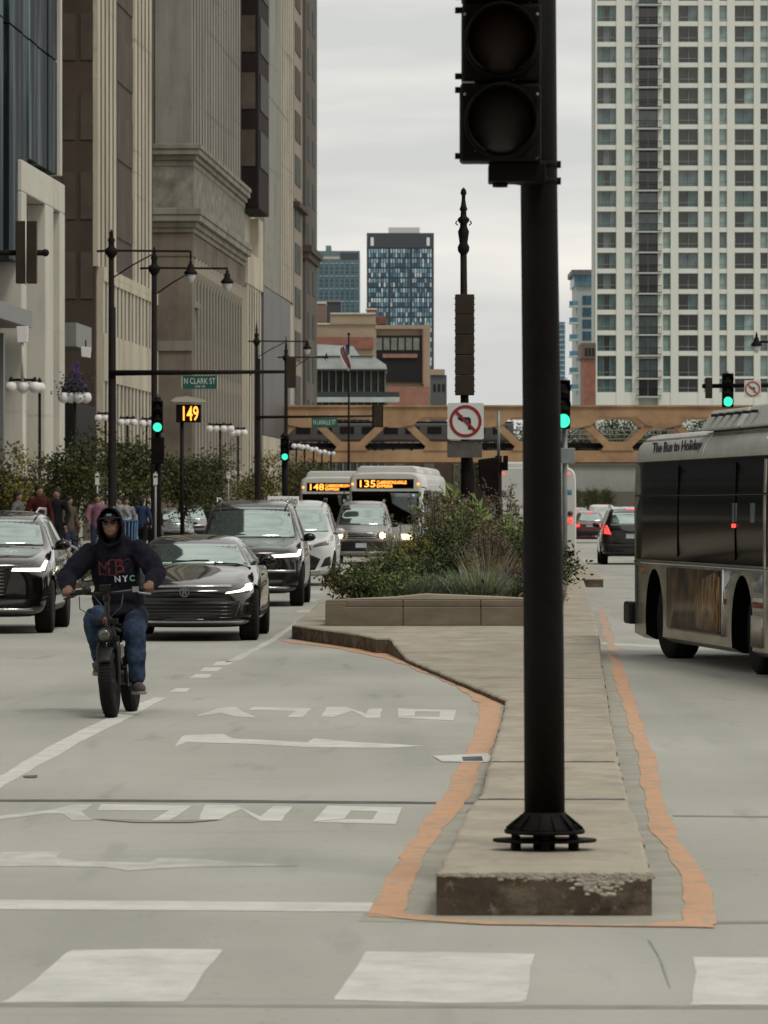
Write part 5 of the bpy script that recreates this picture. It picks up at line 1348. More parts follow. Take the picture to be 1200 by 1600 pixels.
def car(label, px, D, kind='suv', W=1.9, Hh=1.7, L_=4.8, paint=None, yaw=0.0, face='front', style='a', group=None, name='car', lit=True):
    t = thing(name, label, 'car' if kind == 'sedan' else 'suv', (gx(px, D), D, 0), yaw, group)
    if face == 'back': t.rotation_euler.z = math.pi + yaw; t.location = (gx(px, D), D + L_, 0)
    suv = kind != 'sedan'
    b = loft_body(base_stations(L_, W, Hh, kind), paint); b.parent = t
    rw = .37 if suv else .335
    ya, yb = .88, L_ - 1.02
    cut_arches(b, [(ya, rw, rw + .055), (yb, rw, rw + .055)], W / 2)
    st = Sticker(b)
    w_ = W / 2
    for y in (ya, yb):
        for sx in (-1, 1): wheel(t, sx * (w_ - .135), y, rw, .235, 0, sx)
    # windscreen, side glass, rear glass
    z0 = 1.19 if suv else .965; z1 = Hh - .07 if suv else Hh - .075
    wb_, wt_ = (.80, .66) if suv else (.79, .56)
    st.put('windscreen', [(-wb_ * w_, z0), (wb_ * w_, z0), (wt_ * w_, z1), (-wt_ * w_, z1)], M_wscr, t, 'front')
    zb_ = 1.13 if suv else .96
    for v_, sx in (('right', 1), ('left', -1)):
        ytop0 = 2.05 if suv else 2.15
        st.put('side_window', [(1.62, zb_), (2.72, zb_), (2.72, z1 - .03), (ytop0, z1 - .03)], M_swin, t, v_, off=.004)
        st.put('side_window', [(2.80, zb_), (3.85, zb_), (3.65, z1 - .05), (2.80, z1 - .03)], M_swin, t, v_, off=.004)
        st.put('door_handle', [(2.45, zb_ - .14), (2.65, zb_ - .14), (2.65, zb_ - .11), (2.45, zb_ - .11)], M_chrome if suv else paint, t, v_, off=.02)
        st.put('sill_trim', [(1.3, .30), (3.35, .30), (3.35, .38), (1.3, .38)], M_trim, t, v_, off=.008)
        # mirror
        m = MB(); m.sphere((0, 0, 0), .095, 0, 14, 10, (1.15, .75, .78)); mo = m.build('door_mirror', M_gloss if paint is not M_paintw else paint, t); mo.location = (sx * (w_ + .06), 1.58 if suv else 1.62, zb_ + .07)
        a_ = MB(); a_.box(-.12, .0, -.02, .03, -.07, -.035) if sx > 0 else a_.box(0, .12, -.02, .03, -.07, -.035); a_.build('mirror_arm', M_trim, mo)
    if suv:
        for sx in (-1, 1):
            m = MB(); m.tube([(sx * .64 * w_, 2.05, Hh - .04), (sx * .66 * w_, 2.3, Hh + .025), (sx * .66 * w_, 3.6, Hh + .02), (sx * .63 * w_, 3.95, Hh - .06)], .018, 8); m.build('roof_rail', M_chrome if paint is not M_paintw else M_trim, t)
    st.put('rear_window', [(-.68 * w_, 1.2 if suv else 1.08), (.68 * w_, 1.2 if suv else 1.08), (.6 * w_, Hh - .14 if suv else Hh - .1), (-.6 * w_, Hh - .14 if suv else Hh - .1)], M_wscr if face == 'back' else M_swin, t, 'back', off=.005)
    for s_ in (-1, 1):
        P = lambda l: [(s_ * x, z) for x, z in l]
        if style == 'sedan':
            st.put('headlamp_lens', P([(.50, .60), (.80, .625), (.855, .73), (.84, .755), (.56, .68)]), M_lampg, t, off=.006, res=.05)
            if s_ > 0:
                m = MB(); m.sphere((0, 0, 0), .055, 0, 14, 10, (1, .5, .8)); o = m.build('headlight_bulb', M_head2, t); h_ = st.b.ray_cast(Vector((.79, -5, .69)), Vector((0, 1, 0)))[0]; o.location = (.79, h_.y - .005, .69)
            st.put('running_light', P([(.52, .612), (.72, .635), (.80, .66), (.83, .735), (.80, .745), (.755, .70), (.70, .662), (.53, .632)]), M_drl, t, off=.012, res=.04)
        elif style == 'l':
            st.put('headlamp_lens', P([(.42, .86), (.88, .84), (.90, 1.00), (.86, 1.02), (.50, .93)]), M_lampg, t, off=.006, res=.05)
            st.put('running_light', P([(.44, .855), (.82, .845), (.82, .895), (.46, .895)]), M_drl, t, off=.013, res=.05)
            st.put('running_light', P([(.80, .85), (.865, .86), (.885, .99), (.855, 1.0)]), M_drl, t, off=.014, res=.04)
        elif style == 'bar':
            st.put('headlamp_lens', P([(.36, .84), (.90, .82), (.92, .95), (.42, .92)]), M_lampg, t, off=.006, res=.05)
            st.put('running_light', P([(.36, .85), (.88, .87), (.90, .93), (.38, .895)]), M_drl, t, off=.013, res=.05)
            st.put('running_light', P([(.84, .88), (.91, .89), (.91, .99), (.88, .995)]), M_drl, t, off=.014, res=.04)
        elif style == 'white':
            st.put('headlamp_lens', P([(.45, .86), (.88, .92), (.86, 1.03), (.5, .93)]), M_lampg, t, off=.008, res=.05)
            st.put('fog_recess', P([(.62, .42), (.84, .46), (.83, .66), (.72, .62)]), M_trim, t, off=.008, res=.05)
        elif style == 'lit':
            st.put('headlamp', P([(.50, .80), (.84, .80), (.84, .98), (.50, .96)]), M_lampg, t, off=.006, res=.05)
            m = MB(); m.sphere((0, 0, 0), .10, 0, 16, 10, (1, .4, 1)); o = m.build('headlight_bulb', M_head, t); o.location = (s_ * .67, -.0 + .10, .88)
        if face == 'back':
            st.put('tail_light', P([(.62, .92), (.88, .95), (.88, 1.22), (.74, 1.2)] if suv else [(.5, .80), (.86, .80), (.86, .92), (.5, .94)]), M_tail if lit else M_tailoff, t, 'back', off=.012, res=.06)
    if style == 'sedan':
        st.put('grille', [(-.50, .56), (.50, .56), (.56, .66), (.50, .69), (-.50, .69), (-.56, .66)], M_gloss, t, off=.006)
        st.put('chrome_bar', [(-.60, .695), (.60, .695), (.58, .73), (-.58, .73)], M_chrome, t, off=.010)
        st.put('lower_intake', [(-.62, .28), (.62, .28), (.70, .52), (-.70, .52)], M_trim, t, off=.005)
        for k in range(5): st.put('intake_slat', [(-.6, .30 + k * .045), (.6, .30 + k * .045), (.61, .312 + k * .045), (-.61, .312 + k * .045)], M_paintk2, t, off=.012)
        st.put('bumper_lip', [(-.78, .235), (.78, .235), (.76, .262), (-.76, .262)], M_chrome, t, off=.010)
        st.put('fog_trim', [(.66, .30), (.82, .34), (.80, .50), (.72, .48)], M_gloss, t, off=.010, res=.04)
        em = ring_mesh(.052, .062, -.008, .006, 20); em.box(-.026, -.014, -.008, .006, -.04, .042); em.box(.014, .026, -.008, .006, -.04, .042); em.box(-.0139, .0139, -.008, .006, -.006, .006)
        h_ = st.b.ray_cast(Vector((0, -5, .625)), Vector((0, 1, 0)))[0]; e_ = em.build('emblem', M_chrome, t); e_.location = (0, h_.y - .014, .635)
        for sx in (-.25, .3): 
            m = MB(); p = [st.b.ray_cast(Vector((x_, y_, 5)), Vector((0, 0, -1)))[0] + Vector((0, 0, .012)) for x_, y_ in ((sx, 1.36), (sx + .3, 1.42), (sx + .48, 1.44))]; m.tube(p, .012, 6); m.build('wiper', M_trim, t)
    if style in ('l', 'bar'):
        st.put('grille', [(-.34, .50), (.34, .50), (.44, .86), (.34, .93), (-.34, .93), (-.44, .86)], M_gloss, t, off=.006)
        for k in range(8): st.put('grille_slat', [(-.34, .53 + k * .048), (.34, .53 + k * .048), (.34, .54 + k * .048), (-.34, .54 + k * .048)], M_paintg, t, off=.012)
        st.put('lower_grille', [(-.62, .36), (.62, .36), (.66, .47), (-.66, .47)], M_trim, t, off=.007)
        st.put('skid_plate', [(-.72, .31), (.72, .31), (.74, .345), (-.74, .345)], M_chrome, t, off=.012)
        if style == 'bar': st.put('bumper_trim', [(-.85, .60), (.85, .60), (.84, .64), (-.84, .64)], M_chrome, t, off=.010)
        h_ = st.b.ray_cast(Vector((0, -5, .73)), Vector((0, 1, 0)))[0]
        e_ = ring_mesh(.055, .066, -.006, .006, 20).build('emblem', M_chrome, t); e_.location = (0, h_.y - .016, .75)
    if style == 'white':
        st.put('grille', [(-.50, .36), (.50, .36), (.62, .60), (.40, .70), (-.40, .70), (-.62, .60)], M_trim, t, off=.007)
        st.put('upper_grille', [(-.42, .80), (.42, .80), (.40, .87), (-.40, .87)], M_trim, t, off=.007)
        st.put('skid_plate', [(-.6, .30), (.6, .30), (.55, .345), (-.55, .345)], M_paints, t, off=.010)
    if style == 'lit':
        st.put('grille', [(-.44, .78), (.44, .78), (.44, .98), (-.44, .98)], M_trim, t, off=.007)
        for k in range(3): st.put('grille_bar', [(-.44, .80 + k * .07), (.44, .80 + k * .07), (.44, .83 + k * .07), (-.44, .83 + k * .07)], M_chrome, t, off=.014)
        st.put('bumper', [(-.84, .40), (.84, .40), (.84, .72), (-.84, .72)], M_trim, t, off=.012)
        st.put('licence_plate', [(-.17, .50), (.17, .50), (.17, .64), (-.17, .64)], M_platew, t, off=.024, smooth=False)
    if face == 'back':
        st.put('licence_plate', [(-.17, .80), (.17, .80), (.17, .94), (-.17, .94)], M_platew, t, 'back', off=.02, smooth=False)
        st.put('bumper', [(-.8, .38), (.8, .38), (.82, .62), (-.82, .62)], M_trim, t, 'back', off=.02)
        st.put('high_brake_light', [(-.15, Hh - .10), (.15, Hh - .10), (.15, Hh - .08), (-.15, Hh - .08)], M_tail, t, 'back', off=.012)
    return t, st

car('black sedan close behind the cyclist with one lit headlamp', 288, 57.2, 'sedan', 1.84, 1.37, 4.88, M_paintk, -.02, style='sedan', name='sedan')
car('black suv cut by the left edge of the photo, pale l-shaped running light', -34, 60.6, 'suv', 1.94, 1.68, 4.9, M_paintk, 0.0, style='l', name='suv')
car('dark suv directly behind the black sedan with a long straight running light', 385, 77.5, 'suv', 1.95, 1.86, 4.95, M_paintk2, -.02, style='bar', name='suv')
t, st = car('white suv with black lower grille behind the dark suv', 456, 98, 'suv', 1.86, 1.90, 4.6, M_paintw, -.03, style='white', name='suv')
car('silver suv with two warm lit headlamps in front of the lit-sign buses', 564, 138, 'suv', 1.9, 1.95, 4.7, M_paints, -.03, style='lit', name='suv')
# roof sign on top of the white suv
rs = thing('roof_sign', 'white lettered sign board carried above the roof of the white suv', 'sign', (gx(442.5, 99.4), 99.4, gz(785, 99.4)))
k_ = 99.4 / F
m = MB(); m.box(-24.5 * k_, 24.5 * k_, 0, .12, -6 * k_, 9.5 * k_); m.build('board', mat('bright_sign_board', (.8,.8,.8), .5), rs, bevel=.01)
letters('HYUNDAI SAID', M_signk, rs, (0, -.003, 1.0 * k_), width=44 * k_, height=8.5 * k_, bold=.01)
m = MB(); m.box(-20 * k_, 20 * k_, .0, .1, -9 * k_, -6.1 * k_); m.build('mounting', M_trim, rs)
car('grey car waiting left of the dark suv roof, seen between trees and traffic', 276, 206, 'sedan', 1.8, 1.75, 4.5, M_paintg, .1, style='white', name='sedan')
car('pale grey car waiting right beside the darker grey one at the cross street', 306, 212, 'suv', 1.85, 1.9, 4.5, M_paints, .1, style='white', name='sedan')
car('dark suv driving away with red tail lamp, just left of the near bus', 992, 136, 'suv', 1.9, 1.78, 4.7, M_paintk, -.02, face='back', style='', name='suv')
car('dark red car driving away between the white bus and the dark suv', 926, 222, 'sedan', 1.85, 1.62, 4.6, M_paintr, -.03, face='back', style='', name='sedan')
car('white-roofed suv far ahead behind the dark red car', 945, 250, 'suv', 1.95, 1.95, 4.8, M_paintw, -.03, face='back', style='', name='suv')
car('silver car farthest ahead on the right-hand lanes', 905, 292, 'suv', 1.9, 1.8, 4.8, M_paints, -.03, face='back', style='', name='sedan')
car('small white van behind the sign post, right of the lit-sign buses', 716, 178, 'suv', 1.95, 2.05, 5.0, M_paintw, -.05, style='lit', name='van')

# ------------------------------------------------------------------ buses
M_busw = mat('bus_white_paint', (0.56, 0.56, 0.53), 0.35, var=.06, scale=1.5, coat=.3)
M_busg = mat('bus_grey_roof', (0.42, 0.43, 0.40), 0.5, var=.12, scale=2.5)
M_bussil = mat('bus_grimy_silver', (0.43, 0.41, 0.36), 0.25, metal=0.5, col2=(.22, .195, .155), scale=1.6, stretch=(1, 1, 2.5), thr=(.35, .65))
M_busgl = mat('bus_dark_glass', (0.0025, 0.002, 0.0016), 0.2, spec=0.02)
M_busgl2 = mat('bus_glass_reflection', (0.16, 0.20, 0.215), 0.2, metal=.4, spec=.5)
M_ledtx = mat('bus_sign_led', (.9, .35, .05), .4, emis=(1.0, .34, .05), estr=1.8)
def bus_body(L_, W, H_, paint, zb=.28):
    w_ = W / 2
    def ring(y, k, dz=0, rr_=.28):
        pts = []
        hw_ = w_ * k
        half = [(0, zb), (hw_ * .9, zb), (hw_, zb + .06), (hw_, 1.0), (hw_, 1.9), (hw_ * .99, H_ - rr_ - .1 + dz)]
        for q in range(5):
            a = math.radians(10 + 80 * q / 4); half.append((hw_ * .98 - rr_ + rr_ * math.cos(a), H_ - rr_ + rr_ * math.sin(a) + dz))
        half.append((0, H_ + .015 + dz))
        return [(x, y, z) for x, z in half] + [(-x, y, z) for x, z in reversed(half[1:-1])]
    sts = [(0, .93, -.06), (.05, .97, -.02), (.16, 1, 0), (L_ * .25, 1, 0), (L_ * .5, 1, 0), (L_ * .75, 1, 0), (L_ - .1, 1, 0), (L_, .97, -.03)]
    m = MB(); vs_ = []
    for s_ in sts: r_ = ring(*s_); n = len(r_); vs_ += r_
    fs = [(i * n + k, i * n + (k + 1) % n, (i + 1) * n + (k + 1) % n, (i + 1) * n + k) for i in range(len(sts) - 1) for k in range(n)]
    for o_, rev in ((0, True), ((len(sts) - 1) * n, False)):
        h = n // 2; a = [o_ + k for k in range(h + 1)]; b = [o_] + [o_ + n - k for k in range(1, h)] + [o_ + h]
        for k in range(h):
            q = list(dict.fromkeys([a[k], a[k + 1], b[k + 1], b[k]])); fs.append(tuple(q if rev else reversed(q)))
    m.add(vs_, fs, 0, True)
    o = bpy.data.objects.new('body', m.mesh('body', [paint])); C.objects.link(o)
    o.data.shade_smooth() if hasattr(o.data, 'shade_smooth') else None
    return o
def smooth_by_angle(o, ang=35):
    bm = bmesh.new(); bm.from_mesh(o.data)
    for e in bm.edges:
        if len(e.link_faces) == 2 and e.calc_face_angle(0) > math.radians(ang): e.smooth = False
    for f in bm.faces: f.smooth = True
    bm.to_mesh(o.data); bm.free()

def front_bus(label, px, D, sign, W=2.58, H_=3.05, L_=12.0, yaw=-.05, pods=True, name='bus'):
    t = thing(name, label, 'bus', (gx(px, D), D, 0), yaw, None)
    b = bus_body(L_, W, H_, M_busw); b.parent = t
    cut_arches(b, [(2.3, .48, .56), (8.2, .48, .56)], W / 2); smooth_by_angle(b)
    st = Sticker(b); w_ = W / 2
    for y in (2.3, 8.2):
        for sx in (-1, 1): wheel(t, sx * (w_ - .17), y, .48, .28, 0, sx)
    st.put('windscreen', [(-w_ * .90, 1.15), (w_ * .90, 1.15), (w_ * .92, H_ - .66), (-w_ * .92, H_ - .66)], M_busgl, t, off=.01, res=.2)
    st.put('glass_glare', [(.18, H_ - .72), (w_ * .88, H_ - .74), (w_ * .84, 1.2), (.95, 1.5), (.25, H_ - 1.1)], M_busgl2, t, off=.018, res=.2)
    st.put('sign_box', [(-w_ * .78, H_ - .56), (w_ * .78, H_ - .56), (w_ * .78, H_ - .23), (-w_ * .78, H_ - .23)], M_busgl, t, off=.016, res=.2)
    y_ = st.b.ray_cast(Vector((0, -5, H_ - .4)), Vector((0, 1, 0)))[0].y - .03
    letters(sign[0], M_ledtx, t, (-.62, y_, H_ - .395), width=.55, height=.25, bold=.012)
    letters(sign[1], M_ledtx, t, (.23, y_, H_ - .345), width=1.05, height=.12, bold=.02)
    letters(sign[2], M_ledtx, t, (-.02, y_, H_ - .48), width=.55, height=.10, bold=.02)
    for sx in (-1, 1):
        st.put('marker_lamp', [(sx * w_ * .90 - .04, H_ - .45), (sx * w_ * .90 + .04, H_ - .45), (sx * w_ * .90 + .04, H_ - .37), (sx * w_ * .90 - .04, H_ - .37)], MATS['orange_led'] if 'orange_led' in MATS else M_tail, t, off=.02, res=.1)
        st.put('headlight', [(sx * .78 - .2, .62), (sx * .78 + .2, .62), (sx * .78 + .2, .80), (sx * .78 - .2, .80)], M_head if sx > 0 else M_lampg, t, off=.012, res=.1)
        m = MB(); m.tube([(sx * (w_ - .05), .15, H_ - .5), (sx * (w_ + .16), -.1, H_ - .55), (sx * (w_ + .16), -.1, H_ - .75)], .02, 6); m.box(sx * (w_ + .16) - .1, sx * (w_ + .16) + .1, -.14, -.06, H_ - 1.15, H_ - .75); m.build('door_mirror', M_trim, t)
    st.put('bumper', [(-w_ * .92, .32), (w_ * .92, .32), (w_ * .93, .55), (-w_ * .93, .55)], M_trim, t, off=.05, res=.2)
    for v_ in ('right', 'left'):
        for k in range(6): st.put('side_window', [(1.2 + k * 1.75, 1.25), (2.85 + k * 1.75, 1.25), (2.85 + k * 1.75, H_ - .62), (1.2 + k * 1.75, H_ - .62)], M_busgl, t, v_, off=.01, res=.5)
    if pods:
        def pod(y0, y1, m_):
            m = MB(); m.prism([(-w_ * .86, H_ - .05), (w_ * .86, H_ - .05), (w_ * .82, H_ + .16), (w_ * .72, H_ + .24), (-w_ * .72, H_ + .24), (-w_ * .82, H_ + .16)], y0, y1, 'xz'); m.build('roof_pod', m_, t, bevel=.06, seg=3)
        pod(.8, 4.3, M_busw); pod(4.6, 6.2, M_busg); pod(6.4, 9.2, M_busw); pod(9.6, L_ - .4, M_busg)
    return t
front_bus('city bus with lit orange sign 135 on its brow, right of the two oncoming buses', 602, 158, ('135', 'CLARENDON/LASALLE', 'EXPRESS'), yaw=-.075, H_=2.98, L_=14)
front_bus('city bus with lit orange sign 148, left and slightly behind the other oncoming bus', 520, 176, ('148', 'CLARENDON/MICHIGAN', 'EXPRESS'), yaw=-.04, H_=2.95, W=2.6)
# white bus driving away half hidden by the black post
D = 143
t = thing('bus', 'white bus driving away, half hidden behind the big black post', 'bus', (gx(847, D), D + 11.0, 0), math.pi - .02)
b = bus_body(11, 2.62, 3.02, M_busw, .35); b.parent = t; cut_arches(b, [(2.4, .48, .56), (8.4, .48, .56)], 1.3); smooth_by_angle(b); st = Sticker(b)
for y in (2.4, 8.4):
    for sx in (-1, 1): wheel(t, sx * 1.13, y, .48, .3, 0, sx)
st.put('engine_hatch', [(-.9, .75), (.9, .75), (.9, 1.7), (-.9, 1.7)], M_busg, t, 'back', off=.01, res=.3)
for sx in (-1, 1):
    m = MB(); m.lathe([(.085, 0), (.085, .03), (.02, .04)], (0, 0, 0), 16, axis='y'); o = m.build('tail_light', M_tail, t); o.location = (sx * 1.12, 11.0, 1.32)
    m = MB(); m.lathe([(.085, 0), (.085, .03), (.02, .04)], (0, 0, 0), 16, axis='y'); o = m.build('indicator_light', M_tailoff, t); o.location = (sx * 1.12, 11.0, 1.55)
    st.put('marker_lamp', [(sx * 1.05 - .07, 2.80), (sx * 1.05 + .07, 2.80), (sx * 1.05 + .07, 2.84), (sx * 1.05 - .07, 2.84)], M_tail, t, 'back', off=.01)
    m = MB(); m.box(sx * 1.0 - .26, sx * 1.0 + .26, 10.7, 10.8, .12, .75); m.build('mud_flap', M_trim, t)
st.put('sticker', [(-1.17, 2.15), (-.98, 2.15), (-.98, 2.32), (-1.17, 2.32)], mat('sticker_blue', (.05, .22, .3), .5), t, 'back', off=.01)
st.put('round_vent', [(1.0 + .1 * math.cos(a * .785), 2.18 + .13 * math.sin(a * .785)) for a in range(8)], M_paintg, t, 'back', off=.01)
st.put('bumper', [(-1.25, .38), (1.25, .38), (1.25, .66), (-1.25, .66)], M_trim, t, 'back', off=.06, res=.3)
m = MB(); m.prism([(-1.1, 3.0), (1.1, 3.0), (1.0, 3.2), (-1.0, 3.2)], 3, 10.6, 'xz'); m.build('roof_pod', M_busw, t, bevel=.06)

# --- the near bus on the right, seen along its left side, driving away
SL = .12
def DB2(x): return (3.11 + SL * 50.6) / ((x - HX) / F + SL)
D0 = DB2(988); W2 = 2.35; th = math.pi + math.atan(SL); cn = math.sqrt(1 + SL * SL)
cosn, sinn = 1 / cn, SL / cn
corner = Vector((gx(988, D0), D0, 0))
t = thing('bus', 'near grey and silver bus with dark windows, cut by the right edge of the photo', 'bus', (corner.x + cosn * W2 / 2, corner.y + sinn * W2 / 2, 0), th)
U2 = lambda x: (D0 - DB2(x)) * cn
ZB = lambda x, y: gz(y, DB2(x))
HB = 2.56; L2 = 13.5
b = bus_body(L2, W2, HB, M_bussil, .20); b.parent = t
a1 = (U2(1008) + U2(1037)) / 2; a2 = (U2(1145) + U2(1174)) / 2
cut_arches(b, [(a1, .46, .56), (a2, .46, .56), (a2 + 5.2, .46, .56)], W2 / 2); smooth_by_angle(b)
st = Sticker(b); ws = W2 / 2
for y in (a1, a2, a2 + 5.2):
    for sx in (-1, 1): wheel(t, sx * (ws - .30), y - .05, .44, .30, .10 if y == a1 else 0, sx)
def rect(u0, u1, z0, z1): return [(u0, z0), (u1, z0), (u1, z1), (u0, z1)]
zg0, zg1 = 1.12, 2.235
st.put('window_band', rect(.12, L2 - .3, zg0, zg1), M_busgl, t, 'right', off=.010, res=.6)
for k, x in enumerate((1060, 1150)):
    st.put('window_post', rect(U2(x), U2(x) + .03, zg0 + .05, zg1 - .05), M_busgl, t, 'right', off=.018, res=.6)
st.put('window_transom', rect(.3, L2 - .6, 1.84, 1.86), M_busgl, t, 'right', off=.02, res=.6)
st.put('roof_cove', rect(.08, L2 - .1, zg1 + .006, HB - .035), M_busg, t, 'right', off=.012, res=.12)
st.put('cove_joint', rect(U2(1096), U2(1096) + .05, zg1 + .01, HB - .06), M_busw, t, 'right', off=.018, res=.1)
M_vinyl = mat('dark_vinyl', (.035, .032, .05), .5)
lx = st.b.ray_cast(Vector((6, U2(1055), 2.40)), Vector((-1, 0, 0)))[0].x
o = letters('The Bus to Holiday', M_vinyl, t, (lx + .028, (U2(1016) + U2(1092)) / 2, 2.375), width=U2(1092) - U2(1016), height=.16, rotz=math.pi / 2, bold=.02)
o.rotation_euler = (math.radians(-6), 0, math.pi / 2)
st.put('marker_lamp', rect(U2(1193), U2(1193) + .09, 2.41, 2.47), MATS['orange_led'], t, 'right', off=.02)
st.put('red_route_light', rect(U2(1146), U2(1151), 1.505, 1.545), M_tail, t, 'right', off=.02)
for x0 in (1146, 1174): st.put('interior_glimpse', rect(U2(x0), U2(x0 + 7), 1.56, 1.76), mat('dim_teal_glimpse', (.07, .11, .115), .4), t, 'right', off=.014)
# advert, grilles, panels
M_ad = mat('bus_advert_print', (.13, .075, .03), .35, col2=(.022, .014, .010), scale=3.2, thr=(.40, .64), stretch=(1, 1.2, .8), detail=9, spec=.2)
M_ad2 = mat('bus_advert_gold', (.30, .19, .08), .35, col2=(.04, .02, .012), scale=5, thr=(.38, .62), stretch=(1, 2.5, .8), spec=.2)
st.put('advert_frame', rect(U2(1044) - .03, U2(1132) + .05, .36, 1.06), M_bussil, t, 'right', off=.012, res=.5)
st.put('advert_panel', rect(U2(1044), U2(1130), .38, 1.05), M_ad, t, 'right', off=.020, res=.5)
st.put('advert_figure', [(U2(1092), .42), (U2(1128), .40), (U2(1127), .98), (U2(1118), 1.02), (U2(1100), .95), (U2(1088), .7)], M_ad2, t, 'right', off=.024, res=.5)
st.put('advert_edge', rect(U2(1131), U2(1132) + .02, .36, 1.07), M_chrome, t, 'right', off=.03, res=.5)
st.put('dark_hatch', rect(U2(1134), U2(1194), .86, 1.05), M_paintg, t, 'right', off=.016, res=.5)
st.put('white_stripe', rect(U2(1134), U2(1194), .66, .80), M_busg, t, 'right', off=.016, res=.5)
st.put('red_stripe', rect(U2(1134), U2(1194), .70, .76), mat('bus_red_stripe', (.17, .035, .015), .5), t, 'right', off=.022, res=.5)
st.put('belt_moulding', rect(.1, L2 - .2, 1.075, 1.105), M_chrome, t, 'right', off=.018, res=.6)
for k in range(9): st.put('vent_slat', rect(U2(1176) + k * .06, U2(1176) + k * .06 + .02, .30, .62), M_bussil, t, 'right', off=.022, res=.5)
st.put('side_door_post', rect(U2(1195), U2(1195) + .1, .2, 2.2), M_bussil, t, 'right', off=.02, res=.5)
st.put('front_panel_seam', rect(U2(996), U2(996) + .012, .25, 1.05), M_trim, t, 'right', off=.012, res=.5)
m = MB(); m.box(-.02, .10, -.16, .22, .36, .62); o = m.build('bumper', M_trim, t, bevel=.03); o.location = (ws - .02, 0, 0)
m = MB(); m.box(-ws * .95, ws * .95, -.12, .10, .34, .60); m.build('front_bumper', M_trim, t, bevel=.03)
st.put('side_lamp', rect(U2(1003), U2(1003) + .12, .96, 1.02), mat('amber_reflector', (.35, .12, .03), .4), t, 'right', off=.02)
def pod2(y0, y1, m_, w0=.9, h=.2):
    m = MB(); m.prism([(-ws * w0, HB - .02), (ws * w0, HB - .02), (ws * (w0 - .12), HB + h), (-ws * (w0 - .12), HB + h)], y0, y1, 'xz'); return m.build('roof_pod', m_, t, bevel=.03)
pod2(U2(1086), U2(1142), M_busg, .96, .20)
pod2(U2(1142) + .01, L2 - .8, M_busw, .93, .22)
for k in range(6):
    m = MB(); m.cbox((ws * .90, U2(1100) + k * .42, HB + .14), (.06, .12, .03), 0); m.build('pod_louvre', M_trim, t)
m = MB(); m.prism([(U2(1047), HB - .01), (U2(1066), HB - .01), (U2(1059), HB + .12), (U2(1054), HB + .12)], .3, .55, 'yz'); m.build('roof_fin', M_busw, t, bevel=.01)
# ------------------------------------------------------------------ cyclist and e-bike
FOLD = bpy.data.textures.new('cloth_folds', 'CLOUDS'); FOLD.noise_scale = .085; FOLD.noise_depth = 1
def fold(o, s_=.02, big=False):
    o.modifiers.clear()
    d = o.modifiers.new('folds', 'DISPLACE'); d.texture = FOLD; d.strength = s_; d.mid_level = .5; d.texture_coords = 'LOCAL'
    par = o.parent; o.parent = None; bake(o); o.parent = par
    for p_ in o.data.polygons: p_.use_smooth = True
def blob(name, parts, voxel, mat_, parent=None, smooth=6, sub=0):
    """parts: ('t', pts, radii) tubes and ('e', centre, (rx, ry, rz)) ellipsoids, fused into one skin"""
    m = MB()
    for p in parts:
        if p[0] == 't':
            m.tube(p[1], p[2], 16, caps=True)
            for q, r_ in ((p[1][0], p[2][0]), (p[1][-1], p[2][-1])): m.sphere(q, r_ * .995, 0, 14, 10)
            for q, r_ in list(zip(p[1], p[2]))[1:-1]: m.sphere(q, r_ * .99, 0, 12, 8)
        else:
            m.sphere((0, 0, 0), 1.0, 0, 24, 16); n = 17 * 24
            c = Vector(p[1]); rot = Matrix.Rotation(math.radians(p[3]) if len(p) > 3 else 0, 3, 'X')
            for k in range(len(m.v) - n, len(m.v)):
                v = Vector(m.v[k]); v = Vector((v.x * p[2][0], v.y * p[2][1], v.z * p[2][2])); m.v[k] = tuple(c + rot @ v)
    o = bpy.data.objects.new(name, m.mesh(name, [mat_])); C.objects.link(o)
    r_ = o.modifiers.new('r', 'REMESH'); r_.mode = 'VOXEL'; r_.voxel_size = voxel; r_.use_smooth_shade = True
    s_ = o.modifiers.new('s', 'SMOOTH'); s_.factor = .5; s_.iterations = smooth
    bake(o)
    for p_ in o.data.polygons: p_.use_smooth = True
    if parent is not None: o.parent = parent
    return o
M_skin = mat('skin', (0.17, 0.085, 0.055), 0.6, var=.12, scale=20)
M_hood = mat('navy_hoodie_cloth', (0.0085, 0.0078, 0.0145), 0.9, var=.4, scale=14, bump=.5, bscale=60, spec=.15)
M_jean = mat('blue_jeans_cloth', (0.052, 0.085, 0.145), 0.9, col2=(0.014, 0.020, 0.040), scale=3.4, thr=(.40, .62), bump=.5, bscale=70, spec=.15)
M_shoe = mat('grey_shoe', (0.10, 0.085, 0.08), 0.8, col2=(.05, .04, .05), scale=14)
M_sole = mat('pale_sole', (0.24, 0.205, 0.185), 0.8)
M_capm = mat('dark_cap', (0.006, 0.006, 0.010), 0.85)
DR = 36.2
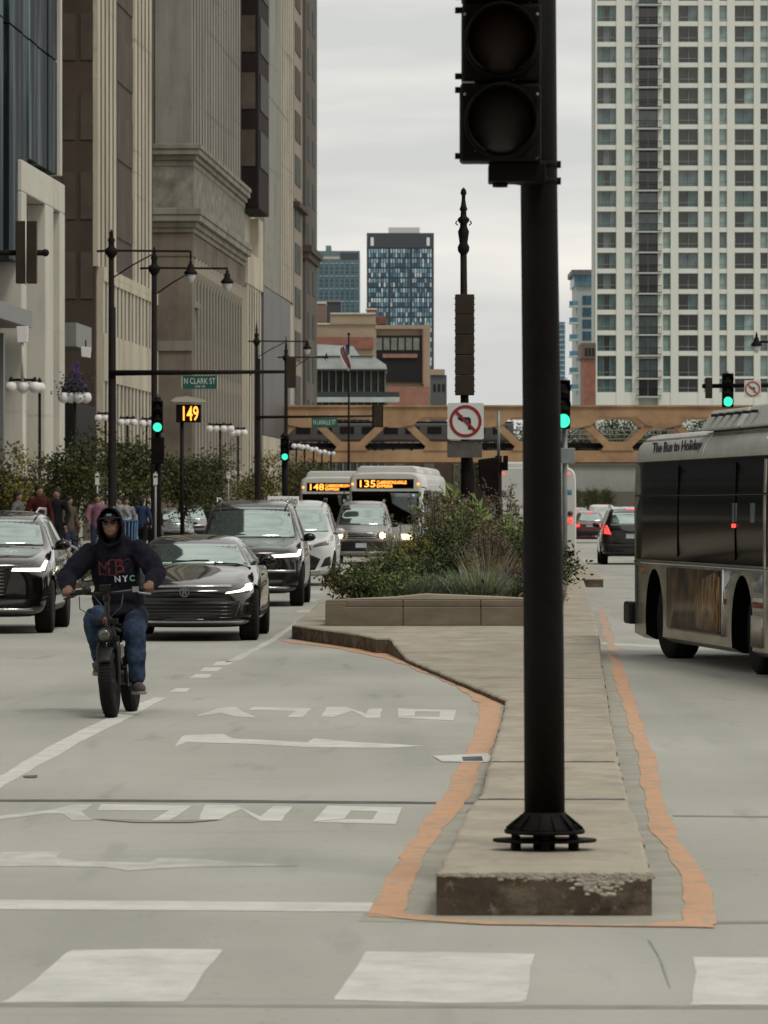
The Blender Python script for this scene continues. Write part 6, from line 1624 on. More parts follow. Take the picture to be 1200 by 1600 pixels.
# bike local frame: x right in the photo, -y towards the camera, z up; front wheel contact at origin
bx = gx(167, DR)
BW = .275     # wheel radius
bike = thing('electric_bicycle', 'black fat-tyred electric bicycle under the hooded rider, turned slightly', 'bicycle', (bx, DR, 0))
RROT = (0, math.radians(-3.4), math.radians(-4.2)); bike.rotation_euler = RROT
def fat_wheel(name, c, steer=0.0):
    m = MB(); R_, w_ = BW, .052; n = 44; vs_ = []; k_ = 12
    for i in range(n):
        a = 2 * math.pi * i / n
        for j in range(k_):
            b_ = 2 * math.pi * j / k_; rr_ = R_ - w_ + w_ * math.cos(b_)
            vs_.append((w_ * 1.12 * math.sin(b_), rr_ * math.cos(a), rr_ * math.sin(a)))
    fs = [(i * k_ + j, i * k_ + (j + 1) % k_, ((i + 1) % n) * k_ + (j + 1) % k_, ((i + 1) % n) * k_ + j) for i in range(n) for j in range(k_)]
    m.add(vs_, fs, 0, True)
    for i in range(60):
        a = 2 * math.pi * i / 60
        for xx in (-.034, -.012, .012, .034):
            z_ = R_ - w_ + w_ * math.sqrt(max(0, 1 - (xx / (w_ * 1.12)) ** 2))
            m.cbox((xx + (.004 if i % 2 else -.004), (z_ + .002) * math.cos(a), (z_ + .002) * math.sin(a)), (.014, .016, .008), 0, Matrix.Rotation(a - math.pi / 2, 4, 'X'))
    t_ = m.build(name, M_tyre, bike); t_.location = c; t_.rotation_euler = (0, 0, steer)
    m = MB(); m.lathe([(R_ - 2 * w_ - .012, -.03), (R_ - 2 * w_ + .01, -.035), (R_ - 2 * w_ + .01, .035), (R_ - 2 * w_ - .012, .03)], (0, 0, 0), 36, axis='x'); m.lathe([(.03, -.06), (.06, -.03), (.06, .03), (.03, .06)], (0, 0, 0), 18, axis='x')
    for i in range(18):
        a = 2 * math.pi * i / 18; m.tube([(.02 * (-1) ** i, .05 * math.cos(a), .05 * math.sin(a)), (0, (R_ - .11) * math.cos(a + .2), (R_ - .11) * math.sin(a + .2))], .003, 4)
    m.build('rim', M_trim, t_)
    return t_
fat_wheel('wheel', (0, BW, BW), 0.0); fat_wheel('wheel', (.02, BW + 1.12, BW))
Mb = mat('bike_frame_black', (0.008, 0.0075, 0.0075), 0.4, spec=.4)
m = MB()
for sx in (-1, 1):
    m.tube([(sx * .075, BW, BW), (sx * .078, BW + .06, .56), (sx * .06, BW + .09, .64)], [.018, .026, .024], 12)
m.box(-.09, .09, BW + .05, BW + .12, .62, .66); m.box(-.085, .085, BW + .07, BW + .14, .76, .80); m.tube([(0, BW + .08, .62), (0, BW + .13, .90), (0, BW + .14, .98)], .024, 12)
m.build('fork', Mb, bike, bevel=.004)
m = MB()
m.tube([(0, BW + .10, .74), (0, BW + .42, .58), (0, BW + .55, .34)], [.045, .055, .05], 12); m.tube([(0, BW + .12, .80), (0, BW + .75, .70), (0, BW + 1.1, .68)], .035, 10)
m.tube([(0, BW + .55, .34), (0, BW + .78, .70)], .03, 10)
for sx in (-1, 1): m.tube([(sx * .05, BW + .55, .33), (sx * .09, BW + 1.12, BW)], .018, 8); m.tube([(sx * .05, BW + .78, .68), (sx * .09, BW + 1.12, BW)], .018, 8)
m.build('frame', Mb, bike)
m = MB(); m.sphere((0, BW + .95, .735), .1, 0, 16, 10, (1.25, 3.4, .55)); m.build('saddle', M_trim, bike)
m = MB(); m.tube([(-.36, BW + .27, 1.02), (-.26, BW + .22, 1.025), (-.12, BW + .14, 1.015), (.0, BW + .13, 1.01), (.12, BW + .14, 1.015), (.26, BW + .22, 1.025), (.36, BW + .27, 1.03)], .014, 10); m.tube([(0, BW + .14, .95), (0, BW + .13, 1.02)], .03, 10); hb = m.build('handlebar', Mb, bike)
for sx in (-1, 1):
    m = MB(); m.tube([(sx * .25, BW + .215, 1.025), (sx * .375, BW + .285, 1.025 + .005 * sx)], .020, 12); m.build('grip', M_trim, hb)
    m = MB(); m.tube([(sx * .24, BW + .20, 1.02), (sx * .27, BW + .15, 1.0), (sx * .36, BW + .18, .985)], .008, 6); m.cbox((sx * .235, BW + .19, 1.03), (.05, .04, .045)); m.build('brake_lever', M_galv if sx > 0 else M_trim, hb)
m = MB(); m.box(-.045, .045, BW + .08, BW + .12, 1.03, 1.085); m.build('display', M_gloss, hb, bevel=.006)
m = MB(); m.sphere((-.16, BW + .12, 1.045), .04, 0, 12, 8); m.build('bell', M_trim, hb)
for c_ in ([(-.2, .1, 1.0), (-.19, .02, .90), (-.1, .02, .84), (-.03, .06, .80)], [(.16, .1, 1.0), (.15, .02, .90), (.06, .02, .82), (.03, .06, .78)], [(-.08, .1, 1.0), (-.02, .03, .93), (.02, .04, .86), (.03, .06, .76)]):
    m = MB(); m.tube([(x, y + BW * .5, z) for x, y, z in c_], .0045, 6); m.build('brake_cable', mat('cable_grey', (.02, .02, .02), .4), bike)
# headlight and fender
m = MB(); m.lathe([(.03, BW + .10), (.054, BW + .06), (.064, BW - .02), (.064, BW - .05), (.056, BW - .055)], (-.012, 0, .675), 24, axis='y'); hl = m.build('headlight', M_trim, bike)
m = MB(); m.lathe([(.054, BW - .050), (.042, BW - .066), (.01, BW - .074)], (-.012, 0, .675), 24, axis='y'); m.build('lens', mat('headlight_lens_grey', (.07, .078, .07), .12, spec=.6), hl)
m = MB(); m.tube([(0, BW - .01, .74), (0.0, BW + .01, .80)], .014, 8); m.sphere((-.005, BW - .01, .79), .022, 0, 10, 8, (1, 1, 1.6)); m.build('headlight_bracket', mat('copper_bracket', (.10, .055, .035), .4, metal=.5), bike)
m = MB(); vs_ = []; fs = []
for i in range(11):
    a = math.radians(38 + 104 * i / 10)
    for j in range(5):
        b_ = -1 + 2 * j / 4; r_ = BW + .03 - .012 * b_ * b_
        vs_.append((b_ * .055, BW + r_ * math.cos(a), BW + r_ * math.sin(a)))
fs = [(i * 5 + j, i * 5 + j + 1, (i + 1) * 5 + j + 1, (i + 1) * 5 + j) for i in range(10) for j in range(4)]
m.add(vs_, fs, 0, True); fo = m.build('front_fender', M_trim, bike); sf = fo.modifiers.new('s', 'SOLIDIFY'); sf.thickness = .004
# crank, pedals, motor, battery
m = MB(); m.lathe([(.07, -.07), (.075, -.05), (.075, .05), (.07, .07)], (0, BW + .55, .32), 20, axis='x'); m.lathe([(.09, .075), (.09, .083)], (0, BW + .55, .32), 24, axis='x')
m.tube([(.10, BW + .55, .32), (.115, BW + .44, .215)], .014, 8); m.tube([(-.10, BW + .55, .32), (-.115, BW + .66, .425)], .014, 8); m.build('crank', Mb, bike)
for sx, y_, z_ in ((1, BW + .44, .215), (-1, BW + .66, .425)):
    m = MB(); m.box(sx * .17 - .05, sx * .17 + .05, y_ - .045, y_ + .045, z_ - .012, z_ + .012); m.build('pedal', M_trim, bike, bevel=.004)
m = MB(); m.box(-.055, .055, BW + .28, BW + .62, .46, .60); m.build('battery', M_gloss, bike, bevel=.02)
m = MB(); m.tube([(.06, BW + .7, .40), (.10, BW + .66, .02)], .009, 8); m.build('kickstand', M_trim, bike)

# rider: origin on the ground below the saddle
ry = DR
per = None
ofs = Vector((bx, DR, 0))
Y0 = BW
def W3(x, y, z): return (x, y, z)
hip = .79
# skin body (head, neck, hands and the rest under the clothes)
body_parts = [('t', [(0, Y0 + .92, hip + .05), (0, Y0 + .84, 1.10), (0, Y0 + .80, 1.30)], [.11, .10, .09]),
              ('t', [(.0, Y0 + .76, 1.40), (0, Y0 + .70, 1.50)], [.055, .055]),
              ('e', (0, Y0 + .66, 1.575), (.075, .095, .108)), ('e', (0, Y0 + .60, 1.535), (.052, .055, .055))]
body_parts += [('e', (0, Y0 + .563, 1.572), (.014, .022, .024)), ('e', (0, Y0 + .572, 1.612), (.045, .018, .010)), ('e', (0, Y0 + .567, 1.533), (.024, .014, .008)), ('e', (0, Y0 + .572, 1.497), (.024, .02, .018))]
for sx in (-1, 1): body_parts += [('e', (sx * .074, Y0 + .67, 1.575), (.012, .02, .028)), ('e', (sx * .036, Y0 + .588, 1.57), (.026, .02, .02))]
sh = [(-.20, Y0 + .78, 1.345), (.20, Y0 + .78, 1.345)]
el = [(-.335, Y0 + .60, 1.16), (.315, Y0 + .60, 1.15)]
wr = [(-.345, Y0 + .35, 1.065), (.345, Y0 + .35, 1.06)]
for i in range(2): body_parts.append(('t', [(sh[i][0]*.85, sh[i][1]+.02, 1.30), el[i], wr[i]], [.035, .030, .024]))
hips_ = [(-.11, Y0 + .92, hip), (.11, Y0 + .92, hip)]
knee = [(-.165, Y0 + .50, .80), (.175, Y0 + .44, .69)]
ank = [(-.165, Y0 + .66, .50), (.165, Y0 + .50, .30)]
for i in range(2): body_parts.append(('t', [hips_[i], knee[i], ank[i]], [.07, .045, .035]))
# hands wrapped round the grips: palm, four bent fingers of unequal length, thumb
for i, sx in enumerate((-1, 1)):
    gxh = sx * .335; gy, gz_ = Y0 + .262, 1.028
    body_parts.append(('t', [wr[i], (gxh, gy + .05, gz_ + .035)], [.028, .032]))
    body_parts.append(('e', (gxh, gy + .035, gz_ + .030), (.043, .036, .020)))
    for k, ln in enumerate((.92, 1.0, .95, .80)):
        fx = gxh + sx * (-.033 + .022 * k)
        body_parts.append(('t', [(fx, gy + .015, gz_ + .036), (fx, gy - .022 * ln, gz_ + .030), (fx, gy - .034 * ln, gz_ + .002), (fx, gy - .016 * ln, gz_ - .024)], [.0105, .0100, .0092, .0080]))
    body_parts.append(('t', [(gxh - sx * .036, gy + .030, gz_ + .018), (gxh - sx * .052, gy + .006, gz_ - .004), (gxh - sx * .050, gy - .016, gz_ - .020)], [.013, .011, .009]))
person = blob('person', body_parts, .0075, M_skin, None, 2)
person.location = (bx, DR, 0); person.rotation_euler = RROT
tag(person, 'hooded person in dark sweatshirt and blue jeans riding the electric bicycle', 'person')
# hoodie: torso, sleeves, raised hood (opening at the face left free)
hp = [('t', [(0, Y0 + .93, .80), (0, Y0 + .90, .92), (0, Y0 + .86, 1.05), (0, Y0 + .82, 1.20), (0, Y0 + .80, 1.31)], [.185, .20, .195, .195, .17]),
      ('e', (0, Y0 + .82, 1.30), (.245, .15, .13)), ('e', (0, Y0 + .80, 1.16), (.205, .15, .20)), ('e', (-.0, Y0 + .83, .96), (.215, .17, .16)), ('e', (0, Y0 + .78, .84), (.20, .20, .075))]
sl = [(-.385, Y0 + .60, 1.155), (.365, Y0 + .60, 1.145)]
for i in range(2):
    s0, e0, w0 = Vector((sh[i][0] * 1.02, sh[i][1], 1.335)), Vector(sl[i]), Vector(wr[i]); w0.y += .02
    hp.append(('t', [tuple(s0), tuple(s0.lerp(e0, .5) + Vector(((-1, 1)[i] * .018, 0, -.005))), tuple(e0), tuple(e0.lerp(w0, .5)), tuple(w0)], [.098, .094, .084, .076, .050]))
hp += [('t', [(-.09, Y0 + .78, 1.42), (0, Y0 + .68, 1.435), (.09, Y0 + .78, 1.42)], [.06, .045, .06]), ('e', (0, Y0 + .83, 1.42), (.14, .10, .09))]
ho = blob('hoodie', hp, .011, M_hood, person, 5); fold(ho, .034)
tag(ho, 'dark navy hooded sweatshirt with red print and NYC lettering')
# the raised hood: a shell around the head, open at the front
m = MB(); n = 30; rings = 12; vs_ = []
for i in range(rings + 1):
    t_ = i / rings                    # 0 front rim ... 1 back
    yy = Y0 + .575 + .26 * t_
    k_ = math.sqrt(max(.02, 1 - max(0, (t_ - .12) / .88) ** 2.6)); flare = 1 + .0 * t_
    for j in range(n):
        a = 2 * math.pi * j / n
        rx, rz = .106 * k_, .146 * k_
        x_ = rx * math.cos(a); z_ = 1.572 + rz * math.sin(a) - (.03 if math.sin(a) < -.5 else 0)
        if math.sin(a) < 0: x_ *= 1.06
        yyo = yy + (.05 * max(0, -math.sin(a)) - .015 * math.sin(a) if i == 0 else 0)
        vs_.append((x_, yyo + .012 * math.sin(3 * a + i), z_))
fs = [(i * n + j, i * n + (j + 1) % n, (i + 1) * n + (j + 1) % n, (i + 1) * n + j) for i in range(rings) for j in range(n)]
fs.append(tuple(range(rings * n, rings * n + n)))
m.add(vs_, fs, 0, True); hd_ = m.build('hood', M_hood, ho); q_ = hd_.modifiers.new('s', 'SOLIDIFY'); q_.thickness = .016
q_ = hd_.modifiers.new('u', 'SUBSURF'); q_.levels = 2; q_.render_levels = 2; q_ = hd_.modifiers.new('f', 'DISPLACE'); q_.texture = FOLD; q_.strength = .022; q_.texture_coords = 'LOCAL'
# print on the chest, laid on the cloth
stH = Sticker(ho)
def decal(me_, name, m_, cx, cz, parent=ho, off=.006):
    for v in me_.vertices:
        h_ = stH.b.ray_cast(Vector((cx + v.co.x, -3, cz + v.co.z)), Vector((0, 1, 0)))[0]
        v.co = Vector((cx + v.co.x, (h_.y if h_ else Y0 + .66) - off + v.co.y * .2, cz + v.co.z))
    me_.materials.append(m_); return obj(name, me_, parent)
M_print = mat('print_red', (.075, .012, .010), .8, var=.5, scale=20); M_printw = mat('print_white', (.5, .56, .62), .8); M_printg = mat('print_green', (.18, .42, .33), .8); M_printo = mat('print_orange', (.16, .045, .012), .8)
decal(text_mesh('N', width=.048, height=.052, bold=.03), 'print_letter', M_printw, .030, 1.118)
decal(text_mesh('Y', width=.046, height=.052, bold=.03), 'print_letter', M_printw, .092, 1.118)
decal(text_mesh('C', width=.040, height=.052, bold=.03), 'print_letter', M_printg, .146, 1.118)
decal(text_mesh('M', width=.10, height=.12, bold=.0), 'print_letter', M_print, -.075, 1.215)
decal(text_mesh('B', width=.075, height=.12, bold=.0), 'print_letter', M_print, .055, 1.225)
def arc_mesh(r0, r1, a0, a1, sx=1, sz=1, n=14):
    v = MB(); vs_ = []
    for k in range(n + 1):
        a = math.radians(a0 + (a1 - a0) * k / n)
        for r_ in (r0, r1): vs_.append((r_ * sx * math.cos(a), 0, r_ * sz * math.sin(a)))
    v.add(vs_, [(2 * k, 2 * k + 1, 2 * k + 3, 2 * k + 2) for k in range(n)]); return v.raw('print_arc', [])
decal(arc_mesh(.060, .070, 20, 340, 1, 1), 'print_ring', M_print, .0, 1.215)
decal(arc_mesh(.045, .052, -60, 240, .9, 1.1), 'print_ring', M_print, .115, 1.225)
decal(arc_mesh(.09, .098, 195, 285, 1.0, .5), 'print_swash', M_printo, -.03, 1.20)
# drawstrings
for sx in (-1, 1):
    pts = []
    for zq in (1.40, 1.36, 1.31, 1.27):
        h_ = stH.b.ray_cast(Vector((sx * .035, -3, zq)), Vector((0, 1, 0)))[0]; pts.append((sx * .035, (h_.y if h_ else Y0 + .65) - .004, zq))
    m = MB(); m.tube(pts, .004, 6); m.build('drawstring', M_hood, ho)
# jeans
jp = []
for i in range(2):
    sx = (-1, 1)[i]
    h_, k_, a_ = Vector(hips_[i]), Vector(knee[i]), Vector(ank[i])
    mid = h_.lerp(k_, .5) + Vector((sx * .012, 0, .012))
    jp.append(('t', [tuple(h_), tuple(mid), tuple(k_ + Vector((0, -.01, 0))), tuple(k_.lerp(a_, .45)), tuple(k_.lerp(a_, .8)), tuple(a_)], [.125, .108, .092, .083, .072, .066]))
jp.append(('e', (0, Y0 + .93, hip + .02), (.20, .17, .12)))
je = blob('jeans', jp, .010, M_jean, person, 4); fold(je, .026)
# cap brim visible under the hood, sunglasses
m = MB(); vs_ = []; n = 14
for i in range(2):
    for j in range(n + 1):
        a = math.radians(200 + 140 * j / n); r_ = (.078, .118)[i]
        vs_.append((r_ * .95 * math.cos(a), Y0 + .655 + r_ * 1.15 * math.sin(a) - .02 * i, 1.632 - .010 * i))
m.add(vs_, [(j, j + 1, n + 2 + j, n + 1 + j) for j in range(n)], 0, True)
m.sphere((0, Y0 + .665, 1.628), .083, 0, 20, 12, (1, 1.12, .72)); 
cp = m.build('cap', M_capm, person)
m = MB(); m.box(-.022, .022, Y0 + .562, Y0 + .568, 1.640, 1.662); m.build('cap_badge', mat('cap_badge_teal', (.12, .22, .23), .6), cp, bevel=.004)
for sx in (-1, 1):
    m = MB(); m.sphere((sx * .034, Y0 + .566, 1.592), .029, 0, 14, 8, (1, .35, .62)); m.build('sunglass_lens', M_gloss, person)
m = MB(); m.tube([(-.07, Y0 + .62, 1.60), (-.055, Y0 + .572, 1.602), (0, Y0 + .562, 1.602), (.055, Y0 + .572, 1.602), (.07, Y0 + .62, 1.60)], .004, 6); m.build('sunglass_frame', M_gloss, person)
# shoes
for i in range(2):
    a_ = Vector(ank[i]); sx = (-1, 1)[i]
    toe = math.radians((0, 18)[i]) * sx
    c_ = a_ + Vector((0, 0, -.06))
    Rz = Matrix.Rotation(toe, 4, 'Z')
    def q(x, y, z): v = Rz @ Vector((x, y, z)); return tuple(c_ + v)
    so = blob('shoe', [('t', [q(0, .05, .04), q(0, .03, .0)], [.05, .048]), ('t', [q(0, .05, -.02), q(0, -.06, -.022), q(0, -.15, -.028)], [.042, .046, .040])], .009, M_shoe, person, 2)
    m = MB(); pl = [(x * .048 + 0, y) for x, y in ((-.8, .09), (.8, .09), (1.0, 0), (1.02, -.08), (.9, -.16), (.5, -.19), (-.5, -.19), (-.9, -.16), (-1.02, -.08), (-1, 0))]
    m.prism(pl, -.078, -.052, 'xy'); s2 = m.build('sole', M_sole, so, bevel=.006); s2.location = c_; s2.rotation_euler = (0, 0, toe)
    if i == 0: s2.rotation_euler = (math.radians(10), 0, 0)
# ------------------------------------------------------------------ planter box and its plants
LIFT = ZK
def cap_y(x, y, z): return gp(x, y, z)
ZP = .185 + .33
pl = thing('planter_box', 'low concrete planter wall on the traffic island, filled with grasses and shrubs', 'planter', (0, 58, ZK))
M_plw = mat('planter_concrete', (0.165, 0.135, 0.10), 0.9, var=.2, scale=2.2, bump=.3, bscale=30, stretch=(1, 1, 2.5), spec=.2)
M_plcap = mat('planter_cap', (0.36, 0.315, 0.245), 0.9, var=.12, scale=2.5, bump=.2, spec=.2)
M_soil = mat('planter_soil', (0.035, 0.026, 0.018), 0.95, var=.4, scale=6, bump=.6)
XL, XR, YE = -.76, 2.26, 46
outer = [(XL, 0), (XR, 0), (XR + .045 * YE, YE), (XL + .053 * YE, YE)]
m = MB()
def band(a, b, wd, z0, z1, mi):
    a = Vector((*a, 0)); b = Vector((*b, 0)); d = (b - a).normalized(); n_ = Vector((-d.y, d.x, 0))
    p = [a, b, b + n_ * wd, a + n_ * wd]
    m.add([(v.x, v.y, z0) for v in p] + [(v.x, v.y, z1) for v in p], [(3, 2, 1, 0), (4, 5, 6, 7), (0, 1, 5, 4), (1, 2, 6, 5), (2, 3, 7, 6), (3, 0, 4, 7)], mi)
n = 3
for k in range(n):
    a = XL + (XR - XL) * k / n; b = XL + (XR - XL) * (k + 1) / n
    m.box(a + .003, b - .003, 0, .26, 0, .245); m.box(a + .003 - (.0 if k else .0), b - .003, .06, .34, .245, .33)
m.build('front_wall', M_plw, pl, bevel=.012)
m = MB(); band(outer[3], outer[0], .26, 0, .3, 0); m.build('side_wall', M_plw, pl, bevel=.012)
m = MB(); band(outer[1], outer[2], .26, 0, .3, 0); m.build('side_wall', M_plw, pl, bevel=.012)
m = MB(); m.prism([(XL + .1, .331), (XR - .1, .331), (XR - .7, .37), ((XL + XR) / 2 - .2, .41), (XL + .9, .37)], .30, .62, 'xz'); m.build('capping_ledge', M_plcap, pl, bevel=.01)
m = MB(); m.prism([(XL + .2, .3), (XR - .2, .3), (XR - .2 + .045 * YE, YE - .2), (XL + .2 + .053 * YE, YE - .2)], .05, .27, 'xy'); tag(m.build('soil', M_soil, pl), None)
def leafm(n_, c, v=.35, rough=.7): return mat(n_, c, rough, var=v, scale=3.5, spec=.25)
G_dark = leafm('leaf_dark', (0.040, 0.055, 0.022)); G_mid = leafm('leaf_mid', (0.080, 0.110, 0.040)); G_lt = leafm('leaf_light', (0.17, 0.23, 0.07))
G_grey = leafm('leaf_silver', (0.24, 0.27, 0.20)); G_olive = leafm('leaf_olive', (0.12, 0.11, 0.045)); G_brown = leafm('leaf_russet', (0.075, 0.040, 0.024)); G_straw = leafm('straw_blade', (0.36, 0.28, 0.17))
G_stem = leafm('stem', (0.05, 0.038, 0.022)); G_plume = leafm('plume_buff', (0.20, 0.15, 0.11)); G_pur = leafm('flower_mauve', (0.12, 0.10, 0.17)); G_yel = leafm('flower_yellow', (0.30, 0.22, 0.03))
LEAF = [G_dark, G_mid, G_lt, G_grey, G_olive, G_brown, G_straw, G_stem, G_plume, G_pur, G_yel]
def rv(r_, s_=1.0): return Vector((r_.gauss(0, s_), r_.gauss(0, s_), r_.gauss(0, s_)))
def leaf(m, p, d, ln, wd, r_, mi):
    d = d.normalized(); s_ = d.cross(rv(r_)).normalized() if d.length else Vector((1, 0, 0)); up = d.cross(s_) * .15 * ln
    m.add([p, p + d * ln * .45 + s_ * wd / 2 + up, p + d * ln, p + d * ln * .5 - s_ * wd / 2 + up], [(0, 1, 2, 3)], mi)
def blade(m, p, d, ln, wd, droop, r_, mi, seg=4):
    d = d.normalized(); s_ = d.cross(Vector((0, 0, 1))); s_ = s_.normalized() if s_.length > 1e-4 else Vector((1, 0, 0))
    s_ = (s_ + rv(r_, .5)).normalized(); pts = []; q = Vector(p); dd = Vector(d)
    for k in range(seg + 1):
        w_ = wd * (1 - k / seg) + .001; pts += [q - s_ * w_ / 2, q + s_ * w_ / 2]
        q = q + dd * ln / seg; dd = (dd + Vector((d.x, d.y, -1)) * droop / seg).normalized()
    m.add(pts, [(2 * k, 2 * k + 1, 2 * k + 3, 2 * k + 2) for k in range(seg)], mi)
def grass(seed, h, r0, n_, cols, droop=.8, wd=.012, plumes=0, pc=8):
    r_ = random.Random(seed); m = MB()
    for k in range(n_):
        a = r_.uniform(0, 6.283); q = r_.random() ** .5 * r0 * .45
        d = Vector((math.cos(a) * r_.uniform(.1, .75), math.sin(a) * r_.uniform(.1, .75), 1.0))
        blade(m, (q * math.cos(a), q * math.sin(a), 0), d, h * r_.uniform(.55, 1.1), wd, droop * r_.uniform(.3, 1.4), r_, r_.choice(cols))
    for k in range(plumes):
        a = r_.uniform(0, 6.283); lean = r_.uniform(.02, .4)
        tip = Vector((math.cos(a) * lean * h, math.sin(a) * lean * h, h * r_.uniform(.95, 1.3)))
        m.tube([(0, 0, 0), tuple(tip * .6 + Vector((0, 0, .05))), tuple(tip)], .004, 4, 7, sm=False)
        for q in range(26): leaf(m, tip + Vector((0, 0, -r_.uniform(0, .16 * h))), rv(r_) + Vector((0, 0, .6)), .05, .015, r_, pc)
    return m.raw('grass_clump', LEAF)
def shrub(seed, h, rad, n_, cols, ls=.05, stems=9, flowers=0, fc=9, upright=.2):
    r_ = random.Random(seed); m = MB(); tips = []
    for k in range(stems):
        a = 6.283 * k / stems + r_.uniform(-.3, .3); l_ = r_.uniform(.45, 1.0)
        tip = Vector((math.cos(a) * rad * l_, math.sin(a) * rad * l_, h * r_.uniform(.55, 1.0) * (1.1 - .35 * l_)))
        mid = tip * .5 + Vector((0, 0, .12 * h))
        m.tube([(0, 0, -.02), tuple(mid), tuple(tip)], [.012, .008, .003], 5, 7, sm=False)
        tips.append((mid, tip))
        for q in range(3):
            t2 = mid.lerp(tip, r_.random()) + rv(r_, rad * .28); t2.z = max(.06, t2.z); tips.append((mid, t2))
            m.tube([tuple(mid), tuple(t2)], [.005, .002], 4, 7, sm=False)
    for k in range(n_):
        a, b = r_.choice(tips); p = a.lerp(b, r_.uniform(.1, 1.08)) + rv(r_, rad * .11)
        if p.z < .01: p.z = r_.uniform(.01, .1)
        mi = cols[min(len(cols) - 1, int(abs(r_.gauss(0, .9)) * len(cols) / 2))]
        leaf(m, p, rv(r_) + Vector((p.x, p.y, h * upright)) * 1.2, ls * r_.uniform(.6, 1.3), ls * r_.uniform(.35, .6), r_, mi)
    for k in range(flowers):
        a, b = r_.choice(tips); p = b + rv(r_, rad * .1)
        for q in range(7): leaf(m, p, rv(r_), ls * .5, ls * .4, r_, fc)
    return m.raw('shrub', LEAF)
def stalks(seed, h, rad, n_, head, cols):
    r_ = random.Random(seed); m = MB()
    for k in range(n_):
        a = r_.uniform(0, 6.283); l_ = r_.random() ** .5; hh = h * r_.uniform(.65, 1.05)
        tip = Vector((math.cos(a) * rad * l_, math.sin(a) * rad * l_, hh))
        base = Vector((tip.x * .45, tip.y * .45, 0))
        m.tube([tuple(base), tuple(base.lerp(tip, .5) + rv(r_, .015)), tuple(tip)], [.007, .005, .003], 4, 7, sm=False)
        for q in range(16):
            t_ = r_.uniform(.1, .95); leaf(m, base.lerp(tip, t_), rv(r_) + Vector((0, 0, .5)), .09, .022, r_, r_.choice(cols))
        for q in range(22): leaf(m, tip + rv(r_, .035), rv(r_), .035, .022, r_, head)
    return m.raw('flower_stalks', LEAF)
KINDS = {
    'grass_green': [grass(21, .95, .4, 420, [1, 1, 1, 2], .7, .016), grass(22, 1.05, .45, 460, [4, 1, 4, 6], .8, .016, plumes=6)],
    'grass_straw': [grass(24, .8, .32, 300, [6, 6, 6, 3], .35, .015, plumes=16)],
    'silver_mound': [grass(25, .42, .5, 650, [3, 3, 3, 3], .5, .016), grass(26, .50, .55, 700, [3, 3, 3, 2], .55, .016)],
    'dark_shrub': [shrub(31, .95, .55, 1500, [0, 0, 1], .075), shrub(32, .75, .5, 1200, [1, 1, 2], .085)],
    'leafy_shrub': [shrub(33, 1.15, .5, 800, [2, 2, 1], .15, upright=.5)],
    'low_shrub': [shrub(34, .45, .45, 1100, [4, 4, 0], .065), shrub(35, .40, .42, 1100, [2, 1, 1], .06, flowers=10, fc=9)],
    'russet_shrub': [shrub(36, 1.15, .5, 1900, [8, 8, 5], .06), shrub(37, .6, .45, 1200, [5, 5, 4], .06)],
    'stalks': [stalks(41, 1.25, .4, 20, 8, [1, 0, 4]), stalks(42, 1.1, .4, 16, 5, [1, 4])],
    'stalks_flower': [stalks(43, .95, .4, 16, 10, [2, 1]), stalks(44, .8, .4, 14, 9, [1, 3])],
}
NAMES = {'grass_green': 'ornamental_grass', 'grass_straw': 'ornamental_grass', 'silver_mound': 'silver_plant', 'dark_shrub': 'shrub', 'leafy_shrub': 'leafy_plant', 'low_shrub': 'low_shrub', 'russet_shrub': 'russet_shrub', 'stalks': 'flower_stalks', 'stalks_flower': 'flower_stalks'}
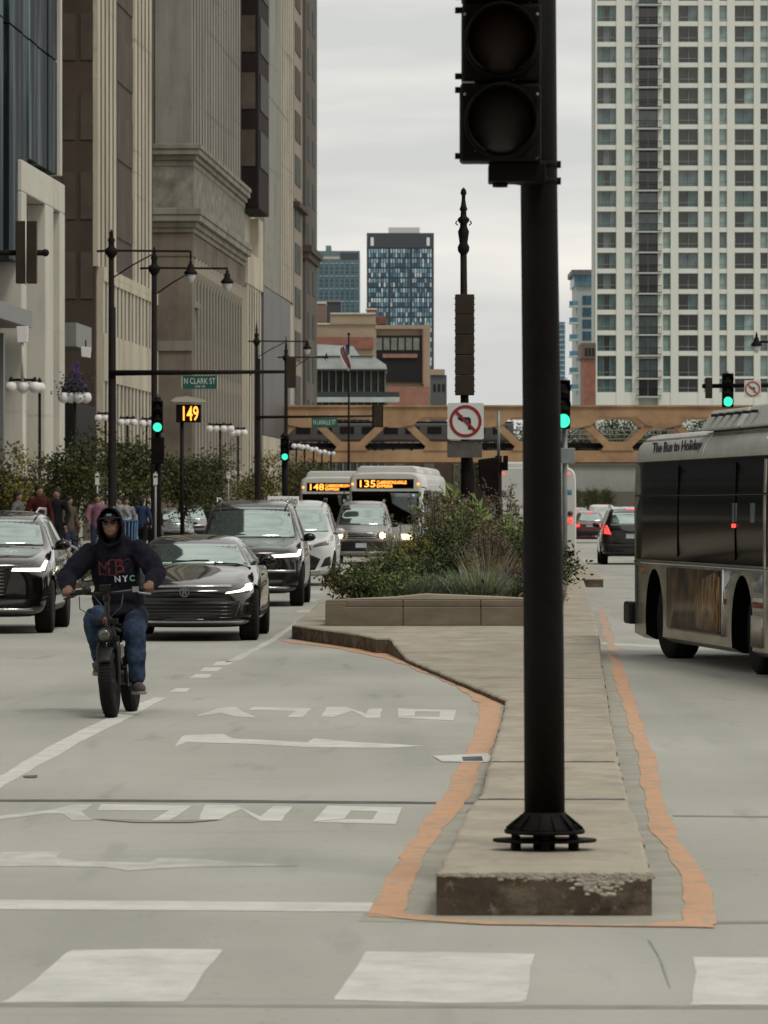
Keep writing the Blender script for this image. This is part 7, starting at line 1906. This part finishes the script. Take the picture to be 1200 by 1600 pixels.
# (pixel x, distance, kind, variant, scale, label)
PL = [
 (556, 60.2, 'low_shrub', 0, 1.15, 'olive bushy shrub spilling over the planter front wall at its left corner'),
 (575, 59.6, 'dark_shrub', 1, .75, 'dark bush beside the left corner bush of the planter'),
 (600, 60.4, 'dark_shrub', 0, .70, 'dark green bush in the front row, third plant from the left corner'),
 (622, 59.4, 'low_shrub', 1, 1.0, 'low grey-green shrub just left of the wide silver mound'),
 (650, 59.3, 'silver_mound', 0, .95, 'left one of the fuzzy silver-grey mounds along the planter front'),
 (683, 59.5, 'silver_mound', 1, .90, 'silver-grey mound in the middle of the planter front'),
 (712, 59.9, 'grass_green', 0, .50, 'small green grass tuft between the two silver mounds'),
 (748, 59.2, 'silver_mound', 1, 1.10, 'tallest silver-grey mound, near the black post'),
 (772, 59.5, 'silver_mound', 0, .85, 'silver-grey mound touching the left side of the tallest mound'),
 (800, 59.4, 'stalks_flower', 1, .55, 'short mauve-flowered stalks right next to the black post, front row'),
 (808, 60.6, 'russet_shrub', 1, .9, 'russet low bush half behind the black post'),
 (834, 59.5, 'dark_shrub', 1, .6, 'dark bush hidden behind the black post'),
 (864, 60.0, 'low_shrub', 0, .42, 'small bush peeping out on the right side of the black post'),
 (585, 63.0, 'russet_shrub', 1, .95, 'brownish bush in the second row near the left corner'),
 (628, 63.0, 'dark_shrub', 1, .95, 'dark leafy bush behind the left silver mound'),
 (660, 64.0, 'low_shrub', 0, 1.2, 'reddish-olive bush in the second row behind the silver mounds'),
 (695, 63.0, 'dark_shrub', 0, .85, 'dense dark bush behind the middle silver mound'),
 (730, 63.5, 'dark_shrub', 1, .95, 'dark bush behind the gap between silver mounds'),
 (762, 62.4, 'grass_straw', 0, 1.05, 'pale straw-coloured upright grass with buff plumes left of the post'),
 (775, 63.5, 'grass_straw', 0, .90, 'second straw-coloured grass, closer to the black post'),
 (800, 64.0, 'russet_shrub', 0, .75, 'russet bush behind the straw grasses beside the post'),
 (835, 64.0, 'dark_shrub', 0, 1.0, 'dense dark bush hidden by the black post, second row'),
 (618, 68.0, 'grass_green', 1, .90, 'leftmost tall green grass leaning over the traffic lane'),
 (640, 69.0, 'grass_green', 0, 1.05, 'tall green grass second from left, in front of the silver suv'),
 (658, 67.0, 'dark_shrub', 0, 1.1, 'tall dark bush between the two left green grasses'),
 (668, 72.0, 'stalks', 0, 1.10, 'tall dark stalks rising in front of the lit-sign bus side'),
 (690, 68.0, 'grass_green', 1, 1.15, 'large arching green grass in the middle of the planter'),
 (700, 74.0, 'stalks', 1, 1.25, 'tall brown-headed stalks left of the sign post'),
 (716, 69.0, 'stalks', 0, 1.15, 'dense stalk clump right in front of the sign post'),
 (738, 68.5, 'grass_green', 0, 1.15, 'dark green grass right of the sign post'),
 (755, 72.0, 'leafy_shrub', 0, 1.15, 'light green broad-leaved plant at the top of the planting'),
 (735, 77.0, 'leafy_shrub', 0, 1.30, 'tallest light-leaved plant beside the sign post'),
 (778, 69.5, 'russet_shrub', 0, 1.15, 'big fluffy brown-plumed bush left of the post, highest brown plant'),
 (800, 71.0, 'russet_shrub', 0, .95, 'brown bush between the fluffy brown bush and the black post'),
 (795, 67.0, 'leafy_shrub', 0, .95, 'green broad-leaved plant low beside the black post'),
 (770, 66.0, 'dark_shrub', 0, .95, 'dark bush below the fluffy brown bush'),
 (832, 70.0, 'dark_shrub', 0, 1.0, 'tall dark bush hidden behind the black post'),
 (690, 80.0, 'dark_shrub', 0, 1.25, 'dark bush at the back of the planter left of the sign post'),
 (672, 78.0, 'grass_green', 0, 1.2, 'back-row green grass touching the bus windscreen outline'),
 (715, 86.0, 'leafy_shrub', 0, 1.35, 'back-row light-leaved plant behind the sign post'),
 (750, 84.0, 'dark_shrub', 0, 1.35, 'back-row dark bush right behind the covered signal'),
 (785, 80.0, 'stalks', 0, 1.3, 'back-row stalks in front of the white bus'),
 (640, 65.0, 'stalks_flower', 0, .85, 'short yellow-flecked stalks in front of the left tall grasses'),
 (608, 65.5, 'low_shrub', 0, 1.1, 'low olive bush at the left edge, second row'),
 (745, 66.0, 'stalks_flower', 1, 1.0, 'mauve-tipped stalks in the middle of the planter'),
]
r_ = random.Random(77)
for (x, D, kd, vr, s_, lb) in PL:
    o = obj(NAMES[kd], KINDS[kd][vr % len(KINDS[kd])], None, (gx(x, D), D, ZK + .25), (0, 0, r_.uniform(0, 6.28)))
    o.scale = (s_ * r_.uniform(.95, 1.1), s_, s_ * 1.0)
    tag(o, lb, 'plant' if 'grass' not in kd else 'grass clump', 'plants in the island planter')
# ground cover between them
m = MB(); r_ = random.Random(8)
for k in range(9000):
    y = r_.uniform(.45, 34); x = r_.uniform(XL + .3 + .053 * y, XR - .25 + .045 * y)
    p = Vector((x, y, .24 + abs(r_.gauss(0, .12)))); leaf(m, p, rv(r_) + Vector((0, 0, .8)), r_.uniform(.05, .14), .035, r_, r_.choice([0, 0, 1, 4, 5]))
me = m.raw('ground_cover', LEAF)
tag(obj('ground_cover', me, None, (0, 58, ZK)), 'dense low green and brown ground cover filling the planter', 'ground cover', kind='stuff')

# ------------------------------------------------------------------ trees
T_leaf = [leafm('tree_leaf_dark', (0.050, 0.052, 0.018)), leafm('tree_leaf_olive', (0.105, 0.105, 0.030)), leafm('tree_leaf_yellowish', (0.22, 0.19, 0.045)), leafm('tree_leaf_green', (0.035, 0.055, 0.020))]
M_bark = mat('tree_bark', (0.055, 0.042, 0.032), .9, var=.3, scale=6, bump=.6)
def tree_parts(seed, h, rad, n_, ls, mix, trunk_h=.35, squash=.8):
    r_ = random.Random(seed); tm = MB(); cm = MB(); tips = []
    tm.tube([(0, 0, -.1), (r_.uniform(-.05, .05), 0, h * trunk_h * .5), (0, 0, h * trunk_h)], [.11 * h / 5, .085 * h / 5, .07 * h / 5], 9)
    for k in range(11):
        a = 6.283 * k / 11 + r_.uniform(-.3, .3); l_ = r_.uniform(.35, .95)
        tip = Vector((math.cos(a) * rad * l_, math.sin(a) * rad * l_, h * (trunk_h + (1 - trunk_h) * r_.uniform(.25, .95) * (1.15 - .4 * l_))))
        mid = Vector((tip.x * .4, tip.y * .4, h * trunk_h + (tip.z - h * trunk_h) * .55))
        tm.tube([(0, 0, h * trunk_h * r_.uniform(.7, 1)), tuple(mid), tuple(tip)], [.045 * h / 5, .028 * h / 5, .008], 6)
        for q in range(5):
            t2 = mid.lerp(tip, r_.uniform(.3, 1)) + rv(r_, rad * .25); tm.tube([tuple(mid.lerp(tip, .4)), tuple(t2)], [.018, .005], 4); tips.append((t2, r_.uniform(.16, .34) * rad, r_.choice(mix)))
    for k in range(n_):
        c, s_, mi = r_.choice(tips); s_ *= .75; p = c + Vector((r_.gauss(0, s_), r_.gauss(0, s_), r_.gauss(0, s_ * squash)))
        leaf(cm, p, rv(r_) + Vector((0, 0, -.2)), ls * r_.uniform(.6, 1.3), ls * r_.uniform(.45, .8), r_, mi if r_.random() < .7 else r_.choice(mix))
    return tm.mesh('trunk', [M_bark]), cm.raw('crown', T_leaf)
TK = [tree_parts(51, 4.4, 1.5, 3600, .16, [0, 1, 1, 3], .30), tree_parts(52, 4.2, 1.3, 3000, .16, [1, 1, 2, 0], .30), tree_parts(53, 4.6, 1.5, 3600, .17, [0, 3, 1, 0], .32), tree_parts(54, 9, 3.6, 11000, .26, [0, 3, 3, 1], .3)]
def tree(label, x, D, k, s_=1.0, group='street trees before the left facades', rz=0.0, sx=1.0, z=.15):
    t = thing('street_tree', label, 'tree', (gx(x, D), D, z), rz, group); s_ = s_ * (.80 if z == .15 and k != 3 else 1); t.scale = (s_ * sx, s_ * sx, s_)
    obj('trunk', TK[k][0], t); obj('crown', TK[k][1], t)
tree('yellowish tree cut by the left edge, in front of the black shopfront', 8, 128, 1, .98, rz=1)
tree('olive tree between the left edge and the white portal pier', 52, 150, 1, .95, rz=2)
tree('green tree right of the white portal, behind the cyclist', 118, 140, 0, 1.08, rz=.5)
tree('dark tree between the tallest mast and the first green signal', 208, 148, 2, 1.12, rz=4)
tree('dark tree right under the orange number display', 286, 172, 2, 1.05, rz=.2)
tree('olive tree behind the waiting grey cars', 325, 196, 0, 1.15, rz=1.2)
tree('yellowish tree left of the second green signal post', 405, 236, 1, 1.25, rz=3.2)
tree('olive tree right of the second green signal, below the abutment', 468, 262, 0, 1.3, rz=4.4)
tree('small dark tree left of the lit-sign buses', 498, 285, 2, 1.25, rz=.9)
for k, (x, D, s_, lb) in enumerate([(795, 470, 1.15, 'round tree seen through the truss left of the black post'), (905, 455, 1.1, 'leftmost tree seen through the truss right of the black post'), (950, 470, 1.15, 'middle tree seen through the truss right of the black post'), (1000, 460, 1.12, 'tree seen through the truss just left of the bus roof'), (1060, 470, 1.15, 'tree behind the truss partly hidden by the bus roof')]):
    tree(lb, x, D, 3, s_, 'trees beyond the bridge', k)
def pine(label, x, D, s_): pass
for k, (x, D, lb) in enumerate([(893, 415, 'small round dark tree before the concrete wall, nearest the white bus'), (925, 412, 'small round dark tree before the concrete wall, middle one'), (948, 418, 'small round dark tree before the concrete wall, nearest the dark suv')]):
    tree(lb, x, D, 2, 1.0, 'small trees by the embankment wall', k * 2, .8)

# ------------------------------------------------------------------ people on the left pavement
def cloth(n_, c): return mat('cloth_' + n_, c, .9, var=.25, scale=8, spec=.15)
M_hair = mat('dark_hair', (.012, .009, .008), .8); M_skin2 = mat('skin_tone', (.30, .17, .12), .6)
def pedestrian(label, x, D, top, legs, h=1.74, stride=.18, yaw=0.0, arm=.0, bulk=1.0, group='people on the left pavement', bag=None, z=.16):
    r_ = random.Random(int(x * 7 + D)); k = h / 1.74
    P = lambda a, b, c: (a * k, b * k, c * k)
    parts = [('t', [P(0, 0, .95), P(0, .01, 1.15), P(0, 0, 1.38)], [.105 * bulk, .105 * bulk, .12 * bulk]), ('t', [P(0, 0, 1.40), P(0, 0, 1.52)], [.05, .05]), ('e', P(0, -.01, 1.625), (.075 * k, .092 * k, .112 * k)), ('e', P(0, -.105, 1.62), (.012, .02, .02))]
    feet = [P(-.10, stride, .06), P(.10, -stride, .06)]
    for i, sx in enumerate((-1, 1)):
        kn = P(sx * .10, (stride if i == 0 else -stride) * .35 - .05, .50)
        parts.append(('t', [P(sx * .09, 0, .92), kn, feet[i]], [.080 * bulk, .058, .042])); f = feet[i]
        parts.append(('t', [f, (f[0], f[1] - .15, f[2] - .02)], [.045, .035]))
        el_ = P(sx * (.26 + .02 * bulk), .02 + arm * sx * .3, 1.14); hd = P(sx * .26, -.12 - abs(arm) * .4, .92 + abs(arm) * .35)
        parts.append(('t', [P(sx * .19, 0, 1.40), el_, hd], [.055 * bulk, .045, .032])); parts.append(('e', (hd[0], hd[1], hd[2] - .05), (.025, .035, .055)))
        for q in range(4): parts.append(('t', [(hd[0] - .0, hd[1] - .03 + .02 * q, hd[2] - .08), (hd[0], hd[1] - .035 + .02 * q, hd[2] - .14 + .006 * abs(q - 1))], [.010, .008]))
        parts.append(('t', [(hd[0] - sx * .02, hd[1] - .03, hd[2] - .04), (hd[0] - sx * .04, hd[1] - .05, hd[2] - .085)], [.011, .009]))
    o = blob('person', parts, .017, M_skin2, None, 2); o.location = (gx(x, D), D, z); o.rotation_euler = (0, 0, yaw)
    tag(o, label, 'person', group)
    tp = [('t', [P(0, 0, .90), P(0, .01, 1.15), P(0, 0, 1.38)], [.145 * bulk, .14 * bulk, .145 * bulk]), ('e', P(0, 0, 1.38), (.215 * bulk * k, .115 * k, .09 * k))]
    for sx in (-1, 1):
        el_ = P(sx * (.26 + .02 * bulk), .02 + arm * sx * .3, 1.14); hd = P(sx * .26, -.12 - abs(arm) * .4, .92 + abs(arm) * .35)
        tp.append(('t', [P(sx * .19, 0, 1.40), el_, hd], [.075 * bulk, .065, .05]))
    blob('jacket', tp, .022, top, o, 3)
    lp = [('e', P(0, 0, .93), (.165 * bulk, .125, .11))]
    for i, sx in enumerate((-1, 1)):
        kn = P(sx * .10, (stride if i == 0 else -stride) * .35 - .05, .50)
        lp.append(('t', [P(sx * .09, 0, .92), kn, (feet[i][0], feet[i][1], .12)], [.10 * bulk, .078, .06]))
    blob('trousers', lp, .022, legs, o, 3)
    hm = blob('hair', [('e', P(0, .015, 1.665), (.092 * k, .112 * k, .10 * k)), ('e', P(0, .05, 1.58), (.075 * k, .06 * k, .09 * k))], .016, M_hair, o, 2)
    return o
cb = cloth('black', (.012, .012, .014)); cr = cloth('maroon', (.05, .011, .009)); cw = cloth('white', (.26, .26, .27)); cgn = cloth('grey', (.12, .12, .125)); cj = cloth('denim', (.03, .04, .07)); cp_ = cloth('pink', (.20, .09, .13)); ct_ = cloth('tan', (.09, .065, .045)); cbl = cloth('blue', (.025, .04, .09))
pedestrian('person in maroon jacket seen behind the hood of the left-edge suv', 61, 104, cr, cb, 1.90, yaw=.5, bulk=1.1, z=.35)
pedestrian('person in black coat with white scarf right of the maroon jacket', 89, 108, cb, cb, 1.85, yaw=-.3, z=.35)
pedestrian('person in tan jacket close right of the black coat', 108, 116, ct_, cj, 1.72, yaw=.9, z=.3)
pedestrian('person in pink top left of the hooded cyclist head', 152, 120, cp_, cj, 1.80, yaw=.2, arm=.4, z=.3)
pedestrian('person in grey and white top just right of the hooded head', 187, 124, cw, cb, 1.74, yaw=-.6, arm=.3, z=.3)
pedestrian('person in white shirt between the hooded head and the blue bin', 197, 135, cw, cj, 1.75, yaw=.3, z=.3)
pedestrian('person in blue jacket under the first green signal', 222, 140, cbl, cb, 1.74, yaw=2.8, z=.3)
pedestrian('person in black clothes left of the waiting grey cars', 240, 150, cb, cb, 1.75, yaw=.4, z=.25)
pedestrian('person in pale top at the far left behind the suv roof', 28, 118, cgn, cj, 1.86, yaw=1.2, z=.3)
pedestrian('person with pale jacket walking before the white portal', 40, 140, cw, cb, 1.80, yaw=-1.2, z=.3)
pedestrian('distant person in white top above the roof of the dark suv', 345, 205, cw, cj, 1.8, yaw=.1, z=.3)
# blue litter bin, bicycle rack hoops, planter pots, flower patch at the kerb
D = 100
bn = thing('litter_bin', 'blue ribbed litter bin on the pavement behind the cyclist shoulder', 'litter bin', (gx(194, D), D, .16))
z = lambda y: gz(y, D) - .16
M_blue = mat('bin_blue', (.035, .10, .20), .6, var=.3, scale=7)
m = MB(); m.lathe([(.20, 0), (.24, .05), (.29, z(818)), (.27, z(816)), (.24, z(818))], n=24); m.build('drum', M_dark, bn)
for k in range(22):
    a = 2 * math.pi * k / 22; m = MB(); m.tube([(.245 * math.cos(a), .245 * math.sin(a), .04), (.30 * math.cos(a), .30 * math.sin(a), z(814))], .018, 6); m.build('slat', M_blue, bn)
m = MB(); m.lathe([(.30, z(815)), (.32, z(814)), (.32, z(812)), (.27, z(812))], n=24); m.build('rim', M_blue, bn)
def parked_bike(label, x, D, yaw):
    t = thing('parked_bicycle', label, 'bicycle', (gx(x, D), D, .16), yaw, 'bicycles parked at the kerb')
    for yy in (-.5, .5):
        r = ring_mesh(.30, .33, -.018, .018, 30); o = r.build('wheel', M_tyre, t); o.location = (yy, 0, .33)
        m = MB()
        for q in range(10): m.tube([(0, 0, 0), (.3 * math.cos(q * .628), 0, .3 * math.sin(q * .628))], .003, 4)
        o2 = m.build('spokes', M_galv, o)
    m = MB(); m.tube([(-.5, 0, .33), (-.1, 0, .28), (.35, 0, .72), (-.2, 0, .78), (-.1, 0, .28)], .018, 8); m.tube([(.5, 0, .33), (.36, 0, .75), (.33, 0, .92)], .018, 8); m.tube([(-.5, 0, .33), (-.2, 0, .72)], .014, 8); m.build('frame', M_paintg, t)
    m = MB(); m.tube([(.33, -.25, .95), (.33, 0, .92), (.33, .25, .95)], .014, 8); m.build('handlebar', M_trim, t)
    m = MB(); m.sphere((-.24, 0, .86), .08, 0, 10, 6, (1.6, .9, .4)); m.tube([(-.2, 0, .75), (-.23, 0, .85)], .015, 6); m.build('saddle', M_trim, t)
parked_bike('parked grey bicycle left of the lamp post, behind the cyclist arm', 102, 94, .5)
parked_bike('parked bicycle nearer to the hooded head, right of the first one', 135, 97, -.4)
for k, (x, D, lb) in enumerate([(93, 92, 'left hoop of the pale kerbside bicycle rack'), (108, 92.6, 'right hoop of the pale kerbside bicycle rack')]):
    m = MB(); m.tube([(-.22, 0, 0)] + [(-.22 + .22 * (1 - math.cos(math.radians(q * 18))), 0, .55 + .22 * math.sin(math.radians(q * 18))) for q in range(11)] + [(.22, 0, 0)], .028, 10)
    o = m.build('bicycle_rack', M_galv); o.location = (gx(x, D), D, .16); tag(o, lb, 'bicycle rack', 'bicycle rack hoops')
for k, (x, D, s_, lb) in enumerate([(128, 96, .8, 'small flowering shrub at the kerb behind the cyclist left shoulder'), (165, 98, .8, 'small flowering shrub hidden behind the hooded head'), (60, 99, .7, 'small flowering shrub behind the left-edge suv'), (225, 106, .9, 'low green shrub above the left part of the sedan roof'), (252, 118, 1.0, 'low green shrub above the middle of the sedan roof')]):
    o = obj('low_shrub', KINDS['low_shrub'][k % 2], None, (gx(x, D), D, .16), (0, 0, k)); o.scale = (s_, s_, s_); tag(o, lb, 'plant', 'kerbside shrubs')
# concrete planter tub near the parked bikes
tb_ = thing('planter_tub', 'round concrete tub in front of the trees left of the sedan roof', 'planter', (gx(250, 112), 112, .16))
m = MB(); m.lathe([(.35, 0), (.45, .1), (.52, .55), (.56, .60), (.50, .62), (.44, .55)], n=28); m.build('tub', M_plw, tb_)
m = MB(); m.lathe([(.44, .5), (.3, .56), (.05, .6)], n=20); m.build('soil', M_soil, tb_)
# small signs and posts on the pavement
for k, (x, D, ya, yb, lb) in enumerate([(152, 128, 740, 775, 'upright pale parking sign just left of the mast base'), (243, 128, 740, 775, 'little white sign plate below the first green signal'), (357, 180, 738, 758, 'narrow white and red sign above the dark suv roof')]):
    t = thing('pavement_sign', lb, 'sign', (gx(x, D), D, .16)); zz_ = lambda y: gz(y, D) - .16
    m = MB(); m.tube([(0, 0, 0), (0, 0, zz_(ya - 3))], .03, 8); m.build('post', M_galv, t)
    m = MB(); w_ = 3.2 * D / F; zc_ = (zz_(ya) + zz_((ya + yb) / 2)) / 2; hh_ = (zz_(ya) - zz_((ya + yb) / 2)) / 2
    m.box(-w_, w_, -.05, -.03, zc_ - hh_, zc_ + hh_); m.build('plate', M_signw, t)
    m = MB(); m.box(-w_ * .8, w_ * .8, -.056, -.051, zc_ + hh_ * .3, zc_ + hh_ * .6); m.build('stripe', M_signr if k == 2 else M_signk, t)
